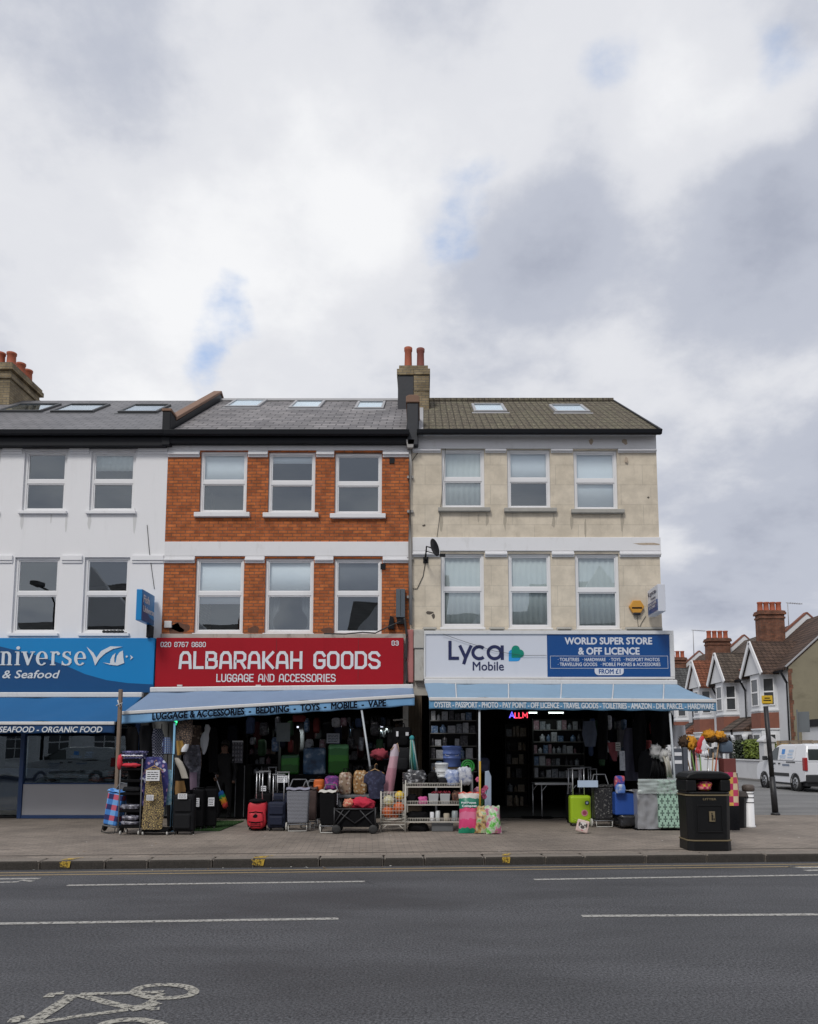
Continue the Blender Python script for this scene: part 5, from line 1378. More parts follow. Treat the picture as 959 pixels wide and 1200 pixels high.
def house(label, y0, w, bay_y, m_roof, m_bay, gable=False, chim=None, parap=False, para_near=False):
    """a white terraced house facing -x. Local frame: u along the street (+y world), origin at the facade foot, d into the house (+x)."""
    X0 = 19.5
    t = thing('street_house', label, 'house', (X0, y0, 0.06), group='white gabled houses along the side street')
    Z = .06; ez = 6.0; rz = 9.45; rd = 3.8
    y1 = y0 + w
    b = MB()                                     # walls: front (with a door recess) and the rest
    b.quad((X0, y0, Z), (X0, y1, Z), (X0, y1, ez), (X0, y0, ez))
    b.quad((X0, y0, Z), (X0 + 7.6, y0, Z), (X0 + 7.6, y0, ez), (X0, y0, ez)); b.quad((X0 + 7.6, y0, Z), (X0 + 7.6, y1, Z), (X0 + 7.6, y1, ez), (X0 + 7.6, y0, ez)); b.quad((X0, y1, Z), (X0 + 7.6, y1, Z), (X0 + 7.6, y1, ez), (X0, y1, ez))
    b.build('wall', M_RENDER, t)
    if gable:
        b = MB(); b.prism([(X0 - .02, Z), (X0 + 7.6, Z), (X0 + 7.6, ez + .05), (X0 + rd, rz - .05), (X0 - .02, ez - .02)], y0 - .14, y0 - .002); b.build('gable_wall', M_GABLE, t)
        b = MB(); b.box(X0 - .06, X0 + .10, y0 - .17, y0 - .141, Z, ez - .2)
        for k in range(14): b.box(X0 - .03, X0 + .05 + .12 * (k % 2), y0 - .165, y0 - .141, .2 + k * .42, .2 + k * .42 + .21)
        b.build('corner_quoins', M_BRICK_R, t)
    b = MB(); th = .14
    b.prism([(X0 - .25, ez - .22), (X0 - .25, ez - .08), (X0 + rd, rz), (X0 + 2 * rd + .25, ez - .08), (X0 + 2 * rd + .25, ez - .22), (X0 + rd, rz - th)], y0 - (.16 if gable else 0), y1 - .003)
    b.build('roof', m_roof, t)
    if gable:
        b = MB(); b.bar((X0 - .2, y0 - .17, ez - .03), (X0 + rd, y0 - .17, rz + .05), .10, .07); b.build('verge', M_LEAD, t)
    # bay with a gabled roof of its own
    bw, proj = 2.35, .75
    a0, a1 = bay_y - bw / 2, bay_y + bw / 2
    xb = X0 - proj
    def bay(z0, z1, mat, nm, o=0.0):
        b = MB(); b.prism([(X0 + .02, a0 - o), (xb - o, a0 + .55), (xb - o, a1 - .55), (X0 + .02, a1 + o)], z0, z1, axis='z'); return b.build(nm, mat, t, bevel=.01)
    bay(Z, 2.75, M_RENDER, 'bay'); bay(2.752, 3.62, M_BAND, 'bay_band', .03); bay(3.622, ez - .1, M_RENDER, 'bay'); bay(3.70, 3.80, M_RENDER, 'sill', .07); bay(2.66, 2.748, M_RENDER, 'sill', .08)
    # windows on the three faces of the bay, both floors
    faces = [((X0, a0), (xb, a0 + .55)), ((xb, a0 + .55), (xb, a1 - .55)), ((xb, a1 - .55), (X0, a1))]
    for za, zb in ((.95, 2.45), (4.0, 5.55)):
        for (pa, pb) in faces:
            pa, pb = Vector((*pa, 0)), Vector((*pb, 0)); d = (pb - pa); L = d.length; d.normalize(); nn = Vector((d.y, -d.x, 0))
            if nn.x > 0: nn = -nn
            e = .16; mt = Matrix(((d.x, nn.x, 0, pa.x), (d.y, nn.y, 0, pa.y), (0, 0, 1, 0), (0, 0, 0, 1)))
            b = MB(); f = .06
            for bx in ((e, e + f, za, zb), (L - e - f, L - e, za, zb), (e + f, L - e - f, zb - f, zb), (e + f, L - e - f, za, za + f), (e + f, L - e - f, (za + zb) / 2 - .04, (za + zb) / 2 + .04)): b.box(bx[0], bx[1], .0, .05, bx[2], bx[3], 0, mt)
            wdw = b.build('window', M_UPVC, t)
            b = MB(); b.box(e + f, L - e - f, .004, .015, za + f, (za + zb) / 2 - .04, 0, mt); b.box(e + f, L - e - f, .004, .015, (za + zb) / 2 + .04, zb - f, 0, mt); b.build('pane', M_DGLASS, wdw)
    # gabled roof over the bay, bargeboards and white panel
    gz, gb = 7.72, ez - .22
    gx0 = X0 - 1.0; hw = bw / 2 + .28
    back = X0 + (gz - ez + .1) / (rz - ez) * rd
    b = MB(); tt = .10
    for sg in (-1, 1):
        e0 = bay_y + sg * hw
        A_ = [(gx0, e0, gb), (gx0, bay_y, gz), (back, bay_y, gz), (X0 + .1, e0, gb)]
        n0 = b.pts(A_); n1 = b.pts([(x, y, z - tt) for x, y, z in A_])
        b.face(n0); b.face(n1[::-1])
        for k in range(4): b.face([n0[k], n1[k], n1[(k + 1) % 4], n0[(k + 1) % 4]])
    b.build('bay_roof', m_bay, t)
    b = MB(); b.prism([(bay_y - hw + .22, gb + .02), (bay_y + hw - .22, gb + .02), (bay_y, gz - .22)], gx0 + .16, gx0 + .22, axis='x'); b.build('gable_panel', M_RENDER, t)
    b = MB()
    for sg in (-1, 1): b.bar((gx0 + .02, bay_y + sg * hw, gb - .06), (gx0 + .02, bay_y, gz - .08), .07, .24)
    b.build('bargeboard', M_UPVC, t)
    b = MB(); b.bar((X0 - .30, y0, ez - .22), (X0 - .30, a0 - .25, ez - .22), .11); b.bar((X0 - .30, a1 + .25, ez - .22), (X0 - .30, y1, ez - .22), .11); b.box(xb - .08, X0, a0 - .02, a1 + .02, ez - .2, ez - .098)
    b.build('gutter', M_BLACKP, t)
    # entrance on the far side of the bay: porch roof on a column, dark doorway
    dy = bay_y + bw / 2 + .75 if bay_y + bw / 2 + 1.2 < y1 else bay_y - bw / 2 - .75
    b = MB(); b.box(X0 - .02, X0 + .03, dy - .55, dy + .55, Z, 2.4); dr = b.build('door', M_DOOR, t)
    b = MB(); b.prism([(X0 - 1.15, 2.62), (X0 - 1.15, 2.74), (X0 + .02, 3.55), (X0 + .02, 2.66)], dy - .95, dy + .95); 
    pr = b.build('porch_roof', m_bay, t)
    b = MB(); b.box(X0 - 1.12, X0, dy - .92, dy + .92, 2.44, 2.618); b.build('porch_beam', M_RENDER, t)
    for s in (-.85, .85):
        b = MB(); b.lathe([(.15, 0), (.15, .3), (.10, .34), (.09, 2.05), (.16, 2.2), (.18, 2.38)], (X0 - 1.0, dy + s, Z), 12); b.build('column', M_RENDER, t)
    b = MB(); b.bar((X0 - .35, y0 + .05, ez - .3), (X0 - .06, y0 + .05, ez - .9), .09); b.tube([(X0 - .08, y0 + .05, ez - .9), (X0 - .08, y0 + .05, Z)], .045, 8); b.build('drainpipe', M_BLACKP, t)
    if parap:
        def rr(x): return ez - .08 + (rz - ez + .08) * min(1, (x - X0 + .25) / (rd + .25))
        b = MB(); b.prism([(X0 - .3, ez - .4), (X0 - .3, ez + .28), (X0 + rd, rz + .36), (X0 + 2 * rd, ez + .28), (X0 + 2 * rd, ez - .4)], y1 - .16, y1 + .16); pp = b.build('parapet', M_RENDER, t)
        b = MB(); b.bar((X0 - .34, y1, ez + .34), (X0 + rd, y1, rz + .42), .40, .09); b.bar((X0 + rd, y1, rz + .42), (X0 + 2 * rd, y1, ez + .34), .40, .09); b.build('coping', M_BAND, pp)
    if chim:
        cx, cy, wx, top = chim
        ch = chimney(t, cx - wx / 2, cx + wx / 2, cy - .35, cy + .35, 7.0, top, M_BRICK_R, .09)
        n = 4
        pots(ch, [(cx - wx / 2 + wx * (k + .5) / n, cy, top) for k in range(n)], .17, .55, M_POT)
    return t
house('end house of the white side street terrace with algae stained gable wall', 42.0, 5.5, 44.5, M_T_BROWN, M_T_BROWN, True, (21.15, 47.6, 1.5, 10.0), True)
house('second white gabled house with grey brown bay roof', 47.5, 4.7, 49.9, M_T_BROWN, M_T_GREYB)
house('third white gabled house with orange tiled bay roof', 52.2, 4.7, 54.2, M_T_GREYB, M_T_ORANGE, False, (21.2, 56.4, 1.6, 9.55), True)
house('fourth white gabled house beyond the orange tiled bay', 56.9, 4.7, 59.3, M_T_GREY, M_T_GREY)
house('fifth white gabled house, mostly hidden by the awning', 61.6, 4.7, 63.8, M_T_BROWN, M_T_GREYB, False, (21.0, 65.4, 1.6, 9.2), True)
house('farthest white gabled house at the end of the side street', 66.3, 4.7, 68.6, M_T_GREY, M_T_GREY)
# low white annexe with a black roof edge in front of the end house
t = thing('annexe', 'low white annexe with black flat roof against the stained gable', 'annexe', (22.5, 40.6, .06))
MB().box(20.0, 27.0, 39.4, 41.84, .06, 2.75).build('wall', M_RENDER, t); MB().box(19.9, 27.1, 39.25, 41.845, 2.752, 3.12).build('roof', M_BLACKP, t)
# TV aerials on the chimneys
def aerial(label, px, py0, py1, Y):
    x, z0 = W(px, py1, Y); z1 = WZ(py0, Y, px)
    t = thing('tv_aerial', label, 'aerial', (x, Y, z0)); b = MB(); b.tube([(x, Y, z0), (x, Y, z1)], .028, 6); b.build('mast', M_LEAD, t)
    b = MB(); b.tube([(x - .1, Y, z1 - .02), (x + .9, Y, z1 - .1)], .02, 6)
    for k in range(6): b.tube([(x + .1 + .14 * k, Y - .25, z1 - .03 - .011 * k), (x + .1 + .14 * k, Y + .25, z1 - .03 - .011 * k)], .01, 5)
    b.build('array', M_LEAD, t)
aerial('thin television aerial beside the nearest brick chimney of the terrace', 925, 706, 742, 47.9)
aerial('thin television aerial beside the smaller chimney farther down the terrace', 813.5, 738, 770, 56.6)
# front garden walls, pillar and hedges
M_GW = M('garden_wall_paint', (0.55, 0.55, 0.56), 0.85, 0.1, 2, 0.2, stain=.3)
t = thing('garden_wall', 'low white front garden wall beneath the hedge', 'wall', (17.3, 41.6, .06)); MB().box(17.15, 17.4, 40.6, 44.6, .06, .98).build('masonry', M_GW, t, bevel=.02); MB().box(17.1, 17.45, 40.58, 44.62, .982, 1.06).build('coping', M_GW, t, bevel=.02)
t = thing('gate_pillar', 'square white gate pillar with a pyramid cap behind the van', 'pillar', (17.3, 39.9, .06)); MB().box(17.0, 17.55, 39.6, 40.2, .06, 1.95).build('shaft', M_GW, t, bevel=.02)
b = MB(); b.prism([(16.92, 1.952), (17.63, 1.952), (17.63, 2.04), (17.275, 2.32), (16.92, 2.04)], 39.52, 40.28); b.build('cap', M_GW, t, bevel=.02)
t = thing('gate_pillar', 'ochre brick gate pillar beside the white pillar', 'pillar', (17.6, 39.0, .06)); MB().box(17.45, 17.85, 38.75, 39.2, .06, 2.0).build('shaft', M('ochre_brick', (0.36, 0.25, 0.11), .85, .25, 5, .3), t, bevel=.02)
def leaf_mat(name, c):
    m, tt, b, out = newmat(name); v = coords(tt); tt.links.new(mixc(tt, mrange(tt, tnoise(tt, v, 5, 3), .35, .65), [x * .6 for x in c], [x * 1.35 for x in c]), b.inputs['Base Color']); b.inputs['Roughness'].default_value = .6; b.inputs['Subsurface Weight'].default_value = 0
    return m
def hedge(label, x0, x1, y0, y1, z0, z1, mat, n=2600, s=.085):
    b = MB(); rnd = random.Random(int(x0 * 100 + z1 * 31))
    b.box(x0 + .08, x1 - .08, y0 + .08, y1 - .08, z0, z1 - .08, 0)
    for _ in range(n):
        f = rnd.random(); x, y, z = rnd.uniform(x0, x1), rnd.uniform(y0, y1), rnd.uniform(z0, z1)
        if f < .4: x = x0 + rnd.gauss(0, .05)
        elif f < .7: z = z1 + rnd.gauss(0, .05)
        else: y = y0 + rnd.gauss(0, .05)
        c = Vector((x, y, z)); u = Vector((rnd.gauss(0, 1), rnd.gauss(0, 1), rnd.gauss(0, 1))).normalized(); w = u.orthogonal().normalized(); k = s * rnd.uniform(.6, 1.3)
        b.poly([c - u * k, c + w * k * .5, c + u * k, c - w * k * .5], 0)
    o = b.build('hedge', mat, None); tag(o, label, 'hedge'); return o
M_LEAF1 = leaf_mat('bright_privet_leaf', (0.15, 0.20, 0.03)); M_LEAF2 = leaf_mat('dark_privet_leaf', (0.022, 0.034, 0.014))
hedge('bright yellow green clipped hedge above the white garden wall', 17.3, 18.1, 40.7, 42.8, 1.15, 2.0, M_LEAF1)
hedge('dark green hedge behind the bright clipped hedge', 17.55, 18.5, 42.9, 45.0, .6, 2.0, M_LEAF2)
MB_ = None

# ------------------------------------------------------------------ vans
M_VANW = M('white_van_paint', (0.72, 0.73, 0.76), 0.28, 0.03, 1); M_VANP = M('black_van_plastic', (0.02, 0.02, 0.022), 0.55); M_TYRE = M('tyre_rubber', (0.015, 0.015, 0.016), 0.85)
M_RIM = M('silver_wheel_trim', (0.42, 0.43, 0.45), 0.4, 0.1, metal=.5); M_TAIL = M('red_tail_lamp', (0.30, 0.01, 0.012), 0.25); M_CARGL = M('tinted_car_glass', (0.025, 0.035, 0.035), 0.06)
M_DECAL = M('blue_van_decal', (0.02, 0.22, 0.62), .4); M_DECALP = M('pale_van_decal', (0.42, 0.52, 0.66), .4); M_DECALD = M('grey_blue_van_lettering', (0.16, 0.2, 0.28), .5); M_PLATE = M('yellow_number_plate', (0.72, 0.42, 0.03), .4)
def van(label, loc, rot, paint):
    """small panel van, nose towards local +x, origin on the ground under its centre"""
    t = thing('parked_van', label, 'van', loc, rot, local=True)
    def prof(pl, hw0, hw1, zs, ze, n=1):
        b = MB(); rows = []
        for sgn in (1, -1):
            rows.append(b.pts([(x, sgn * (hw0 + (hw1 - hw0) * min(1, max(0, (z - zs) / (ze - zs)))), z) for x, z in pl]))
        m = len(pl); b.face(rows[0]); b.face(rows[1][::-1])
        for k in range(m): b.face([rows[0][k], rows[1][k], rows[1][(k + 1) % m], rows[0][(k + 1) % m]])
        return b
    def archpts(cx, r=.37, n=10): return [(cx + r * math.cos(R(a)), .30 + r * math.sin(R(a))) for a in [170 - 160 * k / n for k in range(n + 1)]][::-1]
    fw, rw = 1.42, -1.36
    low = [(-2.15, .42), (rw - .38, .36)] + archpts(rw)[::-1] + [(rw + .38, .30), (fw - .38, .30)] + archpts(fw)[::-1] + [(fw + .38, .34), (2.14, .34), (2.2, .55), (2.18, .82), (2.05, 1.0), (1.55, 1.10), (1.3, 1.16), (-2.2, 1.12)]
    body = prof(low, .90, .90, 0, 1).build('body', paint, t, bevel=.04); localize(body)
    up = [(-2.2, 1.122), (1.3, 1.162), (1.05, 1.30), (.58, 1.66), (.40, 1.76), (.1, 1.82), (-1.9, 1.82), (-2.06, 1.78), (-2.16, 1.5)]
    prof(up, .895, .74, 1.12, 1.82).build('upper_body', paint, t, bevel=.05)
    def hw(z): return .895 + (.74 - .895) * max(0, (z - 1.12) / .70)
    def sidepoly(pl, name, mat, out=.006, parent=None):
        for sg in (1, -1):
            b = MB(); b.poly([(x, sg * (hw(z) + out), z) for x, z in pl]); b.build(name, mat, parent or t, solid=.012)
    sidepoly([(1.18, 1.19), (.98, 1.33), (.55, 1.66), (.22, 1.71), (.16, 1.19)], 'side_window', M_CARGL, .012)
    sidepoly([(.03, 1.2), (.03, 1.70), (-.06, 1.74), (-1.22, 1.74), (-1.30, 1.68), (-1.3, 1.26), (-1.22, 1.2)], 'side_panel', M_DECALP if False else paint, .012)
    def flat(x0, x1, z0, z1, name, mat, out=.018):
        for sg in (1, -1):
            z = (z0 + z1) / 2; b = MB(); b.poly([(x0, sg * (hw(z0) + out), z0), (x1, sg * (hw(z0) + out), z0), (x1, sg * (hw(z1) + out), z1), (x0, sg * (hw(z1) + out), z1)]); b.build(name, mat, t, solid=.006)
    flat(-.42, -.16, 1.42, 1.62, 'logo', M_DECAL, .025); flat(-.55, -.02, 1.33, 1.38, 'logo', M_DECALP, .025); flat(-.55, -.05, 1.26, 1.30, 'logo', M_DECALP, .025); flat(-1.15, -.75, 1.5, 1.6, 'logo', M_DECALP, .025); flat(-1.1, -.7, 1.38, 1.46, 'logo', M_DECALP, .025); flat(-1.15, -.7, 1.27, 1.33, 'logo', M_DECALP, .025)
    flat(.45, 1.0, .98, 1.03, 'logo', M_DECALD, .012); flat(.5, .95, .90, .94, 'logo', M_DECALD, .012); flat(.45, .9, .82, .85, 'logo', M_DECALD, .012); flat(-.9, -.3, .96, 1.03, 'logo', M_DECALD, .012)
    flat(-1.4, -.65, 1.09, 1.13, 'door_rail', M_VANP, .014); flat(-.85, .95, .55, .68, 'rub_strip', M_VANP, .014); flat(.30, .47, 1.02, 1.07, 'handle', M_VANP, .02); flat(-.12, .05, 1.02, 1.07, 'handle', M_VANP, .02)
    b = MB(); b.box(-2.26, -2.05, -.88, .88, .36, .66); b.build('bumper', M_VANP, t, bevel=.04)
    b = MB(); b.box(2.08, 2.26, -.86, .86, .32, .56); b.build('bumper', M_VANP, t, bevel=.04)
    for sg in (1, -1):
        b = MB(); b.box(-2.23, -1.98, sg * .915 - .09, sg * .915 + .005, .78, 1.28) if sg < 0 else b.box(-2.23, -1.98, sg * .915 - .005, sg * .915 + .09, .78, 1.28)
        b = MB(); y = sg * .86; b.box(-2.225, -2.0, y - .06, y + .06, .80, 1.30); b.build('tail_lamp', M_TAIL, t, bevel=.03)
        b = MB(); y = sg * .68; b.box(2.02, 2.19, y - .17, y + .17, .80, .97); b.build('headlight', M_RIM, t, bevel=.03)
        b = MB(); b.box(.98, 1.18, sg * 1.0 - .08, sg * 1.0 + .08, 1.16, 1.34); b.build('mirror', M_VANP, t, bevel=.03)
    b = MB(); b.poly([(1.20, .80, 1.22), (1.20, -.80, 1.22), (.63, -.70, 1.66), (.63, .70, 1.66)]); o = b.build('windscreen', M_CARGL, t, solid=.02); o.location = (.03, 0, .02)
    b = MB()
    for s in (-1, 1): b.box(-2.20, -2.17, s * .42 - .34, s * .42 + .34, 1.2, 1.62)
    b.build('rear_window', M_CARGL, t, bevel=.01)
    MB().box(-2.24, -2.20, -.26, .26, .84, .95).build('number_plate', M_PLATE, t)
    for cx in (fw, rw):
        for sg in (1, -1):
            b = MB(); mt = Matrix.Translation((cx, sg * .80, .32)) @ Matrix.Rotation(R(90), 4, 'X')
            b.lathe([(.20, -.10), (.30, -.11), (.32, -.07), (.32, .07), (.30, .11), (.20, .10)], (0, 0, 0), 22, mat=mt); wh = b.build('wheel', M_TYRE, t)
            b = MB(); b.lathe([(.02, -.115), (.21, -.108), (.215, -.08), (.215, .08), (.21, .108), (.02, .115)], (0, 0, 0), 22, mat=mt); localize(wh)
            rm = b.build('rim', M_RIM, wh); b = MB()
            for k in range(7):
                a = 2 * PI * k / 7; y = sg * (.80 + .118) ; b.bar((cx + .05 * math.cos(a + .25), y, .32 + .05 * math.sin(a + .25)), (cx + .19 * math.cos(a + .25), y, .32 + .19 * math.sin(a + .25)), .035, .012)
            b.build('trim_slot', M_VANP, wh)
            b = MB(); b.lathe([(.36, -.07), (.385, -.07), (.385, .055), (.36, .055)], (0, 0, 0), 24, mat=Matrix.Translation((cx, sg * .86, .32)) @ Matrix.Rotation(R(90), 4, 'X'), cap=False); b.build('wheel_arch', M_VANP, t)
    MB().box(-2.1, 2.0, -.8, .8, .22, .34).build('underbody', M_VANP, t)
    return t
vx = 15.3
v1 = van('white panel van with blue logo parked in the side street', (vx, 32.2, -.02), R(90), M_VANW)
# roof ladder rack
M_LADR = M('rack_timber', (0.24, 0.19, 0.14), .8, .2)
b = MB()
b.box(-1.7, .5, .30, .34, 1.93, 1.97); b.box(-1.7, .5, .66, .70, 1.93, 1.97); b.box(-1.7, .5, -.5, -.46, 1.93, 1.97)
for k in range(13): b.box(-1.65 + .165 * k, -1.61 + .165 * k, .34, .66, 1.94, 1.96)
for k in (-1.5, -.5, .3): b.box(k, k + .05, -.7, .72, 1.86, 1.925); b.box(k, k + .05, .66, .70, 1.80, 1.86); b.box(k, k + .05, -.70, -.66, 1.80, 1.86)
b.build('ladder_rack', M_LADR, v1)
M_SILV = M('silver_van_paint', (0.36, 0.38, 0.39), 0.3, 0.05)
v2 = van('silver panel van parked across the road, mirrored in the fish shop window', (-17.6, -3.1, RZ), R(180), M_SILV)

# ------------------------------------------------------------------ street furniture
M_BINB = M('black_bin_plastic', (0.007, 0.0073, 0.008), 0.45, 0.3, 4, 0.08, 30, fine=.3, fscale=120, spec=.3)
M_GOLD = M('dull_gold_band', (0.19, 0.15, 0.085), 0.5, 0.25)
# litter bin
gx, gy = G(831, 997.5); gx += .04; gy += .28; bw = .345
t = thing('litter_bin', 'tall black litter bin with gold bands at the kerb', 'litter bin', (gx, gy, 0))
def rbox(b, cx, cy, hw, hd, z0, z1, hw1=None, hd1=None, c=.08):
    hw1 = hw1 or hw; hd1 = hd1 or hd
    def loop(w, d): return [(cx - w + c, cy - d), (cx + w - c, cy - d), (cx + w, cy - d + c), (cx + w, cy + d - c), (cx + w - c, cy + d), (cx - w + c, cy + d), (cx - w, cy + d - c), (cx - w, cy - d + c)]
    A_ = b.pts([(x, y, z0) for x, y in loop(hw, hd)]); B_ = b.pts([(x, y, z1) for x, y in loop(hw1, hd1)])
    b.face(A_[::-1]); b.face(B_)
    for k in range(8): b.face([A_[k], A_[(k + 1) % 8], B_[(k + 1) % 8], B_[k]])
    return b
H1 = .98
b = MB(); rbox(b, gx, gy, .350, .28, 0, .16, .345, .28); rbox(b, gx, gy, .338, .27, .161, .86, .352, .28)
b.build('body', M_BINB, t, bevel=.012)
b = MB(); rbox(b, gx, gy, .354, .287, .155, .172); rbox(b, gx, gy, .362, .290, .862, .882); b.build('gold_band', M_GOLD, t)
# hood: open letterbox front
b = MB(); h0, h1 = .883, 1.02
rbox(b, gx, gy, .356, .285, h0, .925); 
b.box(gx - .356, gx - .19, gy - .26, gy + .26, .925, 1.115); b.box(gx + .19, gx + .356, gy - .26, gy + .26, .925, 1.115); b.box(gx - .19, gx + .19, gy + .16, gy + .26, .925, 1.115)
b.build('hood', M_BINB, t, bevel=.03)
b = MB(); n = 12
pl = [(gx - .365, 1.116), (gx - .36, 1.16), (gx - .31, 1.215), (gx - .20, 1.245), (gx + .20, 1.245), (gx + .31, 1.215), (gx + .36, 1.16), (gx + .365, 1.116)]
b.prism(pl, gy - .285, gy + .285); b.build('lid', M_BINB, t, bevel=.03)
b = MB(); b.box(gx - .19, gx + .19, gy - .05, gy + .155, .926, 1.114); 
MB().box(gx - .19, gx + .19, gy + .10, gy + .158, .927, 1.113).build('liner', M_DARK, t)
b = MB(); f = gy - .2785
for q in ((-.20, .20, .29, .305), (-.20, .20, .705, .72), (-.20, -.185, .305, .705), (.185, .20, .305, .705)): b.box(gx + q[0], gx + q[1], f - .012, f + .01, q[2], q[3])
b.build('panel_moulding', M_BINB, t, bevel=.004)
text('LITTER', gx - .105, gx + .105, .795, .825, f - .010, M_GOLD, t, bold=.01, extrude=.004)
b = MB(); b.box(gx - .015, gx + .075, f - .014, f - .002, .46, .62); b.build('tidyman_plate', M_GOLD, t)
b = MB(); px_, pz_ = gx + .03, .54       # small figure dropping litter
b.box(px_ - .012, px_ + .008, f - .018, f - .0145, pz_ - .06, pz_ + .03); b.box(px_ - .012, px_ + .004, f - .018, f - .0145, pz_ + .036, pz_ + .058); b.bar((px_ + .006, f - .016, pz_ + .02), (px_ + .03, f - .016, pz_ - .01), .01, .003); b.box(px_ + .018, px_ + .034, f - .018, f - .0145, pz_ - .06, pz_ - .025)
b.build('emblem', M_BINB, t)
# a bright woven bag stuffed in the bin's mouth
M_TART2 = Mpattern('pink_yellow_check', 'tartan', [(0.62, 0.05, 0.10), (0.70, 0.42, 0.05), (0.75, 0.28, 0.25), (0.45, 0.02, 0.12)], 11)
b = MB(); b.blob((gx - .02, gy - .10, 1.015), (.115, .12, .075), .25, 3, 4, 16, 10, power=.6); o = b.build('crumpled_bag', M_TART2, None); tag(o, 'crumpled pink checked bag in the litter bin mouth', 'bag')
# bollard
gx, gy = G(879, 969.5)
t = thing('bollard', 'white bollard with black rings and a dark cap', 'bollard', (gx, gy, 0))
b = MB(); b.lathe([(.115, 0), (.115, .03), (.10, .05), (.098, .74)], (gx, gy, 0), 18); b.build('shaft', M_WHITE, t)
b = MB()
for z in (.50, .60, .68): b.lathe([(.102, z), (.108, z + .008), (.102, z + .016)], (gx, gy, 0), 18)
b.build('ring', M_BLACKP, t)
b = MB(); b.lathe([(.11, .741), (.125, .76), (.125, .84), (.09, .87), (.0, .875)], (gx, gy, 0), 18); b.build('cap', M('brown_bollard_cap', (0.09, 0.07, 0.06), .6, .2), t)
# second black bin behind
gx, gy = G(866, 970.5); gy += .25
t = thing('waste_bin', 'plain black waste bin with a brown top between litter bin and bollard', 'bin', (gx, gy, 0))
rbox(MB(), gx, gy, .20, .22, 0, .62, .22, .24).build('body', M_BINB, t, bevel=.015); rbox(MB(), gx + .03, gy, .24, .25, .622, .74, .20, .22).build('lid', M('brown_bin_lid', (0.055, 0.045, 0.04), .6, .2), t, bevel=.02)
# leaning post with a yellow plate
gx, gy = G(909, 955)
t = thing('sign_post', 'leaning black street post topped by a yellow plate', 'sign post', (gx, gy, 0))
top = Vector(world(897.5, 828, gy)); b = MB(); b.tube([(gx, gy, 0), (gx + (top.x - gx) * .35, gy, top.z * .35)], .075, 12, r1=.07); b.tube([(gx + (top.x - gx) * .35, gy, top.z * .35), top], .058, 12); b.lathe([(.11, 0), (.11, .03), (.085, .06)], (gx, gy, 0), 14)
b.build('shaft', M('blotchy_black_pole_paint', (0.016, 0.016, 0.019), .5, .4, 6, stain=.5, stain_col=(.12, .12, .13), stain_scale=(8, 8, 4)), t)
c = Vector(world(897.5, 820, gy)); MB().box(c.x - .135, c.x + .135, gy - .085, gy - .07, c.z - .10, c.z + .10).build('plate', M('yellow_sign_plate', (0.62, 0.40, 0.02), .45, .1, 4), t, bevel=.01)
b = MB()
for k, (a_, w_) in enumerate(((-.02, .19), (.035, .13))): b.box(c.x - w_ / 2, c.x + w_ / 2, gy - .089, gy - .0855, c.z + a_ - .012, c.z + a_ + .012)
b.build('plate_print', M_INK, t)
b = MB(); b.box(c.x - .07, c.x + .07, gy - .068, gy + .02, c.z - .12, c.z + .10); b.build('clamp', M_SKYFR, t)
# back of a road sign beside the van
Y = 36.6; x0, x1 = WX(937, 845, Y), WX(947.5, 845, Y); z0, z1 = WZ(858, Y), WZ(834, Y)
t = thing('road_sign', 'grey back of a rectangular road sign beside the van', 'road sign', ((x0 + x1) / 2, Y, -.02))
mt = Matrix.Translation(((x0 + x1) / 2, Y, 0)) @ Matrix.Rotation(R(-40), 4, 'Z')
MB().box(-.24, .24, -.012, .012, z0, z1, 0, mt).build('plate', M('grey_sign_back', (0.13, 0.145, 0.155), .55, .1), t, bevel=.004)
b = MB(); b.box(-.24, .24, .014, .05, z0 + .12, z0 + .16, 0, mt); b.box(-.24, .24, .014, .05, z1 - .16, z1 - .12, 0, mt); b.build('rail', M_LEAD, t)
MB().tube([((x0 + x1) / 2 - .25, Y + .1, -.02), ((x0 + x1) / 2 - .25, Y + .1, z1 + .1)], .035, 10).build('shaft', M('grey_pole', (0.09, 0.095, 0.10), .6), t)

# ------------------------------------------------------------------ the other side of the road (seen mirrored in the windows)
def opposite(x, label, roofm, wallm):
    t = thing('opposite_house', label, 'house', (x, -11.0, 0), R(180), 'houses across the road')
    w = 5.6
    b = MB(); b.box(-w / 2, w / 2, 0, 8, 0, 7.2); b.prism([(-w / 2, 7.2), (w / 2, 7.2), (0, 10.4)], -.02, .5); b.build('wall', wallm, t)
    b = MB(); b.prism([(-.3, 7.1), (-.3, 7.25), (4, 10.2), (8.3, 7.25), (8.3, 7.1)], -w / 2, w / 2, axis='x'); b.build('roof', roofm, t)
    b = MB()
    for sx in (-1.3, 1.3):
        for z in (1.0, 4.2): b.box(sx - .65, sx + .65, -.06, -.02, z, z + 1.9)
    wd = b.build('window', M_UPVC, t); b = MB()
    for sx in (-1.3, 1.3):
        for z in (1.0, 4.2):
            for k in range(2): 
                for j in range(3): b.box(sx - .58 + .6 * k, sx - .04 + .6 * k, -.075, -.062, z + .08 + .6 * j, z + .62 + .6 * j)
    localize(wd); b.build('pane', M_DGLASS, wd)
    b = MB(); b.box(w / 2 - .5, w / 2 + .5, 2.6, 3.8, 7, 11.6); ch = b.build('chimney_stack', M_BRICK_R, t)
    return t
op = opposite(-26.5, 'white gabled house across the road with a brick stack', M_T_GREY, M_RENDER)
for x, sx, sz, yy in ((-20.6, -1.05, 1.2, -10.6), (-14.6, 1.1, .98, -11.4), (-8.2, 1.15, .88, -11.2), (-2.0, -1.0, 1.14, -10.6), (4.4, 1.25, 1.05, -11.6), (10.6, -1.0, 1.22, -11)):
    c = copy_tree(op, None, (x, yy, 0), R(180)); c.scale = (sx, 1, sz)
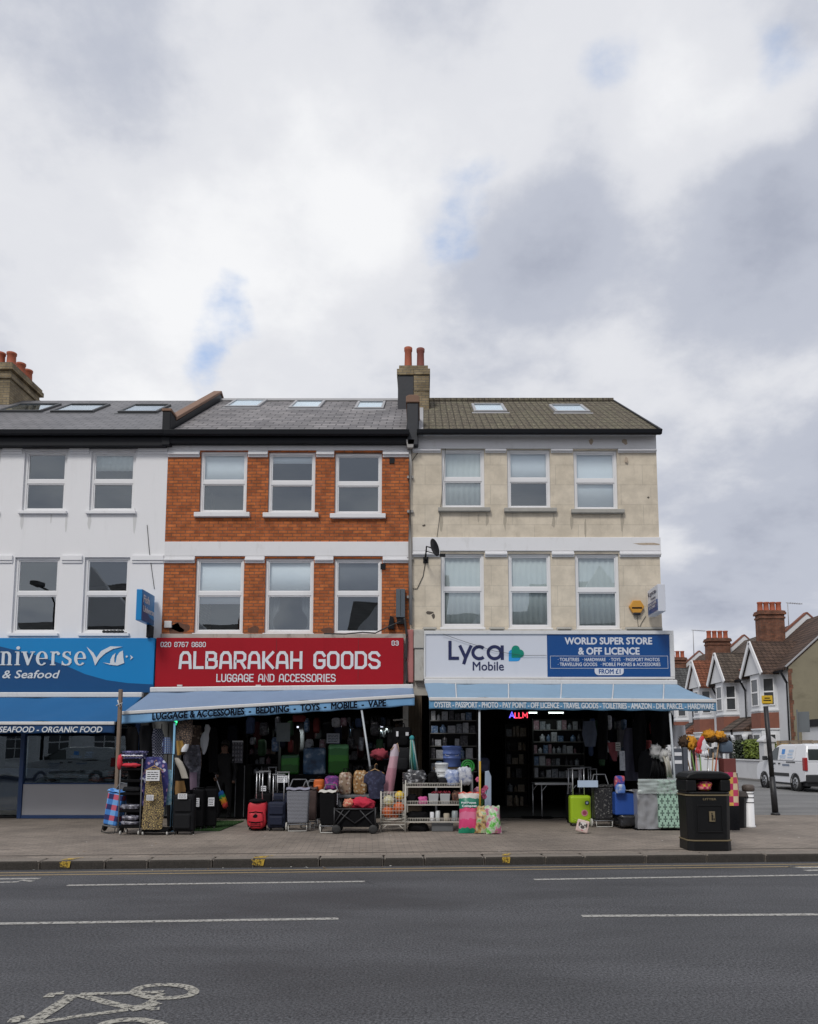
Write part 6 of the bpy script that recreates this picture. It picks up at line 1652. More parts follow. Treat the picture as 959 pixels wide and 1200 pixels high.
t = thing('street_lamp', 'tall street lamp across the road, mirrored in a white house window', 'street lamp', (-19.9, -4, 0)); b = MB(); b.tube([(-19.9, -4, 0), (-19.9, -4, 9.4)], .11, 10, r1=.06); b.tube([(-19.9, -4, 9.4), (-19.9, -3.4, 9.9), (-19.9, -2.6, 10)], .05, 8); b.build('shaft', M_BLACKP, t); MB().box(-20.1, -19.7, -2.7, -2.0, 9.95, 10.15).build('lantern', M_SKYFR, t, bevel=.03)
op = opposite(16.6, 'brick gabled house across the road at the end of its row', M_T_BROWN, M_BRICK_R)

# ================================================================== goods on the pavement and in the shops
def spot(xc, yb):
    x, y = G(xc, yb, 0.0); return x, y, y / 920.0
def zat(py, Y, px=480): return W(px, py, Y)[1]
M_NYLON = M('black_nylon', (0.005, 0.005, 0.006), .8, .35, 5, .35, 25, spec=.12); M_NYLONG = M('charcoal_nylon', (0.012, 0.0125, 0.0145), .75, .3, 5, .35, 25, spec=.15)
M_NYLONN = M('navy_nylon', (0.010, 0.014, 0.034), .65, .25, 5, .35, 25, spec=.3); M_NYLONR = M('red_nylon', (0.52, 0.02, 0.035), .6, .15, 5, .3, 25)
M_ALUT = M('bright_aluminium_tube', (0.62, 0.63, 0.65), .32, .05, metal=.55); M_TAGW = M('white_card', (0.68, 0.69, 0.72), .7, .03)
M_WHEELW = M('pale_rubber_wheel', (0.48, 0.47, 0.44), .7, .1); M_WHEELB = M('black_rubber_wheel', (0.02, 0.02, 0.02), .7)
M_GREYP = M('grey_plastic', (0.13, 0.135, 0.145), .5, .1); M_WIRE = M('cream_coated_wire', (0.50, 0.48, 0.43), .5, .1, 4, stain=.2)
def wheelx(b, c, r, w, mi=0, n=14):
    b.lathe([(r * .3, -w / 2), (r * .92, -w / 2), (r, -w * .3), (r, w * .3), (r * .92, w / 2), (r * .3, w / 2)], (0, 0, 0), n, mi, Matrix.Translation(c) @ Matrix.Rotation(R(90), 4, 'Y'))
def scribble(parent, x0, x1, z0, z1, y, mat=None, rows=4):
    """short lines of handwriting too small to read"""
    b = MB(); rnd = random.Random(int(abs(x0) * 977 + z1 * 131)); h = (z1 - z0) / rows
    for k in range(rows):
        z = z0 + h * (k + .5); x = x0
        while x < x1 - .01:
            w = rnd.uniform(.15, .4) * (x1 - x0); b.box(x, min(x1, x + w), y - .001, y, z - h * .16, z + h * .16); x += w + .06 * (x1 - x0)
    return b.build('writing', mat or M_INK, parent)
def suitcase(name, label, xc, yb, wpx_, hpx, mat, hand=0, rot=0.0, depth=.24, ribs=0, group=None, soft=False, loc=None, tag_=None, stickers=False, wheels=True, trim=None):
    if loc is None: x, y, s = spot(xc, yb); y += depth / 2; z = 0
    else: x, y, z = loc; s = y / 920
    w, h = wpx_ * s, hpx * s
    t = thing(name, label, 'suitcase', (x, y, z), R(rot), group, local=True)
    lift = .055 if wheels else 0
    b = MB(); d = depth / 2
    b.box(-w / 2, w / 2, -d, d, lift, h)
    if ribs:
        for k in range(ribs):
            xx = -w / 2 + w * (k + 1) / (ribs + 1); b.box(xx - .008, xx + .008, -d - .008, -d + .02, lift + .06, h - .06)
    b.build('shell', mat, t, bevel=min(.055, w * .14), seg=3)
    b = MB(); b.box(-w / 2 - .004, w / 2 + .004, -.012, .012, lift + .02, h - .02); b.box(-w / 2 + .05, w / 2 - .05, -.012, .012, h - .02, h + .004); b.build('zip_band', trim or M_NYLON, t)
    if soft:
        b = MB(); b.box(-w * .38, w * .38, -d - .045, -d + .01, lift + .06, h * .52); b.build('front_pocket', mat, t, bevel=.025); b = MB(); b.box(-w * .40, w * .40, -d - .025, -d + .01, h * .57, h * .88); b.build('front_pocket', mat, t, bevel=.02)
    if wheels:
        for sx in (-1, 1):
            for sy in (-1, 1):
                b = MB(); wheelx(b, (sx * (w / 2 - .045), sy * (d - .04), .03), .03, .025); b.box(sx * (w / 2 - .045) - .012, sx * (w / 2 - .045) + .012, sy * (d - .04) - .012, sy * (d - .04) + .012, .03, .06); b.build('wheel', M_WHEELB, t)
    b = MB(); b.tube([(-.09, 0, h), (-.08, 0, h + .03), (.08, 0, h + .03), (.09, 0, h)], .012, 6); b.build('carry_handle', M_NYLON, t)
    if hand:
        hh = hand * s; hw = min(.12, w * .3)
        b = MB(); b.tube([(-hw, d - .03, h - .01), (-hw, d - .03, h + hh)], .011, 8); b.tube([(hw, d - .03, h - .01), (hw, d - .03, h + hh)], .011, 8); th = b.build('telescopic_handle', M_ALUT, t)
        MB().box(-hw - .02, hw + .02, d - .05, d - .01, h + hh, h + hh + .03).build('grip', M_GREYP, t, bevel=.008)
    if tag_:
        tx, tz, tw, tht = tag_; b = MB(); b.box(tx - tw / 2, tx + tw / 2, -d - .056, -d - .052, tz - tht / 2, tz + tht / 2); b.build('price_card', M_TAGW, t); scribble(t, tx - tw * .4, tx + tw * .4, tz - tht * .4, tz + tht * .4, -d - .057)
    return t
def trolley(label, xc, yb, wpx_, hpx, mat, wheel_mat, rot=0, hand=12, depth=.26, group=None, flap=None, loc=None):
    """two-wheeled shopping trolley: bag with flap, tube frame, wheels, foot"""
    if loc: x, y = loc; s = y / 920
    else: x, y, s = spot(xc, yb); y += depth / 2
    w, h = wpx_ * s, hpx * s
    t = thing('shopping_trolley', label, 'shopping trolley', (x, y, 0), R(rot), group, local=True)
    b = MB(); d = depth / 2; z0 = .16
    lo = [(-w * .44, -d * .9, z0), (w * .44, -d * .9, z0), (w * .44, d * .9, z0), (-w * .44, d * .9, z0)]; hi = [(-w / 2, -d, h), (w / 2, -d, h), (w / 2, d, h), (-w / 2, d, h)]
    A_, B_ = b.pts(lo), b.pts(hi); b.face(A_[::-1]); b.face(B_)
    for k in range(4): b.face([A_[k], A_[(k + 1) % 4], B_[(k + 1) % 4], B_[k]])
    b.build('bag', mat, t, bevel=.03, seg=3)
    b = MB(); b.sheet(lambda u, v: ((-w / 2 - .01) + (w + .02) * u, -d - .015 + (2 * d + .02) * v, h + .015 + .035 * math.sin(PI * v) + .01 * math.sin(u * 14)), 10, 6); b.build('flap', flap or mat, t, solid=.012)
    b = MB(); r = .012
    for sx in (-1, 1): b.tube([(sx * w * .42, d + .02, .08), (sx * w * .42, d + .02, h + .06), (sx * w * .30, d + .05, h + hand * s)], r, 8)
    b.tube([(-w * .30, d + .05, h + hand * s), (w * .30, d + .05, h + hand * s)], r, 8)
    b.tube([(-w * .42, d + .02, z0 - .02), (-w * .42, -d * .9, z0 - .02), (w * .42, -d * .9, z0 - .02), (w * .42, d + .02, z0 - .02)], r, 8); b.build('frame', M_GREYP, t); b = MB(); b.tube([(-w * .40, -d * .85, z0 - .02), (-w * .40, -d * .9, .015), (w * .40, -d * .9, .015), (w * .40, -d * .85, z0 - .02)], r, 8)
    b.build('foot', wheel_mat, t)
    for sx in (-1, 1):
        b = MB(); wheelx(b, (sx * (w / 2 + .01), d * .6, .085), .085, .03, n=18); b.build('wheel', wheel_mat, t)
    return t
def card(label, xa, xb, ya, yb_, Y, rot=0, mat=None, rows=4, name='price_card', cat='card', ink=None, write=True):
    x0, z1 = W(xa, ya, Y); x1, z0 = W(xb, yb_, Y)
    t = thing(name, label, cat, ((x0 + x1) / 2, Y, z0), R(rot), local=True); w, h = (x1 - x0) / 2, z1 - z0
    MB().box(-w, w, -.004, .004, 0, h).build('sheet', mat or M_TAGW, t)
    if write: scribble(t, -w * .8, w * .8, h * .1, h * .9, -.0055, ink, rows)
    return t
def garment(label, pts, Y, mat, name='garment', cat='garment', amp=.03, fr=24, hanger=False, group=None, thick=.05, parts=None):
    """cloth with a traced outline in image rows: left and right edges per row, folded and given thickness"""
    Z = [(W(xl, py, Y)[0], W(xr, py, Y)[0], W(xl, py, Y)[1]) for xl, xr, py in pts]
    b = MB(); n = len(pts) * 4; m = 18
    def row(v):
        f = v * (len(Z) - 1); k = min(len(Z) - 2, int(f)); q = f - k
        return [Z[k][j] + (Z[k + 1][j] - Z[k][j]) * q for j in range(3)]
    ph = (pts[0][0] * .7) % 6
    def fr_(side):
        def fn(u, v):
            xl, xr, z = row(v); bul = math.sin(PI * u) ** .6
            fold = amp * math.sin((xl + (xr - xl) * u) * fr + ph + 1.5 * v) * (.3 + .7 * v)
            return (xl + (xr - xl) * u, Y + side * thick * bul + fold * bul, z)
        return fn
    b.sheet(fr_(-1), m, n); b.sheet(fr_(1), m, n)
    o = b.build('cloth', mat, None)
    base = o.location.copy()
    if not hanger and not parts:
        o.name = name; return tag(o, label, cat, group)
    t = thing(name, label, cat, base, group=group); o.location = (0, 0, 0); o.parent = t
    if hanger:
        xm = (Z[0][0] + Z[0][1]) / 2; w = (Z[0][1] - Z[0][0]) / 2 + .06; z = Z[0][2]
        h = MB(); h.tube([(xm - w, Y, z - .05), (xm, Y, z + .04), (xm + w, Y, z - .05)], .012, 6); h.tube([(xm, Y, z + .04), (xm, Y, z + .12), (xm + .03, Y, z + .15), (xm + .05, Y, z + .12)], .006, 6); h.build('hanger', M('hanger_wood', (.40, .24, .11), .5, .15), t)
    return t
def hang_bag(label, xa, xb, ya, yb_, Y, mat, name='hanging_bag', group=None, soft=.12, strap=True, pocket=True):
    x0, z1 = W(xa, ya, Y); x1, z0 = W(xb, yb_, Y); w, h = (x1 - x0) / 2, z1 - z0; x = (x0 + x1) / 2
    t = thing(name, label, 'bag', (x, Y, z0), 0, group, local=True)
    b = MB(); b.blob((0, 0, h / 2), (w, .12, h / 2), soft, 2.2, xa % 7, 18, 12, power=.45); b.build('body', mat, t)
    if pocket: b = MB(); b.blob((0, -.11, h * .33), (w * .72, .045, h * .25), soft, 2.5, xa % 5, 14, 8, power=.5); b.build('front_pocket', mat, t)
    if strap: b = MB(); b.tube([(-w * .35, 0, h * .95), (-w * .22, 0, h * 1.18), (w * .22, 0, h * 1.18), (w * .35, 0, h * .95)], .014, 6); b.build('strap', M_NYLON, t)
    return t

# ---- left end of the luggage shop
M_TART1 = Mpattern('blue_red_tartan', 'tartan', [(0.05, 0.20, 0.55), (0.16, 0.38, 0.75), (0.02, 0.025, 0.12), (0.55, 0.10, 0.16)], 5.0)
t = trolley('blue and red tartan shopping trolley leaning on the wooden post', 126.5, 977, 19, 47, M_TART1, M_WHEELB, rot=-8, hand=10)
t.rotation_euler = (0, R(10), R(-6))
# tiered rack on wheels
x, y, s = spot(150.5, 979)
y += .22; t = thing('tiered_rack', 'black tiered trolley rack of folded goods beside the wooden post', 'rack', (x, y, 0))
b = MB(); w = 12.5 * s; H = zat(889, y)
for sx in (-w, w):
    for sy in (-.2, .2): b.tube([(x + sx, y + sy, .06), (x + sx, y + sy, H)], .013, 6)
b.build('posts', M_GREYP, t)
tiers = [.13, .42, .74, .98, 1.20, H - .06]
for z in tiers: MB().box(x - w, x + w, y - .2, y + .2, z, z + .05).build('tray', M_NYLON, t, bevel=.01)
MB().box(x - w + .01, x + w - .01, y + .14, y + .19, .1, H - .1).build('back_panel', M_NYLON, t)
for sx in (-w * .85, w * .85):
    for sy in (-.16, .16):
        b = MB(); wheelx(b, (x + sx, y + sy, .04), .04, .025); b.build('wheel', M_WHEELW, t)
def pile(label, xc, zb, n, w, h, mat, seed=0, yy=None, name='folded_cloth', cat='folded cloth', group=None):
    b = MB()
    for k in range(n): b.blob((xc + .01 * math.sin(k * 3 + seed), yy, zb + h / n * (k + .5)), (w, .16, h / n * .62), .2, 2.5, k + seed, 18, 7, power=.5)
    o = b.build(name, mat, None); return tag(o, label, cat, group)
pile('pile of violet patterned cloth on top of the black tiered rack', x, H - .008, 3, w * 1.1, .15, Mpattern('violet_print', 'floral', [(0.05, 0.05, 0.14), (0.22, 0.20, 0.36), (0.5, 0.48, 0.6), (0.02, 0.02, 0.05)], 26), 1, y - .03)
M_LACE = M('red_lace', (0.55, 0.03, 0.05), .8, .3, 20)
o = MB().blob((x + .0, y - .2, 1.30), (w * .95, .05, .035), .6, 6, 3, 22, 8).build('lace_garment', M_LACE, None); tag(o, 'red lace garment laid along the upper tier of the black rack', 'lace garment')
o = MB().blob((x - w - .02, y - .2, 1.36), (.05, .05, .13), .5, 4, 9, 14, 10).build('lace_garment', M_LACE, None); tag(o, 'red lace garment hanging down the left post of the black rack', 'lace garment')
b = MB(); b.tube([(x - w + w * 2 * k / 14, y - .19, 1.47 + .012 * (k % 2)) for k in range(15)], .012, 6); o = b.build('bead_string', M_TAGW, None); tag(o, 'string of white beads along the black rack top tray', 'beads')
M_PKS = Mpattern('clear_packet_print', 'print', [(0.03, 0.03, 0.04), (0.12, 0.12, 0.15), (0.45, 0.46, 0.55)], 22, .25)
for k, (z, ww, hh, lab) in enumerate(((.185, .9, .075, 'silvery shrink wrapped packet on the lowest tier of the black rack'), (.27, .8, .10, 'loose dark packet lying on another packet low in the black rack'), (.475, .92, .09, 'clear wrapped dark packet on the second tier of the black rack'), (.795, .85, .10, 'black folded packet in the middle tier of the black rack'))):
    o = MB().blob((x, y - .06, z + hh / 2), (w * ww, .15, hh / 2), .25, 3, k, 18, 8, power=.5).build('packet', M_PKS if k != 3 else M_NYLONG, None); tag(o, lab, 'packet')
# garment rail with dresses
xr, yr, s = spot(181, 979); yr += .2; w = 15.5 * s; H = zat(884, yr)
t = thing('garment_rail', 'black garment rail on castors carrying floral and leopard dresses', 'garment rail', (xr, yr, 0))
b = MB(); b.tube([(xr - w, yr, .07), (xr - w, yr, H), (xr + w, yr, H), (xr + w, yr, .07)], .014, 8); b.build('rail', M_NYLON, t)
b = MB(); b.box(xr - w, xr + w, yr - .18, yr + .18, .055, .12); b.build('base', M_NYLON, t, bevel=.01)
for sx in (-w * .9, w * .9):
    b = MB(); wheelx(b, (xr + sx, yr - .16, .035), .035, .025); b.build('castor', M_WHEELW, t)
M_FLOR = Mpattern('violet_floral_cloth', 'floral', [(0.03, 0.03, 0.15), (0.24, 0.22, 0.44), (0.42, 0.24, 0.38), (0.52, 0.53, 0.66), (0.08, 0.10, 0.25)], 15)
M_LEO = Mpattern('leopard_cloth', 'leopard', [(0.50, 0.38, 0.15), (0.035, 0.028, 0.025), (0.16, 0.11, 0.06)], 34)
M_LEO2 = Mpattern('brown_leopard_cloth', 'leopard', [(0.20, 0.135, 0.09), (0.02, 0.018, 0.02), (0.10, 0.07, 0.06)], 22)
garment('violet floral short sleeved dress on the garment rail', [(172, 189, 887), (167, 196, 895), (164, 198, 915), (164, 196, 930), (167, 194, 945)], yr - .05, M_FLOR, 'dress', 'dress', .03, 22)
garment('yellow and black leopard print dress hanging on a wooden hanger', [(174, 188, 900), (171, 190, 915), (169, 192, 935), (167, 192, 955), (166, 190, 972)], yr - .17, M_LEO, 'dress', 'dress', .02, 26, hanger=True)
card('large white handwritten card pinned on the floral dress', 171.5, 187, 902.5, 915, yr - .30, 0, rows=4); card('small white card pinned on the leopard dress', 172, 180, 931.5, 938, yr - .30)
garment('narrow light blue patterned towel hanging beside the pale blue pole', [(196, 201, 902), (196, 202, 920), (194, 203, 943)], yr + .1, Mpattern('aqua_print', 'print', [(0.05, 0.25, 0.45), (0.30, 0.55, 0.65), (0.6, 0.65, 0.66)], 18), 'towel', 'towel', .01)
garment('beige jacket sleeve hanging at the left of the luggage shop', [(203, 209, 888), (205, 214, 893), (210, 218, 902), (213, 221, 912)], 16.4, M('beige_cloth', (0.40, 0.37, 0.32), .9, .1, 5, .3, 12), 'jacket', 'jacket', .01, 20)
garment('black jacket hanging above the large black suitcase', [(205, 214, 891), (203, 222, 902), (203, 223, 925), (204, 222, 938)], 16.6, M_NYLON, 'jacket', 'jacket', .03, 20)
garment('brown leopard scarf hanging beneath the green lit letter', [(208, 226, 843), (207, 226, 858), (206, 224, 872), (207, 216, 885)], 16.9, M_LEO2, 'scarf', 'scarf', .03, 20)
garment('mustard yellow cloth trailing below the brown leopard scarf', [(207, 214, 868), (207, 217, 876), (208, 212, 885)], 16.8, M('mustard_cloth', (0.34, 0.20, 0.05), .9, .2, 6), 'cloth', 'cloth', .01)
garment('pale cloth tag hanging below the brown leopard scarf', [(217, 222, 872), (213, 221, 877), (212, 219, 881)], 16.75, M_TAGW, 'cloth', 'cloth', .005)
garment('grey tie dyed cloth hanging behind the black suitcases', [(216, 234, 873), (215, 236, 888), (217, 235, 906), (222, 233, 930)], 17.3, Mpattern('grey_tie_dye', 'print', [(0.02, 0.02, 0.025), (0.07, 0.07, 0.09), (0.20, 0.20, 0.24)], 12), 'cloth', 'cloth', .03)
garment('dull violet trousers hanging behind the black suitcases', [(221, 231, 905), (222, 231, 930)], 17.2, M('violet_cloth', (0.17, 0.12, 0.17), .9, .3, 6), 'trousers', 'trousers', .01)
garment('white hooded top hanging inside the luggage shop', [(241, 245, 849), (240, 247, 853), (240, 246, 857), (237, 245, 860), (235, 245, 866), (235, 244, 873), (237, 242, 880), (238, 240, 884)], 17.5, M('offwhite_cloth', (0.50, 0.52, 0.56), .9, .08, 5, .3, 12), 'hooded_top', 'top', .015)
garment('navy checked shirt hanging at the left of the pale blue pole', [(192, 200, 864), (190, 202, 872), (191, 203, 883)], 16.9, Mpattern('navy_check', 'tartan', [(0.03, 0.05, 0.14), (0.10, 0.16, 0.30), (0.02, 0.02, 0.06), (0.2, 0.25, 0.35)], 20), 'shirt', 'shirt', .01)
suitcase('soft_suitcase', 'largest black soft suitcase with a white card, beside the pale blue pole', 213.5, 978.5, 24, 46, M_NYLONG, 0, soft=True, tag_=(.0, .72, .17, .10))
suitcase('soft_suitcase', 'black suitcase with an upright white card, second from the pale blue pole', 231, 973, 13, 46, M_NYLON, 0, tag_=(0, .55, .09, .17))
suitcase('soft_suitcase', 'black suitcase with a tilted white card, nearest the green mat', 244, 972, 14, 46, M_NYLON, 0, rot=20, tag_=(0, .55, .12, .17))
suitcase('soft_suitcase', 'plain black suitcase standing behind the carded black suitcases', 228, 967, 22, 40, M_NYLON, 0)
b = MB(); b.box(-.07, .07, -.003, .003, 0, .11); 
# green artificial turf mat
xa, ya = G(226, 977); xb, yb2 = G(288, 964)
b = MB(); rnd = random.Random(5)
b.box(-5.0, xb - .1, 15.7, 17.8, .004, .016)
for _ in range(2600):
    gx, gy = rnd.uniform(-5.0, xb - .1), rnd.uniform(15.7, 17.8); b.poly([(gx - .006, gy, .016), (gx + .006, gy, .016), (gx + rnd.uniform(-.012, .012), gy, .034)])
o = b.build('turf_mat', M('artificial_turf', (0.018, 0.055, 0.010), .85, .35, 12), None); tag(o, 'green artificial turf mat on the luggage shop threshold', 'mat')
# ---- person in black with a duster
def person():
    Y = 18.35; x = WX(264, 880, Y); fz = .02
    hx, hz = W(253.5, 911, Y - .28); 
    M_BLK = M('black_clothes', (0.006, 0.006, 0.007), .85, .25, 5, .3, 18); M_SKIN = M('skin', (0.17, 0.09, 0.06), .55, .08, 5)
    V = [(x, Y, .96), (x, Y, 1.12), (x, Y - .01, 1.32), (x, Y - .0, 1.44), (x + .0, Y - .01, 1.52), (x - .005, Y - .02, 1.60), (x - .01, Y - .03, 1.70),
         (x - .19, Y, 1.40), (x - .25, Y - .05, 1.14), (hx + .03, Y - .24, hz + .05), (hx, Y - .28, hz),
         (x + .19, Y, 1.40), (x + .25, Y + .02, 1.13), (x + .24, Y - .08, .90), (x + .235, Y - .12, .82),
         (x - .10, Y, .88), (x - .11, Y - .02, .50), (x - .12, Y + .03, .10), (x - .14, Y - .10, .055),
         (x + .10, Y, .88), (x + .11, Y - .02, .50), (x + .12, Y + .03, .10), (x + .14, Y - .10, .055)]
    E = [(0, 1), (1, 2), (2, 3), (3, 4), (4, 5), (5, 6), (3, 7), (7, 8), (8, 9), (9, 10), (3, 11), (11, 12), (12, 13), (13, 14), (0, 15), (15, 16), (16, 17), (17, 18), (0, 19), (19, 20), (20, 21), (21, 22)]
    rad = [.165, .155, .17, .12, .058, .085, .085, .075, .055, .042, .034, .075, .055, .042, .034, .105, .072, .05, .045, .105, .072, .05, .045]
    me = bpy.data.meshes.new('person_skin'); me.from_pydata(V, E, []); o = bpy.data.objects.new('person_skin', me); COL.objects.link(o)
    o.modifiers.new('skin', 'SKIN'); 
    for k, r in enumerate(rad): me.skin_vertices[0].data[k].radius = (r, r * (.78 if k in (0, 1, 2) else 1)) ; me.skin_vertices[0].data[k].use_root = (k == 0)
    o.modifiers.new('sub', 'SUBSURF').levels = 2; o.modifiers['sub'].render_levels = 2
    bpy.context.view_layer.update()
    n = to_mesh(o, 'person', M_BLK); n.data.materials.append(M_SKIN)
    for p in n.data.polygons:
        c = p.center; p.use_smooth = True
        if c.z > 1.50 or (Vector(c) - Vector(V[10])).length < .07 or (Vector(c) - Vector(V[14])).length < .06: p.material_index = 1
    off = Vector((x, Y, 0))
    for v in n.data.vertices: v.co -= off
    n.location = off
    tag(n, 'person in black clothes holding a rainbow duster in the luggage shop doorway', 'person')
    # hair, face, fingers as children
    L = lambda b, nm, mt: (setattr(b, 'v', [v - off for v in b.v]), n.__setitem__('_local', 1), b.build(nm, mt, n))[2]
    b = MB(); b.blob((x - .005, Y - .005, 1.68), (.098, .105, .12), .15, 3, 2, 18, 12); 
    b.v = [v + Vector((0, .035, .02)) if v.y > Y - .05 else Vector((v.x, max(v.y, Y - .075), max(v.z, 1.715))) for v in b.v]
    L(b, 'hair', M('dark_hair', (.012, .010, .009), .5, .2))
    b = MB(); b.blob((x - .012, Y - .118, 1.635), (.014, .022, .022), .1, 2, 1, 10, 8); L(b, 'nose', M_SKIN)
    b = MB()
    for sx in (-.034, .022): b.blob((x + sx - .005, Y - .108, 1.665), (.014, .008, .008), 0, 1, 1, 10, 6)
    L(b, 'eyes', M_INK); b = MB(); b.blob((x - .010, Y - .110, 1.592), (.026, .008, .007), 0, 1, 1, 10, 6); L(b, 'mouth', M('lips', (.30, .10, .09), .5))
    b = MB(); hnd = Vector(V[10])
    for k in range(4):
        p = hnd + Vector((-.012 + .004 * k, -.02, -.012 - .018 * k)); b.tube([p + Vector((-.035, .0, 0)), p + Vector((-.015, -.028, -.002)), p + Vector((.022, -.026, -.004)), p + Vector((.032, .0, -.004))], .0095, 6, r1=.0075)
    b.tube([hnd + Vector((-.02, -.01, .02)), hnd + Vector((.012, -.035, .03)), hnd + Vector((.03, -.03, .01))], .011, 6, r1=.008)
    L(b, 'fingers', M_SKIN)
    # the duster
    p0 = hnd + Vector((-.02, -.005, .05)); dx, dz = W(264.5, 945, Y - .35); p1 = Vector((dx, Y - .35, dz)); d = (p1 - p0)
    t = thing('feather_duster', 'rainbow striped duster on a white stick held in a hand', 'duster', p1)
    MB().tube([p0, p0 + d * .62], .010, 8).build('stick', M_TAGW, t)
    cols = [(0.02, .16, .50), (0.02, .30, .12), (.60, .42, .03), (.66, .22, .02), (.55, .05, .04)]
    for k, cc in enumerate(cols):
        c = p0 + d * (.56 + .44 * (k + .5) / 5); b = MB(); b.blob(c, (.062 + .006 * (k % 2), .06, .075), .5, 6, k, 18, 12); b.build('fluff', M('duster_fluff_%s' % ['blue', 'green', 'yellow', 'orange', 'red'][k], cc, .95, .2, 30, .8, 60), t)
person()
# display card stand and dark cabinet behind the person
Y = 18.3; xa, z1 = W(272.5, 868, Y); xb, z0 = W(284.5, 894, Y)
t = thing('card_stand', 'grey card display with rows of small goods in the luggage shop', 'display card', ((xa + xb) / 2, Y, z0)); MB().box(xa, xb, Y, Y + .02, z0, z1).build('card', M('dull_grey_card', (.10, .10, .12), .7), t)
b = MB()
for r in range(5):
    for c in range(4): b.blob((xa + (c + .5) * (xb - xa) / 4, Y - .02, z1 - .06 - r * .095), (.02, .015, .03), .2, 2, r * 4 + c, 8, 6)
b.build('goods', M('dull_silver', (.22, .22, .25), .4), t); MB().box(xa, xb, Y - .004, Y - .001, z1 - .035, z1).build('header', M_TAGW, t)
t = thing('dark_cabinet', 'tall dark glass cabinet inside the luggage shop', 'cabinet', (WX(281, 920, 18.4), 18.6, 0)); x0 = WX(276, 920, 18.4); x1 = WX(289, 920, 18.4)
MB().box(x0, x1, 18.42, 18.9, .02, zat(896, 18.4)).build('case', M_GREYP if False else M_NYLON, t, bevel=.01); b = MB(); b.box(x0 - .005, x0 + .01, 18.40, 18.418, .05, zat(897, 18.4)); b.box(x1 - .06, x1 - .045, 18.40, 18.418, .05, zat(897, 18.4)); b.build('edge_strip', M_GREYP, t)

# ---- suitcases, trolleys, cart (middle)
def backpack(label, xc, yb, wp_, hp, m1, m2, hand):
    x, y, s = spot(xc, yb); y += .14; w, h = wp_ * s / 2, hp * s
    t = thing('wheeled_backpack', label, 'backpack', (x, y, 0), 0, local=True)
    MB().blob((0, 0, h * .53), (w, .14, h * .47), .12, 2, 3, 20, 14, power=.55).build('body', m1, t)
    MB().blob((0, -.12, h * .36), (w * .74, .07, h * .28), .1, 2, 4, 18, 10, power=.55).build('front_pocket', m1, t)
    b = MB()
    for sx in (-1, 1): b.tube([(sx * w * .86, -.03, h * .12), (sx * w * 1.02, -.09, h * .45), (sx * w * .75, -.10, h * .82), (sx * w * .3, -.04, h * .99)], .016, 6)
    b.tube([(-w * .68, -.165, h * .58), (0, -.20, h * .62), (w * .68, -.165, h * .58)], .010, 6); b.tube([(-w * .7, -.17, h * .3), (0, -.205, h * .28), (w * .7, -.17, h * .3)], .010, 6)
    b.blob((0, -.04, h * .93), (w * .9, .12, h * .09), .2, 2, 7, 16, 8); b.blob((0, -.165, h * .46), (w * .42, .03, h * .12), .2, 3, 2, 14, 8); [b.tube([(-w * .5, -.185, h * q), (w * .5, -.185, h * q)], .007, 5) for q in (.16, .21, .26)]; b.build('trim', m2, t)
    if hand:
        b = MB()
        for sx in (-.06, .06): b.tube([(sx, .12, h * .9), (sx, .12, h + hand * s)], .010, 8)
        b.build('telescopic_handle', M_ALUT, t); MB().box(-.08, .08, .10, .14, h + hand * s, h + hand * s + .025).build('grip', M_GREYP, t)
    b = MB(); b.box(-w * .8, w * .8, -.06, .12, .02, .06); b.build('base', M_NYLON, t)
    for sx in (-1, 1): b = MB(); wheelx(b, (sx * w * .7, .08, .035), .035, .03); b.build('wheel', M_WHEELB, t)
    return t
backpack('bright red wheeled school backpack with black trim', 300, 974, 23, 36, M_NYLONR, M_NYLON, 30)
suitcase('soft_suitcase', 'navy soft suitcase with extended handle beside the red backpack', 323.5, 974, 21, 33, M_NYLONN, 30, soft=True)
suitcase('soft_suitcase', 'black suitcase with raised handle behind the red backpack', 307, 967, 20, 36, M_NYLON, 24); suitcase('soft_suitcase', 'charcoal suitcase with raised handle behind the navy suitcase', 329, 967, 22, 36, M_NYLONN, 23); suitcase('soft_suitcase', 'black suitcase with a raised handle between the red backpack and navy suitcase', 316, 963, 14, 34, M_NYLON, 27)
card('white price slips tied to raised suitcase handles', 325, 337, 909, 917, 16.75, 4, rows=3); card('small white slip tied to the handle above the red backpack', 306, 312, 921, 927, 16.55, -6, rows=2)
M_HERR = Mpattern('grey_herringbone', 'chevron', [(0.045, 0.047, 0.056), (0.30, 0.31, 0.35)], 38)
trolley('grey chevron patterned shopping trolley in front of the luggage shop', 348, 975, 26, 47, M_HERR, M_WHEELW, 4, 12, flap=M('grey_flap', (.22, .22, .28), .8))
M_BRWN = M('dull_brown_nylon', (.07, .045, .04), .7, .3, 5, .3)
trolley('first dark brown shopping trolley nested behind the grey chevron one', 361, 971, 18, 44, M_BRWN, M_WHEELW, 4, 9); trolley('second dark brown shopping trolley, nearest the black and cream one', 366.5, 968, 18, 44, M_NYLON, M_WHEELW, 4, 8)
trolley('black shopping trolley with cream flap and pale wheels', 384, 977, 19, 46, M_NYLON, M_WHEELW, -6, 9, flap=M('cream_fabric', (.52, .50, .46), .85, .08))
card('white swing card tied beside the black wagon', 389.5, 396, 930, 943, 15.4, 8)
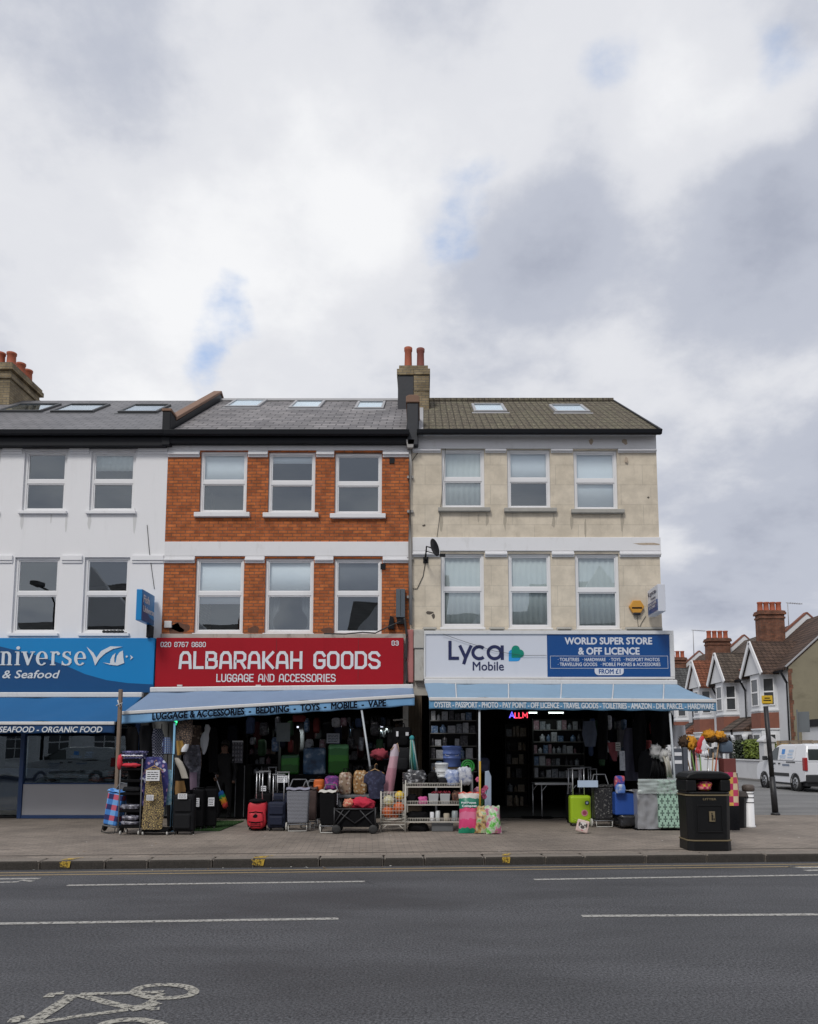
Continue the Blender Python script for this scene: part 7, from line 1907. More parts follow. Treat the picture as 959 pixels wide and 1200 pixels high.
# folding wagon
x, y, s = spot(416, 977); y += .25; w, h = 23.5 * s, 28 * s
t = thing('folding_wagon', 'black folding wagon cart with crossed side bars, filled with red cushions', 'wagon', (x, y, 0), 0, local=True)
b = MB(); z0 = .13; lo = [(-w * .92, -.24, z0), (w * .92, -.24, z0), (w * .92, .24, z0), (-w * .92, .24, z0)]; hi = [(-w, -.27, h), (w, -.27, h), (w, .27, h), (-w, .27, h)]; A_, B_ = b.pts(lo), b.pts(hi); b.face(A_[::-1])
for k in range(4): b.face([A_[k], A_[(k + 1) % 4], B_[(k + 1) % 4], B_[k]])
b.build('fabric_tub', M_NYLON, t, solid=.02)
b = MB(); f = -.285
for a, c in (((-w, f, h), (-.0, f, .20)), ((0, f, .20), (w, f, h)), ((-w * .55, f, h * 1.0), (-w * .98, f, .2)), ((-w * .98, f - .01, .12), (-.1, f - .01, h * .95)), ((w * .98, f - .01, .12), (.1, f - .01, h * .95))): b.tube([a, c], .013, 6)
for sx in (-w, w): b.tube([(sx, f, .12), (sx, f, h + .03)], .016, 6)
b.tube([(-w, f, h), (w, f, h)], .016, 6); b.tube([(-w, .28, h), (-w - .12, .3, h + .24), (-w - .10, .3, h + .27)], .014, 6); b.build('frame', M('dark_tube', (.022, .022, .025), .5), t)
for sx in (-w * .9, w * .9):
    for sy in (-.24, .24):
        b = MB(); wheelx(b, (sx, sy, .085), .085, .05, n=18)
        b = MB(); b.lathe([(.03, -.025), (.08, -.025), (.085, -.015), (.085, .015), (.08, .025), (.03, .025)], (0, 0, 0), 18, mat=Matrix.Translation((sx, sy - .05, .085)) @ Matrix.Rotation(R(90), 4, 'X')); b.build('wheel', M_WHEELB, t)
M_REDF = M('crimson_fleece', (.46, .02, .05), .95, .25, 12, .6, 40)
o = MB().blob((x + .12, y - .02, h + .07), (w * .62, .22, .13), .5, 4, 3, 26, 12).build('cushion', M_REDF, None); tag(o, 'large crimson fleece cushion on top of the black wagon', 'cushion')
o = MB().blob((x - .14, y - .08, h + .08), (w * .28, .18, .10), .4, 5, 8, 18, 10).build('cushion', Mpattern('red_cream_print', 'print', [(.45, .03, .05), (.55, .2, .12), (.6, .5, .35)], 25), None); tag(o, 'red and cream patterned cushion at the left on the black wagon', 'cushion')
# shelf of upright printed suitcases
Y = 18.2; x0, x1 = WX(322, 907, Y), WX(412, 907, Y); zt_ = zat(908, Y)
t = thing('display_bench', 'black display bench carrying the printed suitcases', 'bench', ((x0 + x1) / 2, Y + .2, 0)); MB().box(x0, x1, Y, Y + .5, zt_ - .08, zt_).build('top', M_NYLON, t); MB().box(x0 + .05, x1 - .05, Y + .05, Y + .45, .02, zt_ - .081).build('base', M_NYLON, t)
M_PG = Mpattern('green_field_print', 'bands', [(0, (0.015, 0.10, 0.012)), (.22, (0.03, 0.19, 0.02)), (.38, (0.02, 0.10, 0.04)), (.5, (0.10, 0.27, 0.16))], 5, .35)
M_PG2 = Mpattern('bright_green_field_print', 'bands', [(0, (0.02, 0.14, 0.01)), (.3, (0.05, 0.26, 0.03)), (.45, (0.04, 0.20, 0.05)), (.6, (0.14, 0.42, 0.18))], 5, .35)
M_PB = Mpattern('blue_mountain_print', 'print', [(0.01, 0.025, 0.06), (0.03, 0.08, 0.16), (0.30, 0.36, 0.44)], 4.5, .35)
for xa, xb, ya, m, lab in ((329, 350, 884, M_PG, 'suitcase printed with a dim green field on the display bench'), (355, 381, 876, M_PB, 'suitcase printed with blue mountains on the display bench'), (384.5, 408, 872, M_PG2, 'suitcase printed with a bright green field on the display bench')):
    xx = (WX(xa, 890, Y) + WX(xb, 890, Y)) / 2; suitcase('printed_suitcase', lab, 0, 0, xb - xa, 907 - ya, m, 0, depth=.22, loc=(xx, Y + .14, zt_), wheels=False)
card('dim poster with a dark figure hanging in the luggage shop', 324.5, 340, 847, 869, 18.4, 0, M('pale_poster', (.20, .24, .26), .6, .3, 6), write=False, name='poster', cat='poster')
card('pale notice hanging above the bright green suitcase', 383, 398, 859.5, 871, 18.0, -4, M('pale_notice', (.28, .31, .36), .6), rows=5, name='notice', cat='notice')
hang_bag('dark red bag hanging under the luggage shop ceiling', 343.5, 358, 838, 846, 18.2, M('dark_red_nylon', (.16, .015, .02), .7), strap=False, pocket=False)
hang_bag('orange bag behind the grey shopping trolley', 368.5, 380.5, 913, 928, 16.6, M('orange_nylon', (.55, .12, .02), .6)); hang_bag('magenta and navy child rucksack above the cream trolley flap', 381, 397, 909, 926, 16.3, Mpattern('magenta_print', 'print', [(.05, .02, .09), (.12, .03, .16), (.5, .06, .25)], 16))
# table with paisley bags
Y = 16.5; x0, x1 = WX(394, 933, Y), WX(436, 933, Y); zt_ = zat(931.5, Y)
t = thing('trestle_table', 'grey topped trestle table behind the black wagon', 'table', ((x0 + x1) / 2, Y + .2, 0)); MB().box(x0, x1, Y, Y + .5, zt_ - .06, zt_).build('top', M_GREYP, t, bevel=.008)
for sx in (x0 + .06, x1 - .06):
    for yy in (Y + .06, Y + .44): MB().tube([(sx, yy, 0), (sx, yy, zt_ - .06)], .016, 6).build('leg', M_GREYP, t)
M_PAIS = Mpattern('brown_paisley', 'floral', [(0.28, 0.20, 0.14), (0.46, 0.36, 0.28), (0.16, 0.07, 0.05), (0.5, 0.42, 0.36)], 17); M_PAIS2 = Mpattern('ginger_paisley', 'floral', [(0.30, 0.16, 0.06), (0.48, 0.34, 0.20), (0.16, 0.08, 0.04), (0.5, 0.42, 0.3)], 20)
hang_bag('cream and brown patterned handbag on the trestle table', 397.5, 412.5, 905, 931.3, Y + .15, M_PAIS, pocket=False, name='handbag'); hang_bag('ginger patterned handbag on the trestle table', 414.5, 430, 903, 931.3, Y + .15, M_PAIS2, pocket=False, name='handbag')
garment('navy T-shirt with pale lettering marks hanging on a wooden hanger', [(432, 447, 903.5), (427, 452, 909), (426, 452, 917), (431, 450, 920), (433, 450, 936)], 15.9, Mpattern('navy_shirt', 'print', [(.012, .014, .035), (.018, .02, .05), (.05, .06, .12)], 16), 'tshirt', 'T-shirt', .02, 18, hanger=True)
o = MB().blob((*[WX(445, 883, 17.0), 17.0], zat(884, 17.0)), (.18, .12, .11), .6, 4, 2, 22, 12).build('sun_hat', M('dusty_red_straw', (.28, .04, .06), .9, .3, 12, .5), None); tag(o, 'dusty red hat hanging behind the diagonal white rod', 'hat')
garment('long pale pink dress hanging at the right of the luggage shop', [(462, 467, 872), (458, 468, 880), (456, 466, 893), (452, 464, 910), (448, 461, 930)], 16.1, Mpattern('pink_sheer_cloth', 'bands', [(0, (.42, .20, .25)), (.5, (.50, .30, .35)), (.75, (.52, .44, .50))], 3, .8), 'dress', 'dress', .025, 22, thick=.06)
o = MB().tube([(WX(458, 877, 16.05), 16.05, zat(879, 16.05)), (WX(466, 872, 16.05), 16.05, zat(871, 16.05)), (WX(468, 880, 16.05), 16.05, zat(881, 16.05))], .012, 6).build('coat_hanger', M('pale_hanger', (.5, .33, .2), .5), None); tag(o, 'pale wooden hanger at the top of the pink dress', 'hanger')
hang_bag('black handbag with white tag hanging from the white upright, topmost', 460, 482, 852, 876, 17.0, M_NYLON); hang_bag('black holdall hanging below the black handbag', 462, 482, 876, 905, 16.8, M_NYLONG, strap=False); hang_bag('small black rucksack hanging at the left of the black handbag', 454, 464, 858, 878, 17.2, M_NYLON)
card('little white tag on the black hanging handbag', 464.5, 467, 857, 863, 16.8, 0, write=False); card('bright little tag at the right of the black hanging handbag', 475.5, 479, 858, 862, 16.8, 20, write=False)
def strands(label, xa, xb, xc, xd, ya, yb_, Y, mats, name, cat, n=26):
    t = thing(name, label, cat, (WX(xa, ya, Y), Y, zat(yb_, Y))); rnd = random.Random(int(xa))
    bs = [MB() for _ in mats]
    for k in range(n):
        u = rnd.random(); a = Vector(world(xa + (xb - xa) * u, ya, Y + rnd.uniform(-.03, .03))); c = Vector(world(xc + (xd - xc) * u, yb_ - rnd.uniform(0, 3), Y + rnd.uniform(-.08, .08))); m = a.lerp(c, .5) + Vector((rnd.uniform(-.02, .02), -.03, 0))
        bs[k % len(mats)].tube([a, m, c], .010, 5)
    for b, m in zip(bs, mats): b.build('strand', m, t)
    b = MB(); a = Vector(world((xa + xb) / 2, ya - 2, Y)); b.blob(a, (.05, .05, .06), .1); b.build('socket', mats[0], t)
strands('teal and white mop head hanging at the corner between the two shops', 481, 485, 481, 491.5, 867, 907, 16.6, [M('teal_mop', (.04, .26, .28), .9, .2), M('pale_mop', (.36, .42, .40), .9, .2), M('green_mop', (.06, .2, .12), .9, .2)], 'string_mop', 'mop')
# wire basket of balls
x0 = WX(446.5, 950, 15.5); x1 = WX(475, 950, 15.5); yb_ = 15.5; ztop = zat(929, yb_); zbot = zat(963, yb_)
t = thing('wire_basket', 'tall cream wire basket stand full of bright balls', 'basket', ((x0 + x1) / 2, yb_ + .2, 0))
b = MB(); D = .40; nx, nz = 8, 8
for k in range(nx + 1):
    xx = x0 + (x1 - x0) * k / nx
    for yy in (yb_, yb_ + D): b.tube([(xx, yy, zbot), (xx, yy, ztop)], .0045, 5)
for k in range(nz + 1):
    z = zbot + (ztop - zbot) * k / nz; b.tube([(x0, yb_, z), (x1, yb_, z), (x1, yb_ + D, z), (x0, yb_ + D, z), (x0, yb_, z)], .0045, 5)
for k in range(6):
    yy = yb_ + D * k / 5; b.tube([(x0, yy, zbot), (x0, yy, ztop)], .0045, 5); b.tube([(x1, yy, zbot), (x1, yy, ztop)], .0045, 5)
for k in range(9): b.tube([(x0 + (x1 - x0) * k / 8, yb_, zbot), (x0 + (x1 - x0) * k / 8, yb_ + D, zbot)], .0045, 5)
b.build('wire_mesh', M_WIRE, t)
for xx, yy in ((x0, yb_), (x1, yb_), (x0, yb_ + D), (x1, yb_ + D)): MB().tube([(xx, yy, 0), (xx, yy, ztop + .03)], .011, 6).build('leg', M_WIRE, t)
b = MB(); zs_ = zat(966.5, yb_); b.tube([(x0, yb_, zs_), (x1, yb_, zs_)], .010, 6); b.tube([(x0 + .02, yb_, .05), (x0 + .12, yb_, zs_)], .008, 6); b.tube([(x1 - .02, yb_, .05), (x1 - .12, yb_, zs_)], .008, 6); b.build('brace', M_WIRE, t)
M_BALLO = M('orange_ball_rubber', (.62, .12, .02), .5, .12, 8, .1); M_BALLW = Mpattern('white_yellow_ball', 'print', [(.62, .62, .58), (.6, .55, .3), (.6, .45, .05)], 9, .45); M_BALLY = Mpattern('yellow_orange_ball', 'floral', [(.62, .42, .03), (.60, .14, .02), (.1, .3, .05)], 13, .45)
for xc, yc_2, r, m, lab, yy in ((455.5, 938.5, .105, M_BALLW, 'white and yellow ball in the wire basket', .12), (454.5, 951.5, .115, M_BALLO, 'orange ball at the left in the wire basket', .13), (467.5, 946.5, .115, M_BALLO, 'orange ball at the right in the wire basket', .14), (468.5, 932.5, .095, M_BALLY, 'yellow and orange patterned ball at the top of the wire basket', .16), (461, 957, .11, M_BALLO, 'orange ball at the back of the wire basket', .29)):
    bx, bz = W(xc, yc_2, yb_ + yy); o = MB().blob((bx, yb_ + yy, bz), r, 0, 1, 1, 20, 14).build('ball', m, None); tag(o, lab, 'ball', 'balls in the wire basket')
o = MB().blob(((x0 + x1) / 2, yb_ + .2, zbot + .03), (.2, .16, .03), .3, 3, 2).build('crumpled_net', M_WIRE, None); tag(o, 'crumpled white netting at the bottom of the wire basket', 'netting')
# three-tier wire rack
xa_, xb_ = 475.5, 541; Y = 15.6; x0, x1 = WX(xa_, 945, Y), WX(xb_, 945, Y); D = .42; z1_ = zat(921.5, Y); z2_ = zat(942.5, Y); z3_ = zat(962.5, Y)
t = thing('wire_rack', 'cream three tier wire rack of household goods', 'rack', ((x0 + x1) / 2, Y + .2, 0))
for xx, yy in ((x0, Y), (x1, Y), (x0, Y + D), (x1, Y + D)): MB().tube([(xx, yy, 0), (xx, yy, z1_ + .12)], .012, 6).build('leg', M_WIRE, t)
for z in (z1_, z2_, z3_):
    b = MB(); b.box(x0, x1, Y - .012, Y + .006, z - .022, z); b.box(x0, x1, Y + D - .006, Y + D + .012, z - .022, z); b.box(x0 - .006, x0 + .006, Y, Y + D, z - .022, z); b.box(x1 - .006, x1 + .006, Y, Y + D, z - .022, z)
    for k in range(34): xx = x0 + (x1 - x0) * k / 33; b.tube([(xx, Y, z + .06), (xx, Y, z - .01), (xx, Y + D, z - .01)], .004, 4)
    b.tube([(x0, Y, z + .06), (x1, Y, z + .06)], .006, 5); b.build('wire_shelf', M_WIRE, t)
def blobthing(name, label, cat, xa, xb, ya, yb_, Y, mat, dep=.12, amp=.2, fr=3, power=.7, group=None, n=20, m=12):
    x0, z1 = W(xa, ya, Y); x1, z0 = W(xb, yb_, Y)
    o = MB().blob(((x0 + x1) / 2, Y, (z0 + z1) / 2), ((x1 - x0) / 2, dep, (z1 - z0) / 2), amp, fr, int(xa) % 13, n, m, power=power).build(name, mat, None); return tag(o, label, cat, group)
M_FOIL = Mpattern('black_silver_foil', 'print', [(.02, .02, .022), (.05, .05, .055), (.45, .46, .48)], 11, .22)
blobthing('foil_bag', 'crinkled black and silver foil bag on the wire rack top shelf', 'bag', 472.5, 501, 903, 921.5, Y + .18, M_FOIL, .16, .5, 4, .8)
blobthing('black_utensils', 'heap of black utensils on the wire rack top shelf', 'utensils', 501.5, 513, 906, 921, Y + .15, M_NYLON, .14, .6, 5); blobthing('saucepan', 'dark round pan lid on the wire rack top shelf', 'pan', 513, 525, 911, 921, Y + .12, M_NYLONG, .12, .2, 3)
def bucket(label, xa, xb, ya, yb_, Y, mat, lid=None, loc_dep=0, rim=True):
    x0, z1 = W(xa, ya, Y); x1, z0 = W(xb, yb_, Y); r = (x1 - x0) / 2; c = ((x0 + x1) / 2, Y, z0); h = z1 - z0
    t = thing('bucket', label, 'bucket', c)
    MB().lathe([(r * .86, 0), (r * .88, .01), (r * .91, h * .40), (r * .955, h * .41), (r * .955, h * .45), (r * .92, h * .46), (r * .93, h * .62), (r * .97, h * .63), (r * .97, h * .67), (r * .94, h * .68), (r * .95, h * .86), (r, h * .88), (r, h * .96), (r * .94, h), (r * .9, h * .97), (r * .8, .03)], c, 24).build('tub', mat, t)
    if lid: MB().lathe([(r * 1.02, h * .93), (r * 1.03, h), (r * .96, h * 1.04), (0, h * 1.05)], c, 24).build('lid', lid, t)
    b = MB(); b.tube([(c[0] - r * .97, Y, z0 + h * .8), (c[0] - r * .6, Y - r * .85, z0 + h * .55), (c[0] + r * .6, Y - r * .85, z0 + h * .55), (c[0] + r * .97, Y, z0 + h * .8)], .006, 5); b.build('handle', M_TAGW, t)
    return t
M_BUCKB = M('cornflower_blue_plastic', (.12, .19, .48), .45, .06, 4); M_BUCKW = M('white_bucket_plastic', (.55, .57, .58), .45, .05, 4)
Yb = 17.0; zt2_ = zat(899, Yb); xa2, xb2 = WX(508, 899, Yb), WX(556, 899, Yb)
t = thing('display_table', 'dark table behind the wire rack carrying the blue bucket', 'table', ((xa2 + xb2) / 2, Yb + .1, 0)); MB().box(xa2, xb2, Yb - .3, Yb + .35, zt2_ - .05, zt2_).build('top', M_OLDWOOD, t)
for sx in (xa2 + .06, xb2 - .06):
    for yy in (-.24, .28): MB().tube([(sx, Yb + yy, .0), (sx, Yb + yy, zt2_ - .05)], .02, 6).build('leg', M_GREYP, t)
bucket('large cornflower blue bucket with lid above the wire rack', 518.5, 541, 875, 898.5, Yb, M_BUCKB, M_BUCKB); bucket('white tub standing in front of the blue bucket', 510, 525.5, 895, 921, Y + .22, M_BUCKW, M_BUCKW)
blobthing('tissue_pack', 'white and blue plastic wrapped tissue pack, left on the wire rack', 'packet', 522, 538, 902, 921, Y + .14, Mpattern('tissue_print', 'print', [(.02, .06, .28), (.30, .36, .52), (.60, .62, .68)], 10, .3), .10, .25, 3, .55)
blobthing('tissue_pack', 'pale crinkled plastic wrapped tissue pack, right on the wire rack', 'packet', 536, 553, 899, 919.5, Y + .18, Mpattern('tissue_print_pale', 'print', [(.06, .09, .22), (.45, .47, .52), (.60, .62, .66)], 9, .3), .10, .25, 3, .55)
rx, rz = W(548.5, 898, 16.7); t = thing('hose_reel', 'bright green hose reel behind the tissue packs', 'hose reel', (rx, 16.7, rz - .14)); M_GRN = M('bright_green_plastic', (.03, .30, .05), .45)
b = MB(); b.ring((rx, 16.7, rz), .125, .02, 'y'); b.ring((rx, 16.7, rz), .08, .02, 'y'); b.ring((rx, 16.7, rz), .04, .02, 'y'); b.build('hose', M_GRN, t); MB().tube([(rx, 16.66, rz), (rx, 16.76, rz)], .03, 10).build('hub', M_NYLON, t)
b = MB(); b.box(rx - .10, rx + .10, 16.70, 16.74, zt2_, rz); b.build('stand', M_GRN, t)
# goods on the two lower shelves
blobthing('pink_scrubber', 'pink ruffled scrubber on the middle shelf of the wire rack', 'scrubber', 490, 501, 934, 943, Y + .1, M('pink_ruffle', (.58, .10, .30), .8, .2, 20), .09, .6, 6)
x0b, z1b = W(502, 930, Y + .1); x1b, z0b = W(529, 942, Y + .1)
for k in range(2):
    a = x0b + (x1b - x0b) * k / 2; c = a + (x1b - x0b) / 2 - .02
    b = MB(); pl = [(a + .02, z0b), (c - .02, z0b), (c, z1b), (a, z1b)]; b.prism(pl, Y + .02, Y + .25); o = b.build('plastic_basket', M('pale_grey_plastic', (.34, .35, .36), .5), None, bevel=.012); tag(o, ['left pale grey basket on the middle shelf of the wire rack', 'right pale grey basket on the middle shelf of the wire rack'][k], 'basket')
b = MB(); b.tube([world(506 + 22 * k / 24, 928.5 + 1.8 * math.sin(k * 1.9), Y + .06 + .02 * math.sin(k)) for k in range(25)], .012, 6); o = b.build('red_cord', M('dark_red_cord', (.25, .02, .04), .8), None); tag(o, 'tangled dark red cord lying over the pale grey baskets', 'cord')
blobthing('black_boxes', 'dark bundle at the left of the wire rack middle shelf', 'bundle', 477, 489, 931, 943, Y + .15, M_NYLON, .14, .3, 3, .6); blobthing('dark_bundle', 'dark bundle at the right of the wire rack middle shelf', 'bundle', 529.5, 540, 927, 941, Y + .15, Mpattern('dark_mix', 'print', [(.02, .02, .02), (.10, .04, .03), (.25, .15, .08)], 20), .12, .3, 4, .6)
def tin(label, xa, xb, ya, yb_, Y, mat, name='tin', cat='tin', group=None):
    x0, z1 = W(xa, ya, Y); x1, z0 = W(xb, yb_, Y); r = (x1 - x0) / 2; h = z1 - z0
    o = MB().lathe([(r * .9, 0), (r, .01), (r, h * .9), (r * .9, h * .92), (r * .9, h), (0, h)], ((x0 + x1) / 2, Y, z0), 16).build(name, mat, None); return tag(o, label, cat, group)
tin('small white pot on the bottom shelf of the wire rack, leftmost', 504, 509, 951.5, 962, Y + .1, M_TAGW, 'pot', 'pot'); tin('white pot with dark lid on the bottom shelf of the wire rack', 510.5, 516, 950, 962, Y + .1, M_BUCKW, 'pot', 'pot')
tin('cream coil of string on the bottom shelf of the wire rack', 520, 527, 953, 962.5, Y + .1, M('cream_string', (.36, .32, .25), .9), 'string_coil', 'string'); tin('grey metal tin at the right end of the bottom shelf', 529.5, 537, 950, 962.5, Y + .1, M('grey_tin', (.26, .30, .31), .4, .2), 'tin', 'tin')
blobthing('dark_bundle', 'dark bundle at the left of the wire rack bottom shelf', 'bundle', 477, 502, 951, 962, Y + .15, M_NYLON, .14, .4, 4, .6)
x0b, z1b = W(506, 964, Y + .2); x1b, z0b = W(531, 970, Y + .2)
b = MB(); b.box(x0b, x1b, Y + .05, Y + .35, 0.0, z1b); o = b.build('crate', M('dull_grey_plastic', (.11, .115, .12), .6), None, bevel=.012); tag(o, 'dull grey crate on the ground under the wire rack', 'crate'); blobthing('dark_sack', 'dark sack on the ground under the left of the wire rack', 'sack', 478, 502, 965, 976, Y + .2, M_NYLON, .16, .3, 3, .6)
# compost bags
def sack(label, xc, yb, wp_, hp, mat, lean=12, rot=0, extra=None, dep=.13):
    x, y, s = spot(xc, yb); w, h = wp_ * s / 2, hp * s
    b = MB()
    def f(sg):
        def fn(u, v):
            uu_ = 2 * u - 1; e = (1 - abs(uu_) ** 3) * (math.sin(PI * min(1, max(0, .06 + .94 * v))) ** .45)
            wob = mnoise.noise(Vector((uu_ * 2.2, v * 3.2, xc * .11)))
            return (w * uu_ * (1 - .10 * math.sin(PI * v) + .03 * wob), sg * dep * e + .03 * wob, h * v + .012 * math.sin(uu_ * 9) * (v > .9))
        return fn
    b.sheet(f(-1), 16, 20); b.sheet(f(1), 16, 20)
    o = b.build('compost_bag', mat, None, loc=(0, 0, 0)); o.location = (x, y + .10, .0); o.rotation_euler = (R(-lean), 0, R(rot)); tag(o, label, 'compost bag')
    return o
M_C1 = Mpattern('pink_green_compost_print', 'bands', [(0, (.01, .22, .12)), (.09, (.60, .05, .17)), (.26, (.62, .16, .28)), (.40, (.60, .06, .16)), (.47, (.008, .16, .10)), (.66, (.5, .46, .42)), (.75, (.55, .08, .05))], 9, .4)
M_C2 = Mpattern('green_brown_compost_print', 'print', [(.04, .16, .02), (.16, .08, .06), (.45, .30, .10), (.40, .40, .30), (.10, .40, .04)], 9, .4); M_C3 = Mpattern('lime_pink_compost_print', 'print', [(.05, .30, .02), (.10, .42, .05), (.45, .50, .40), (.50, .10, .25), (.08, .35, .03)], 7.5, .4)
o = sack('tall pink and green compost bag leaning on the wire rack', 550.5, 977, 25, 47, M_C1, 10)
c = text('Compost', -.14, .14, .47, .52, -.155, M_TAGW, o, bold=.02); 
for v in c.data.vertices: v.co += base_of(o)
c2 = text('Multi Purpose', -.15, .13, .535, .58, -.15, M_TAGW, o, bold=.02)
for v in c2.data.vertices: v.co += base_of(o)
sack('shorter brown and green compost bag in the middle of the three', 565, 977.5, 18, 32, M_C2, 16, -14); sack('lime green and pink compost bag at the right of the three', 580, 978, 19, 33, M_C3, 18, 10)
# flowers, broom, boards
t = thing('flower_bunch', 'bunch of pink artificial flowers behind the compost bags', 'flowers', (WX(563, 920, 16.1), 16.1, zat(945, 16.1))); rnd = random.Random(3)
M_FP = M('pink_petal', (.60, .12, .24), .7, .2, 20); M_FP2 = M('pale_pink_petal', (.62, .30, .40), .7, .2, 20); M_STEM = M('stem_green', (.04, .12, .03), .7)
for k in range(11):
    fx, fz = W(rnd.uniform(556, 572), rnd.uniform(913, 935), 16.05); b = MB(); c = Vector((fx, 16.05 + rnd.uniform(-.1, .1), fz))
    for j in range(6): a = j * PI / 3; b.blob(c + Vector((.03 * math.cos(a), -.01, .03 * math.sin(a))), (.028, .016, .028), .2, 3, j, 10, 6)
    b.build('blossom', M_FP if k % 3 else M_FP2, t)
b = MB()
for k in range(8): fx, fz = W(557 + 2 * k, 925, 16.1); b.tube([(fx, 16.1, fz), (WX(563, 960, 16.1), 16.1, .3)], .008, 5)
b.build('stem', M_STEM, t); bucket('dark pot holding the pink artificial flowers', 557, 571, 952, 972, 16.1, M_NYLONG)
t = thing('broom', 'yellow broom handle standing by the white awning pole', 'broom', (WX(563, 960, 15.75), 15.75, 0)); MB().tube([(WX(562.6, 960, 15.75), 15.75, .06), (WX(562.6, 890, 15.75), 15.75, zat(892, 15.75))], .02, 8).build('handle', M('yellow_stick', (.50, .30, .03), .5), t); b = MB(); xx = WX(562.6, 960, 15.75); b.box(xx - .15, xx + .15, 15.72, 15.79, .0, .10); b.build('head', M_NYLON, t, bevel=.01)
t = thing('board_stack', 'pale blue ironing board leaning behind the pink flowers', 'ironing board', (WX(571, 930, 16.6), 16.6, 0)); b = MB(); xx = WX(571.5, 925, 16.6); b.prism([(xx - .07, .05), (xx + .07, .05), (xx + .08, zat(910, 16.6)), (xx + .03, zat(903, 16.6)), (xx - .05, zat(904, 16.6))], 16.58, 16.62); b.build('board', M('pale_blue_panel', (.36, .44, .56), .5), t, bevel=.01); b = MB(); b.tube([(xx - .1, 16.64, .02), (xx + .04, 16.64, zat(912, 16.6))], .01, 6); b.build('leg', M_ALUT, t)
hang_bag('navy sports bag standing behind the white awning pole', 560, 574, 888, 906, 17.0, M_NYLONN, name='sports_bag')

# ---- window shelves and shelves inside the corner shop
M_SHELF = M('black_shelving', (.02, .02, .021), .6); M_SHELFW = M('pale_shelf_edge', (.22, .22, .21), .6)
PK = [Mpattern('packet_print_%s' % n, 'print', c, 20, .35) for n, c in (('grey', [(.08, .09, .11), (.24, .26, .30), (.38, .40, .44)]), ('white', [(.22, .23, .26), (.42, .44, .48), (.5, .5, .54)]), ('blue', [(.03, .07, .18), (.12, .20, .34), (.35, .4, .48)]), ('buff', [(.16, .12, .08), (.30, .24, .18), (.42, .38, .32)]), ('dark', [(.02, .02, .025), (.06, .06, .07), (.18, .18, .2)]), ('pink', [(.20, .08, .12), (.32, .2, .24), (.45, .42, .44)]))]
def shelving(label, xa, xb, ya, yb_, Y, n, dep=.35, lab='', edge=None, fill=.85, seed=1, hue=(0, 1, 2, 4), grp=''):
    x0, z1 = W(xa, ya, Y); x1, z0 = W(xb, yb_, Y); z0 = max(0.03, z0)
    t = thing('shelving', label, 'shelving', ((x0 + x1) / 2, Y + dep / 2, z0)); rnd = random.Random(seed)
    b = MB(); b.box(x0, x1, Y + dep - .02, Y + dep, z0, z1); b.box(x0, x0 + .02, Y, Y + dep - .021, z0, z1); b.box(x1 - .02, x1, Y, Y + dep - .021, z0, z1); b.build('carcass', M_SHELF, t)
    H = (z1 - z0) / n
    for k in range(n):
        z = z0 + H * k; MB().box(x0 + .021, x1 - .021, Y, Y + dep - .022, z, z + .02).build('shelf', edge or M_SHELF, t)
        x = x0 + .04
        while x < x1 - .12:
            w = rnd.uniform(.08, .20); h = H * rnd.uniform(.45, .82)
            if rnd.random() < fill and x + w < x1 - .03:
                if rnd.random() < .25:
                    b = MB(); r = w * .4; b.lathe([(r * .9, 0), (r, .01), (r, h * .7), (r * .4, h * .82), (r * .4, h), (0, h)], (x + w / 2, Y + .10, z + .02), 12)
                    o = b.build('bottle', PK[rnd.choice(hue)], None); tag(o, 'bottle ' + lab, 'bottle', 'bottles ' + grp)
                else:
                    b = MB(); b.box(x, x + w * .92, Y + .03, Y + .03 + rnd.uniform(.08, .2), z + .02, z + .02 + h); o = b.build('packet', PK[rnd.choice(hue)], None, bevel=.006); tag(o, 'boxed packet ' + lab, 'packet', 'packets ' + grp)
            x += w + .012
    return t
shelving('black window shelving at the left of the corner shop', 503.5, 560, 830, 905, 18.9, 5, .35, 'on the window shelving above the wire rack', M_SHELFW, .9, 3, (0, 1, 1, 2, 4), 'on the window shelving')
shelving('brown lit shelving deep inside the corner shop', 592, 621, 848, 952, 22.0, 6, .4, 'on the shelving deep behind the lit red letters', M_OLDWOOD, .9, 5, (3, 3, 4, 0), 'on the deep shelving')
shelving('tall black shelving behind the trestle table in the corner shop', 624, 686, 842, 912, 20.6, 5, .4, 'on the tall shelving above the steel trestle table', M_SHELFW, .92, 8, (0, 1, 2, 4, 5), 'on the tall shelving')
def lamp_light(t, x, y, z, w, e):
    l = bpy.data.lights.new('tube_light', 'AREA'); l.shape = 'RECTANGLE'; l.size = max(.2, w); l.size_y = .06; l.energy = e; l.color = (.88, 1, .95)
    o = bpy.data.objects.new('tube_light', l); COL.objects.link(o); o.location = Vector((x, y, z)) - (base_of(t) if t else Vector((0, 0, 0))); o.parent = t
def tube_lamp(label, xa, xb, py, Y, s=5.0):
    x0, z = W(xa, py, Y); x1 = WX(xb, py, Y); t = thing('tube_lamp', label, 'lamp', ((x0 + x1) / 2, Y, z)); lamp_light(t, (x0 + x1) / 2, Y, z - .05, x1 - x0, .6); MB().tube([(x0, Y, z), (x1, Y, z)], .018, 8).build('tube', Mglow('cool_tube_glow', (.85, 1, .92), 2.2), t); MB().box(x0 - .02, x1 + .02, Y - .03, Y + .03, z + .02, z + .06).build('fitting', M_GREYP, t)
tube_lamp('short glowing tube lamp, nearer the red lit letters', 618.5, 629.5, 835.2, 20.2); tube_lamp('longer glowing tube lamp in the corner shop', 643, 660.5, 835.2, 20.2)
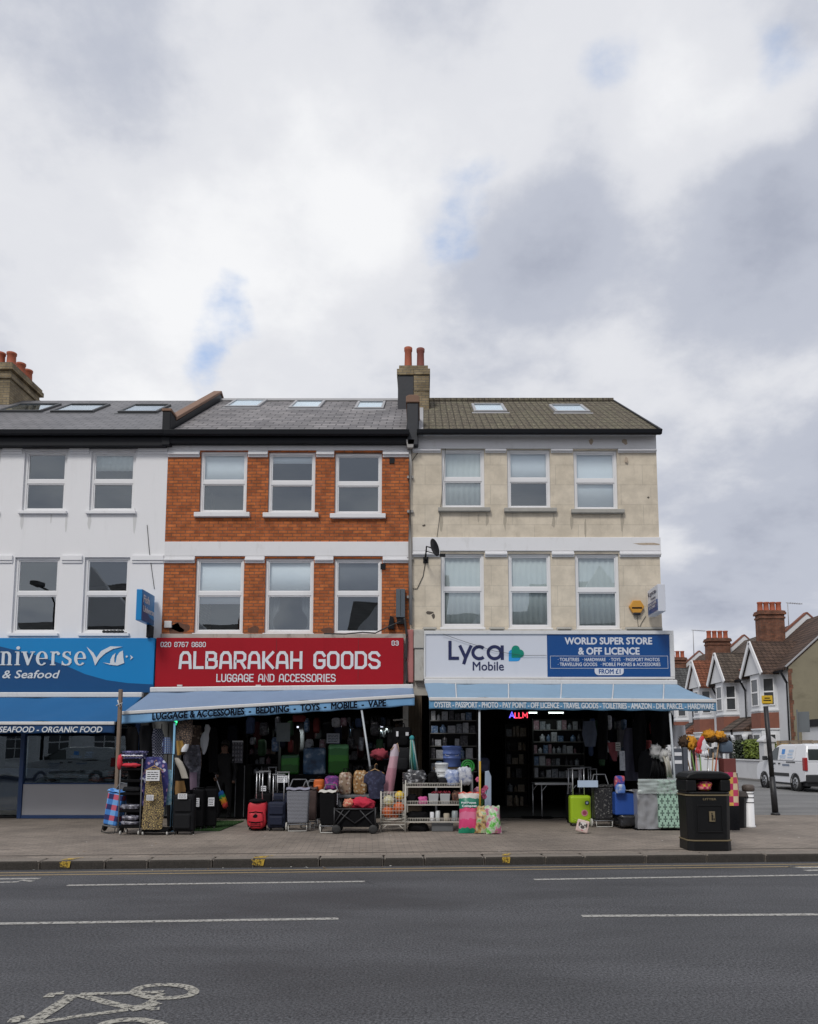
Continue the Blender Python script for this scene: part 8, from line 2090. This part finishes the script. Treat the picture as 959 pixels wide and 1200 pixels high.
for k, (a, c, py) in enumerate(((363, 368, 851.2), (399, 406.5, 851.2), (443, 449, 851.2), (348, 350, 852))):
    x0, z = W(a, py, 20.5); x1 = WX(c, py, 20.5); o = MB().box(x0, x1, 20.5, 20.54, z - .02, z + .02).build('ceiling_lamp', Mglow('dim_strip_glow', (.8, .85, 1), 1.2), None); lamp_light(o, (x0 + x1) / 2, 20.5, z - .05, .5, 2.5); tag(o, ['glowing strip lamp left of the diagonal rod, above the blue mountain suitcase', 'glowing strip lamp above the bright green suitcase', 'glowing strip lamp right of the diagonal rod', 'tiny spot lamp above the dim green suitcase'][k], 'lamp')
# lit letter signs
Y = 18.9; t = thing('led_sign', 'red and blue lit letter sign under the long awning', 'LED sign', (*[WX(608, 838, Y), Y], zat(843, Y)))
CAPX = 0.3
LT = {'A': ([[(0, 0), (.3, 1), (.6, 0)], [(.12, .35), (.48, .35)]], .6), 'L': ([[(0, 1), (0, 0), (.5, 0)]], .5), 'M': ([[(0, 0), (0, 1), (.35, .35), (.7, 1), (.7, 0)]], .7), ' ': ([], .3), 'N': SQ['N']}
def lt(s, xa, xb, ya, yb_, mat): return stroke_text(s, *rc(xa, xb, ya, yb_, Y), Y, mat, t, .026, font=LT)
lt('A', 597.3, 602.8, 834, 841.8, Mglow('blue_led', (.15, .12, 1), 1.6)); lt('LL', 603.8, 611.3, 834.6, 841.8, Mglow('red_led', (1, .06, .10), 1.5)); lt('M', 613, 618, 834.6, 841.8, Mglow('red_led', (1, .06, .10), 1.5))
MB().box(WX(595, 838, Y), WX(620, 838, Y), Y + .02, Y + .05, zat(844, Y), zat(832, Y)).build('back_board', M_NYLON, t)
Y = 17.0; t = thing('led_sign', 'small green lit letter beneath the luggage awning by the pale blue pole', 'LED sign', (WX(209, 847, Y), Y, zat(852, Y)))
stroke_text('N', *rc(205.5, 212.5, 843.5, 850.5, Y), Y, Mglow('green_led', (.05, 1, .30), 2.4), t, .045, font=LT); MB().box(WX(203.5, 847, Y), WX(214, 847, Y), Y + .02, Y + .04, zat(852, Y), zat(843, Y)).build('back_board', M_NYLON, t)
# steel trestle table
Y = 18.6; x0, x1 = WX(627, 918, Y), WX(672, 918, Y); zt_ = zat(917.5, Y)
t = thing('trestle_table', 'steel framed table at the corner shop entrance', 'table', ((x0 + x1) / 2, Y + .3, 0)); MB().box(x0, x1, Y, Y + .6, zt_ - .04, zt_).build('top', M_GREYP, t, bevel=.006)
MB().box(x0, x1, Y - .012, Y - .001, zt_ - .045, zt_ + .004).build('edge', M_ALUT, t)
for xx, yy in ((x0 + .16, Y), (x0 + .02, Y + .5), (x1 - .05, Y), (x1 - .05, Y + .5)): b = MB(); b.tube([(xx, yy + .02, 0), (xx, yy + .02, zt_ - .04)], .014, 6); b.tube([(xx, yy + .02, zt_ - .2), (xx + .12, yy + .02, zt_ - .05)], .010, 6); b.build('leg', M_ALUT, t)
b = MB(); b.box(WX(612, 957, 18.6), WX(648, 957, 18.6), 18.45, 18.85, .022, .034); o = b.build('door_mat', M_NYLON, None); tag(o, 'thin black door mat at the corner shop entrance', 'mat')
# ---- suitcases and trolleys at the corner shop
M_LIME = M('lime_green_shell', (.33, .50, .02), .3, .05, 3)
t = suitcase('hard_suitcase', 'lime green hard suitcase with round stickers', 681.5, 968.5, 24.5, 35, M_LIME, 30, ribs=0, depth=.26, trim=M('lime_trim', (.22, .34, .02), .5))
s = 15.9 / 920; h = 35 * s; w = 24.5 * s
def disc(parent, x, z, r, y, mat, name='sticker'):
    b = MB(); b.poly([(x + r * math.cos(a), y, z + r * math.sin(a)) for a in [k * PI / 10 for k in range(20)]]); return b.build(name, mat, parent, solid=.003)
disc(t, w * .30, h * .80, .045, -.135, M_NYLONN); disc(t, w * .30, h * .80, .028, -.138, M_DECALP); disc(t, w * .17, h * .46, .068, -.135, M('pink_sticker', (.55, .22, .26), .5)); disc(t, w * .17, h * .46, .042, -.138, M('dark_pink_sticker', (.3, .05, .10), .5))
b = MB()
for k in (0, 1): b.tube([(-w * .42, -.132, h * (.30 - .06 * k)), (-w * .2, -.134, h * (.22 - .06 * k)), (w * .2, -.134, h * (.22 - .06 * k)), (w * .42, -.132, h * (.30 - .06 * k))], .006, 6)
b.build('moulded_rib', M_LIME, t)
suitcase('hard_suitcase', 'black suitcase just behind the lime green suitcase', 676, 965, 21, 33, M_NYLON, 28, depth=.26); suitcase('soft_suitcase', 'black suitcase with a raised handle at the right behind the lime one', 690, 962, 19, 36, M_NYLON, 24); suitcase('soft_suitcase', 'dark suitcase with raised handle between lime suitcase and black trolley', 698, 962, 16, 35, M_NYLONG, 23)
card('pale blue slip hanging across the raised suitcase handles', 677, 701, 914.5, 922.5, 16.3, 0, M_DECALP, write=False)
# pug picture bag
x, y, s = spot(682, 977.5); t = thing('picture_bag', 'square paper bag printed with a pug dog face', 'bag', (x, y + .05, 0), R(-8), local=True)
t.rotation_euler = (R(-8), R(14), R(-8)); t.scale = (.8, .8, .85); t.location.z = .03
MB().box(-.145, .145, -.04, .04, 0, .275).build('body', M('pinkish_paper', (.55, .42, .38), .6, .12, 8), t, bevel=.03)
for (px_, pz_, r1, r2, mt_, dy, nm) in ((0, .145, .10, .095, M('pale_fur', (.58, .55, .52), .7), .0422, 'dog_face'), (0, .115, .05, .04, M('dark_fur', (.06, .05, .05), .7), .0436, 'muzzle'), (-.042, .168, .016, .018, M_INK, .045, 'eye'), (.042, .168, .016, .018, M_INK, .045, 'eye'), (-.082, .165, .022, .05, M('dark_fur', (.06, .05, .05), .7), .0455, 'ear'), (.082, .165, .022, .05, M('dark_fur', (.06, .05, .05), .7), .0455, 'ear'), (0, .05, .03, .012, M('tongue_pink', (.5, .15, .18), .6), .046, 'tongue')):
    b = MB(); b.poly([(px_ + r1 * math.cos(a), -dy - .001, pz_ + r2 * math.sin(a)) for a in [k * PI / 9 for k in range(18)]]); b.build(nm, mt_, t)
trolley('black sprigged shopping trolley with pale wheels beside the blue box', 708.5, 970, 23, 46, Mpattern('black_sprig_print', 'print', [(.012, .012, .014), (.014, .014, .016), (.02, .02, .022), (.22, .22, .2)], 30, .6), M_WHEELW, 3, 14)
b = MB(); x0 = WX(721, 945, 16.2); x1 = WX(749, 945, 16.2); z1 = zat(929, 16.2); b.box(x0, x1, 16.2, 16.7, .27, z1); o = b.build('storage_box', M('royal_blue_plastic', (.015, .07, .32), .5, .12, 3, .1), None, bevel=.025); tag(o, 'royal blue storage box on top of a black bag', 'storage box')
blobthing('black_sack', 'crinkled black plastic sack beneath the royal blue box', 'sack', 721, 749, 953, 969.5, 16.4, M('black_bin_liner', (.02, .02, .022), .25, .2, 4, .6, 14), .28, .35, 4, .5)
b = MB(); b.sheet(lambda u, v: (x0 + .12 + (1.0) * u, 16.15 + .55 * v, z1 + .02 + .03 * math.sin(u * 9 + v * 4) + .02 * mnoise.noise(Vector((u * 6, v * 5, 0)))), 20, 10); o = b.build('plastic_sheet', M('cloudy_plastic', (.38, .39, .40), .25, .1), None, solid=.01); tag(o, 'cloudy plastic sheet lying over the royal blue box', 'plastic sheet')
blobthing('toy_packet', 'red and blue toy packet standing on the royal blue box', 'packet', 720, 732, 909, 927, 16.35, Mpattern('red_blue_print', 'print', [(.02, .04, .25), (.02, .06, .32), (.5, .08, .08), (.55, .45, .42)], 9, .35), .08, .1, 2, .4); blobthing('toy_packet', 'white and blue packet hanging at the front of the royal blue box', 'packet', 721, 733, 919, 930, 16.1, Mpattern('white_blue_print', 'print', [(.5, .52, .56), (.1, .2, .5), (.02, .08, .4)], 8, .35), .04, .1, 2, .4)
# plastic covered pack and mint patterned box
b = MB(); x0 = WX(746.5, 950, 15.9); x1 = WX(773, 950, 15.9)
def sh(b, x0, x1, y0, y1, z0, z1, amp, seed):
    n = 14
    def f(u, v):
        return (x0 + (x1 - x0) * u + .02 * mnoise.noise(Vector((u * 4, v * 5, seed))), y0 + amp * mnoise.noise(Vector((u * 5, v * 6, seed + 3))), z0 + (z1 - z0) * v)
    b.sheet(f, n, n); b.box(x0 + .02, x1 - .02, y0 + .05, y1, z0, z1)
    return b
o = sh(b, x0, x1, 15.85, 16.3, .03, zat(926, 15.9), .05, 2).build('wrapped_parcel', M('grey_stretch_wrap', (.26, .265, .28), .3, .12, 5, .4, 12), None); tag(o, 'parcel wrapped in cloudy grey plastic beside the mint box', 'parcel')
M_MINT = Mpattern('mint_brick_print', 'bars', [(0.33, 0.50, 0.40), (0.025, 0.045, 0.04)], 8.5, .5)
x0 = WX(771.5, 940, 15.8); x1 = WX(803.5, 940, 15.8)
b = MB(); b.box(x0, x1, 15.8, 16.35, .05, zat(914.5, 15.8)); o = b.build('patterned_box', M_MINT, None, bevel=.03); tag(o, 'large mint green box with black dash pattern beside the litter bin', 'box')
FILM = M('clear_film', (.50, .56, .55), .25, .15, 6, .3, 10)
FILM.node_tree.nodes['Principled BSDF'].inputs['Alpha'].default_value = .45
t = thing('low_trolley', 'low black platform under the mint box and grey parcel', 'platform', ((WX(747, 969, 15.8) + x1) / 2, 16.1, 0)); MB().box(WX(747, 969, 15.8), x1 - .01, 15.9, 16.3, .0, .028).build('deck', M_NYLON, t)
o = sh(MB(), WX(748, 925, 15.78), x1 - .02, 15.78, 15.86, zat(930, 15.78), zat(913, 15.78), .05, 6).build('plastic_cover', FILM, None); tag(o, 'crinkled clear film draped over the top of the mint box', 'plastic film')
# ---- hanging goods at the right of the corner shop
G_ = 'dark clothes hanging at the right of the corner shop'
for k, (pts, lab, m) in enumerate((
    ([(765, 783, 829), (762, 790, 840), (763, 789, 860), (766, 786, 873)], 'black padded jacket hanging above the mint box', M_NYLON),
    ([(745, 755, 835), (741, 758, 850), (742, 757, 880), (744, 755, 905)], 'long black coat hanging deep behind the royal blue box', M_NYLON),
    ([(733, 745, 853), (730, 748, 868), (731, 750, 890), (733, 748, 915)], 'violet grey jacket hanging above the royal blue box', M('violet_grey_cloth', (.055, .055, .085), .8, .3, 6, .5, 15)),
    ([(752, 765, 880), (748, 768, 890), (748, 770, 910), (750, 770, 922)], 'dark quilted coat hanging behind the grey parcel', M_NYLONG),
    ([(684, 697, 845), (682, 700, 860), (686, 698, 875)], 'grey blue scarf hanging beside the tall shelving', M('grey_blue_cloth', (.06, .075, .11), .8, .4, 10, .5, 15)),
    ([(701, 712, 832), (700, 713, 850), (701, 712, 890)], 'black trousers hanging beside the grey blue scarf', M_NYLON),
    ([(712, 722, 870), (714, 724, 882), (719, 723, 892)], 'dark red umbrella cover hanging in the corner shop', M('dark_red_cloth', (.16, .03, .04), .7, .2)))):
    garment(lab, pts, 17.2 + .12 * (k % 3), m, 'hanging_garment', 'garment', .04, 20, group=G_)
card('pale boxed toy hanging above the dark red cloth', 721.5, 727.5, 870, 880, 17.1, 0, M('pale_toy_card', (.35, .35, .33), .6), rows=3, name='toy_card', cat='toy'); card('long pale card of small toys hanging in the corner shop', 726, 733, 880, 903, 17.0, 3, PK[1], name='toy_card', cat='toy', write=False)
M_NET = M('pale_net', (.42, .42, .42), .6, .15, 10, .6, 20)
blobthing('net_bag', 'pale net bag hanging at the left behind the white pole', 'net bag', 762, 774, 873, 887, 16.5, M_NET, .12, .6, 5); blobthing('net_bag', 'pale net bag hanging at the right behind the white pole', 'net bag', 773, 786, 879, 892, 16.4, M_NET, .12, .6, 5)
strands('white string mop hanging upside down by the white awning pole', 777, 783, 782, 788, 886, 912, 16.2, [M('white_mop', (.50, .50, .48), .9, .1), M('cream_mop', (.42, .40, .34), .9, .1)], 'string_mop', 'mop', 24)
strands('dark feather mop hanging below the pale net bags', 765, 775, 760, 782, 890, 914, 16.5, [M_NYLON, M_NYLONG], 'feather_mop', 'mop', 30)
garment('white towel hanging behind the white awning pole', [(789, 803, 850), (788, 804, 862), (786, 800, 875)], 17.0, M_TAGW, 'towel', 'towel', .03, 30)
# mops and brooms in a bin at the corner
Y = 16.2; xc, _ = W(825, 900, Y)
t = thing('broom_bin', 'dark open bin holding upturned mops and brooms behind the litter bin', 'bin', (xc, Y, 0)); MB().lathe([(.20, 0), (.22, .02), (.27, .72), (.28, .74), (.25, .73), (.2, .05)], (xc, Y, 0), 18, cap=False).build('tub', M_NYLONG, t); MB().lathe([(.2, .03), (0, .03)], (xc, Y, 0), 18).build('base', M_NYLONG, t)
M_YEL = M('yellow_mop_fluff', (.60, .27, .02), .9, .25, 14, .8, 40); M_ORB = M('brown_mop_fluff', (.06, .035, .02), .9, .3, 12, .7, 40); M_REDG = M('red_rubber', (.50, .03, .04), .5); M_WOOD = M('broom_stick_wood', (.34, .22, .12), .6, .2); M_MULT = M('green_stick', (.14, .28, .05), .5)
def mop(label, top, foot, mats, rx, rz_, stick, seed):
    a = Vector(world(*top, Y - .05)); c = Vector((xc + foot, Y, .25))
    t = thing('mop', label, 'mop', a); MB().tube([c, a], .013, 6).build('stick', stick, t)
    for k, m in enumerate(mats): b = MB(); b.blob(a + Vector((.05 * k, .0, .06 - .07 * k)), (rx, .11, rz_ * (1 - .25 * k)), .7, 4.5, seed + k, 26, 14); b.build('fluff', m, t)
mop('yellow fluffy mop head leaning left above the litter bin', (809, 874), -.05, [M_YEL], .12, .14, M_MULT, 2); mop('brown fluffy mop head at the far left above the litter bin', (802, 873), -.1, [M_ORB], .10, .12, M_WOOD, 5)
mop('yellow fluffy mop head at the middle above the litter bin', (831, 865), .0, [M_YEL, M_ORB], .13, .10, M_WOOD, 7); mop('yellow mop head at the right above the litter bin', (843, 866), .06, [M_YEL, M_ORB], .12, .09, M_WOOD, 9)
def glove(label, px, py, m, ang, s=1.0):
    a = Vector(world(px, py, Y - .2)); t = thing('rubber_glove', label, 'glove', a - Vector((0, 0, .15)), local=True); t.rotation_euler = (0, R(ang), 0)
    MB().blob((0, 0, .17 * s), (.06 * s, .03, .13 * s), .1, 2, 1, 14, 10).build('palm', m, t)
    for k in range(4): MB().tube([(-.04 * s + .027 * s * k, 0, .08 * s), (-.05 * s + .033 * s * k, -.01, -.01 - .012 * (k in (1, 2)))], .015 * s, 7).build('finger', m, t)
    MB().tube([(.05 * s, 0, .17 * s), (.095 * s, -.01, .09 * s)], .016 * s, 7).build('thumb', m, t)
glove('red rubber glove hanging among the mops', 818, 873, M_REDG, 18, 1.15); glove('white rubber glove hanging among the mops', 826, 877, M_TAGW, -8, 1.3)
for k, (px, py, fx, m, lab) in enumerate(((815, 880, -.12, M('pink_stick', (.5, .2, .2), .5), 'pink broom stick leaning among the mops'), (820, 884, -.06, M_MULT, 'green broom stick leaning among the mops'), (836, 882, .05, M_WOOD, 'wooden broom stick leaning among the mops'), (840, 888, .1, M('red_stick', (.4, .08, .05), .5), 'red broom stick leaning among the mops'), (830, 890, .02, M_ALUT, 'steel broom stick leaning among the mops'))):
    b = MB(); b.tube([(xc + fx, Y - .12, .3), world(px, py, Y - .15)], .014, 6); o = b.build('broom_stick', m, None); tag(o, lab, 'broom stick')
hang_bag('dark blue packet hanging at the right of the yellow mops', 842, 858, 868, 883, Y, M('slate_blue_plastic', (.07, .10, .14), .4), strap=False, pocket=False, name='packet_bag')
# grey dustpan set
x0, z1 = W(787, 877, 15.95); x1, z0 = W(806, 908, 15.95); t = thing('dustpan', 'slate grey long dustpan standing behind the mint box', 'dustpan', ((x0 + x1) / 2, 15.95, z0)); M_SLT = M('slate_grey_plastic', (.075, .085, .105), .45)
MB().box(x0, x0 + (x1 - x0) * .68, 15.9, 15.98, z0, z1).build('pan', M_SLT, t, bevel=.015); MB().box(x0 + (x1 - x0) * .7, x1, 15.88, 15.99, z0 - .1, z1 + .02).build('brush', M_SLT, t, bevel=.02)
b = MB(); 
for q in (.72, .42): b.box(x0 + .04, x0 + (x1 - x0) * .6, 15.892, 15.899, z0 + (z1 - z0) * q, z0 + (z1 - z0) * (q + .13))
b.build('label_strip', M_TAGW, t)
# tartan laundry bag and maroon carton behind the bin
M_TART3 = Mpattern('pink_yellow_tartan', 'tartan', [(.50, .05, .12), (.60, .36, .08), (.62, .50, .32), (.42, .02, .10)], 4.2)
garment('pink and yellow tartan laundry bag hanging beside the litter bin', [(849, 863, 905), (848, 865, 915), (849, 866, 930), (850, 866, 944)], 15.2, M_TART3, 'laundry_bag', 'laundry bag', .03, 14, thick=.08)
x0, z1 = W(846, 889, 16.0); x1, z0 = W(861, 906, 16.0); b = MB(); b.box(x0, x1, 15.9, 16.2, z0, z1); o = b.build('carton', M('maroon_carton', (.14, .035, .03), .7, .2), None, bevel=.01); tag(o, 'maroon carton above the tartan laundry bag', 'carton')
t = thing('plinth', 'dark plinth behind the litter bin under the maroon carton', 'plinth', ((x0 + x1) / 2, 16.05, 0)); MB().box(x0 - .05, x1 + .02, 15.9, 16.25, 0, z0).build('block', M_NYLONG, t)
blobthing('grey_packet', 'grey crinkled packet among the broom sticks', 'packet', 834, 846, 876, 890, Y + .1, Mpattern('grey_packet_print', 'print', [(.1, .11, .12), (.3, .32, .34), (.45, .46, .48)], 14), .08, .4, 4)
# ---- more clothes crowding the left end of the luggage shop
GL = 'dark clothes crowding the left end of the luggage shop'
for pts, lab, m, yy in (
    ([(150, 160, 852), (147, 163, 862), (148, 162, 884)], 'black coat hanging behind the top of the tiered rack', M_NYLON, 17.4), ([(166, 178, 850), (163, 181, 860), (165, 179, 888)], 'charcoal coat hanging above the floral dress', M_NYLONG, 17.3),
    ([(180, 190, 854), (178, 193, 864), (179, 192, 890)], 'navy dotted blouse hanging above the floral dress', Mpattern('navy_dots', 'dots', [(.015, .02, .06), (.25, .26, .32)], 16), 17.25), ([(157, 166, 900), (155, 167, 915), (156, 166, 940)], 'dark green shirt squeezed between tiered rack and floral dress', M('dark_green_cloth', (.02, .05, .035), .9, .3, 8, .4, 15), 16.1),
    ([(196, 204, 905), (195, 205, 925), (196, 204, 968)], 'black trousers hanging behind the pale blue pole', M_NYLON, 16.7), ([(226, 236, 850), (224, 238, 862), (225, 236, 900)], 'patterned brown tunic hanging right of the leopard scarf', Mpattern('brown_tunic', 'floral', [(.07, .045, .035), (.16, .11, .08), (.03, .02, .02), (.25, .2, .16)], 18), 17.6),
    ([(246, 254, 852), (244, 256, 866), (245, 255, 905)], 'black raincoat hanging right of the white hooded top', M_NYLON, 17.9), ([(206, 216, 915), (205, 218, 925), (206, 217, 936)], 'ochre bag strap cloth above the large black suitcase', M('ochre_cloth', (.22, .12, .04), .9, .2, 6), 16.5)):
    garment(lab, pts, yy, m, 'hanging_garment', 'garment', .03, 24, group=GL)
# ---- dim stock filling the luggage shop
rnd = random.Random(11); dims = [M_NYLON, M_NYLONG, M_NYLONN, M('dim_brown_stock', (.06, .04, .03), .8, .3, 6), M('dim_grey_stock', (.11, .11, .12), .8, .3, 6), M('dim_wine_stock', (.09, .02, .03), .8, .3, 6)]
for k in range(22):
    px = 250 + k * 10 + rnd.uniform(-3, 3); ya = rnd.uniform(845, 856); Yk = rnd.uniform(18.9, 21.0); w = rnd.uniform(7, 12); h = rnd.uniform(16, 34)
    if 255 < px < 290: Yk += 1
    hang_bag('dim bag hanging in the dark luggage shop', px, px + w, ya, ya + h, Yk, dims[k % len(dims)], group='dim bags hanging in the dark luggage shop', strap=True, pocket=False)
for k in range(7):
    px = 705 + k * 9; garment('dark garment hanging in the dark corner shop', [(px + 2, px + 7, 838 + 3 * (k % 3)), (px, px + 9, 848), (px + .5, px + 8.5, 885 + 6 * (k % 2))], 19.3 + .2 * (k % 2), dims[(k * 2) % 6], 'hanging_garment', 'garment', .03, 24, group='dark garments hanging in the dark corner shop')
shelving('dark shelving of small goods at the back of the luggage shop', 290, 326, 850, 908, 20.3, 5, .35, 'on the shelving at the back of the luggage shop', None, .95, 21, (0, 1, 3, 4, 5), 'at the back of the luggage shop')
shelving('dark shelving of boxes behind the diagonal white rod', 405, 462, 838, 905, 20.4, 5, .35, 'on the shelving behind the diagonal rod', None, .95, 33, (0, 1, 2, 4, 4), 'behind the diagonal rod')
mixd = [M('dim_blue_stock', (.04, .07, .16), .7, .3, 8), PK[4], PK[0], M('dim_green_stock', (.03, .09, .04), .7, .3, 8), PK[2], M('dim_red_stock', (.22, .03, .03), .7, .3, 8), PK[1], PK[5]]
for k in range(20):
    px = 292 + (k % 10) * 16 + rnd.uniform(-5, 5); ya = (842 if k < 10 else 862) + rnd.uniform(-3, 5); w = rnd.uniform(5, 10); h = rnd.uniform(9, 20)
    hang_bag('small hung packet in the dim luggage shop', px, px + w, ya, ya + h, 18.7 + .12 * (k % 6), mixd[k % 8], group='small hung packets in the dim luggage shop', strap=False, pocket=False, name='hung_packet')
for k in range(16):
    px = 690 + (k % 8) * 10 + rnd.uniform(-3, 3); ya = (838 if k < 8 else 868) + rnd.uniform(-2, 8); w = rnd.uniform(4, 8); h = rnd.uniform(10, 24)
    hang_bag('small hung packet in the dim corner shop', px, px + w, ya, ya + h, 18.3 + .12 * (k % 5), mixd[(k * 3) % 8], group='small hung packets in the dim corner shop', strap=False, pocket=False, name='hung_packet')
# fish on the counter display
b = MB(); x0 = WX(30, 915, YF); x1 = WX(140, 915, YF); zr2 = zat(915, YF + .3)
t = thing('fish_display', 'sloping bed of ice in the fish shop window', 'ice bed', ((x0 + x1) / 2, YF + .6, 0)); MB().box(x0 + .1, x1 + .05, YF + .14, YF + 1.2, .1, zr2 - .05).build('counter', M_STEEL, t); MB().sheet(lambda u, v: (x0 + .1 + (x1 - x0 - .05) * u, YF + .15 + 1.05 * v, zr2 - .04 + .25 * v + .03 * mnoise.noise(Vector((u * 20, v * 8, 1)))), 60, 12).build('ice', M('crushed_ice', (.50, .52, .54), .35, .15, 20, .6, 30), t)
MF = [M('silver_fish_skin', (.22, .23, .25), .3, .3, 8), M('pink_fish_flesh', (.42, .15, .11), .45, .25, 8), M('brown_fish_skin', (.14, .09, .07), .4, .3, 8)]
for k in range(34):
    u, v = rnd.random(), rnd.uniform(.05, .8); fx = x0 + .2 + (x1 - x0 - .3) * u; fy = YF + .15 + 1.05 * v; fz = zr2 + .0 + .25 * v
    m = MF[1] if u > .5 and rnd.random() < .6 else MF[rnd.choice((0, 2))]; b = MB(); a = rnd.uniform(-.5, .5); mt = Matrix.Translation((fx, fy, fz)) @ Matrix.Rotation(a, 4, 'Z')
    b.blob((0, 0, 0), (.15, .05, .035), .1, 2, k, 12, 8); b.prism([(.13, 0), (.21, .05), (.19, 0), (.21, -.05)], -.006, .006, axis='z'); b.v = [mt @ q for q in b.v]
    o = b.build('fish', m, None); tag(o, 'whole fish lying on the ice in the fish shop window', 'fish', 'fish on the ice bed')
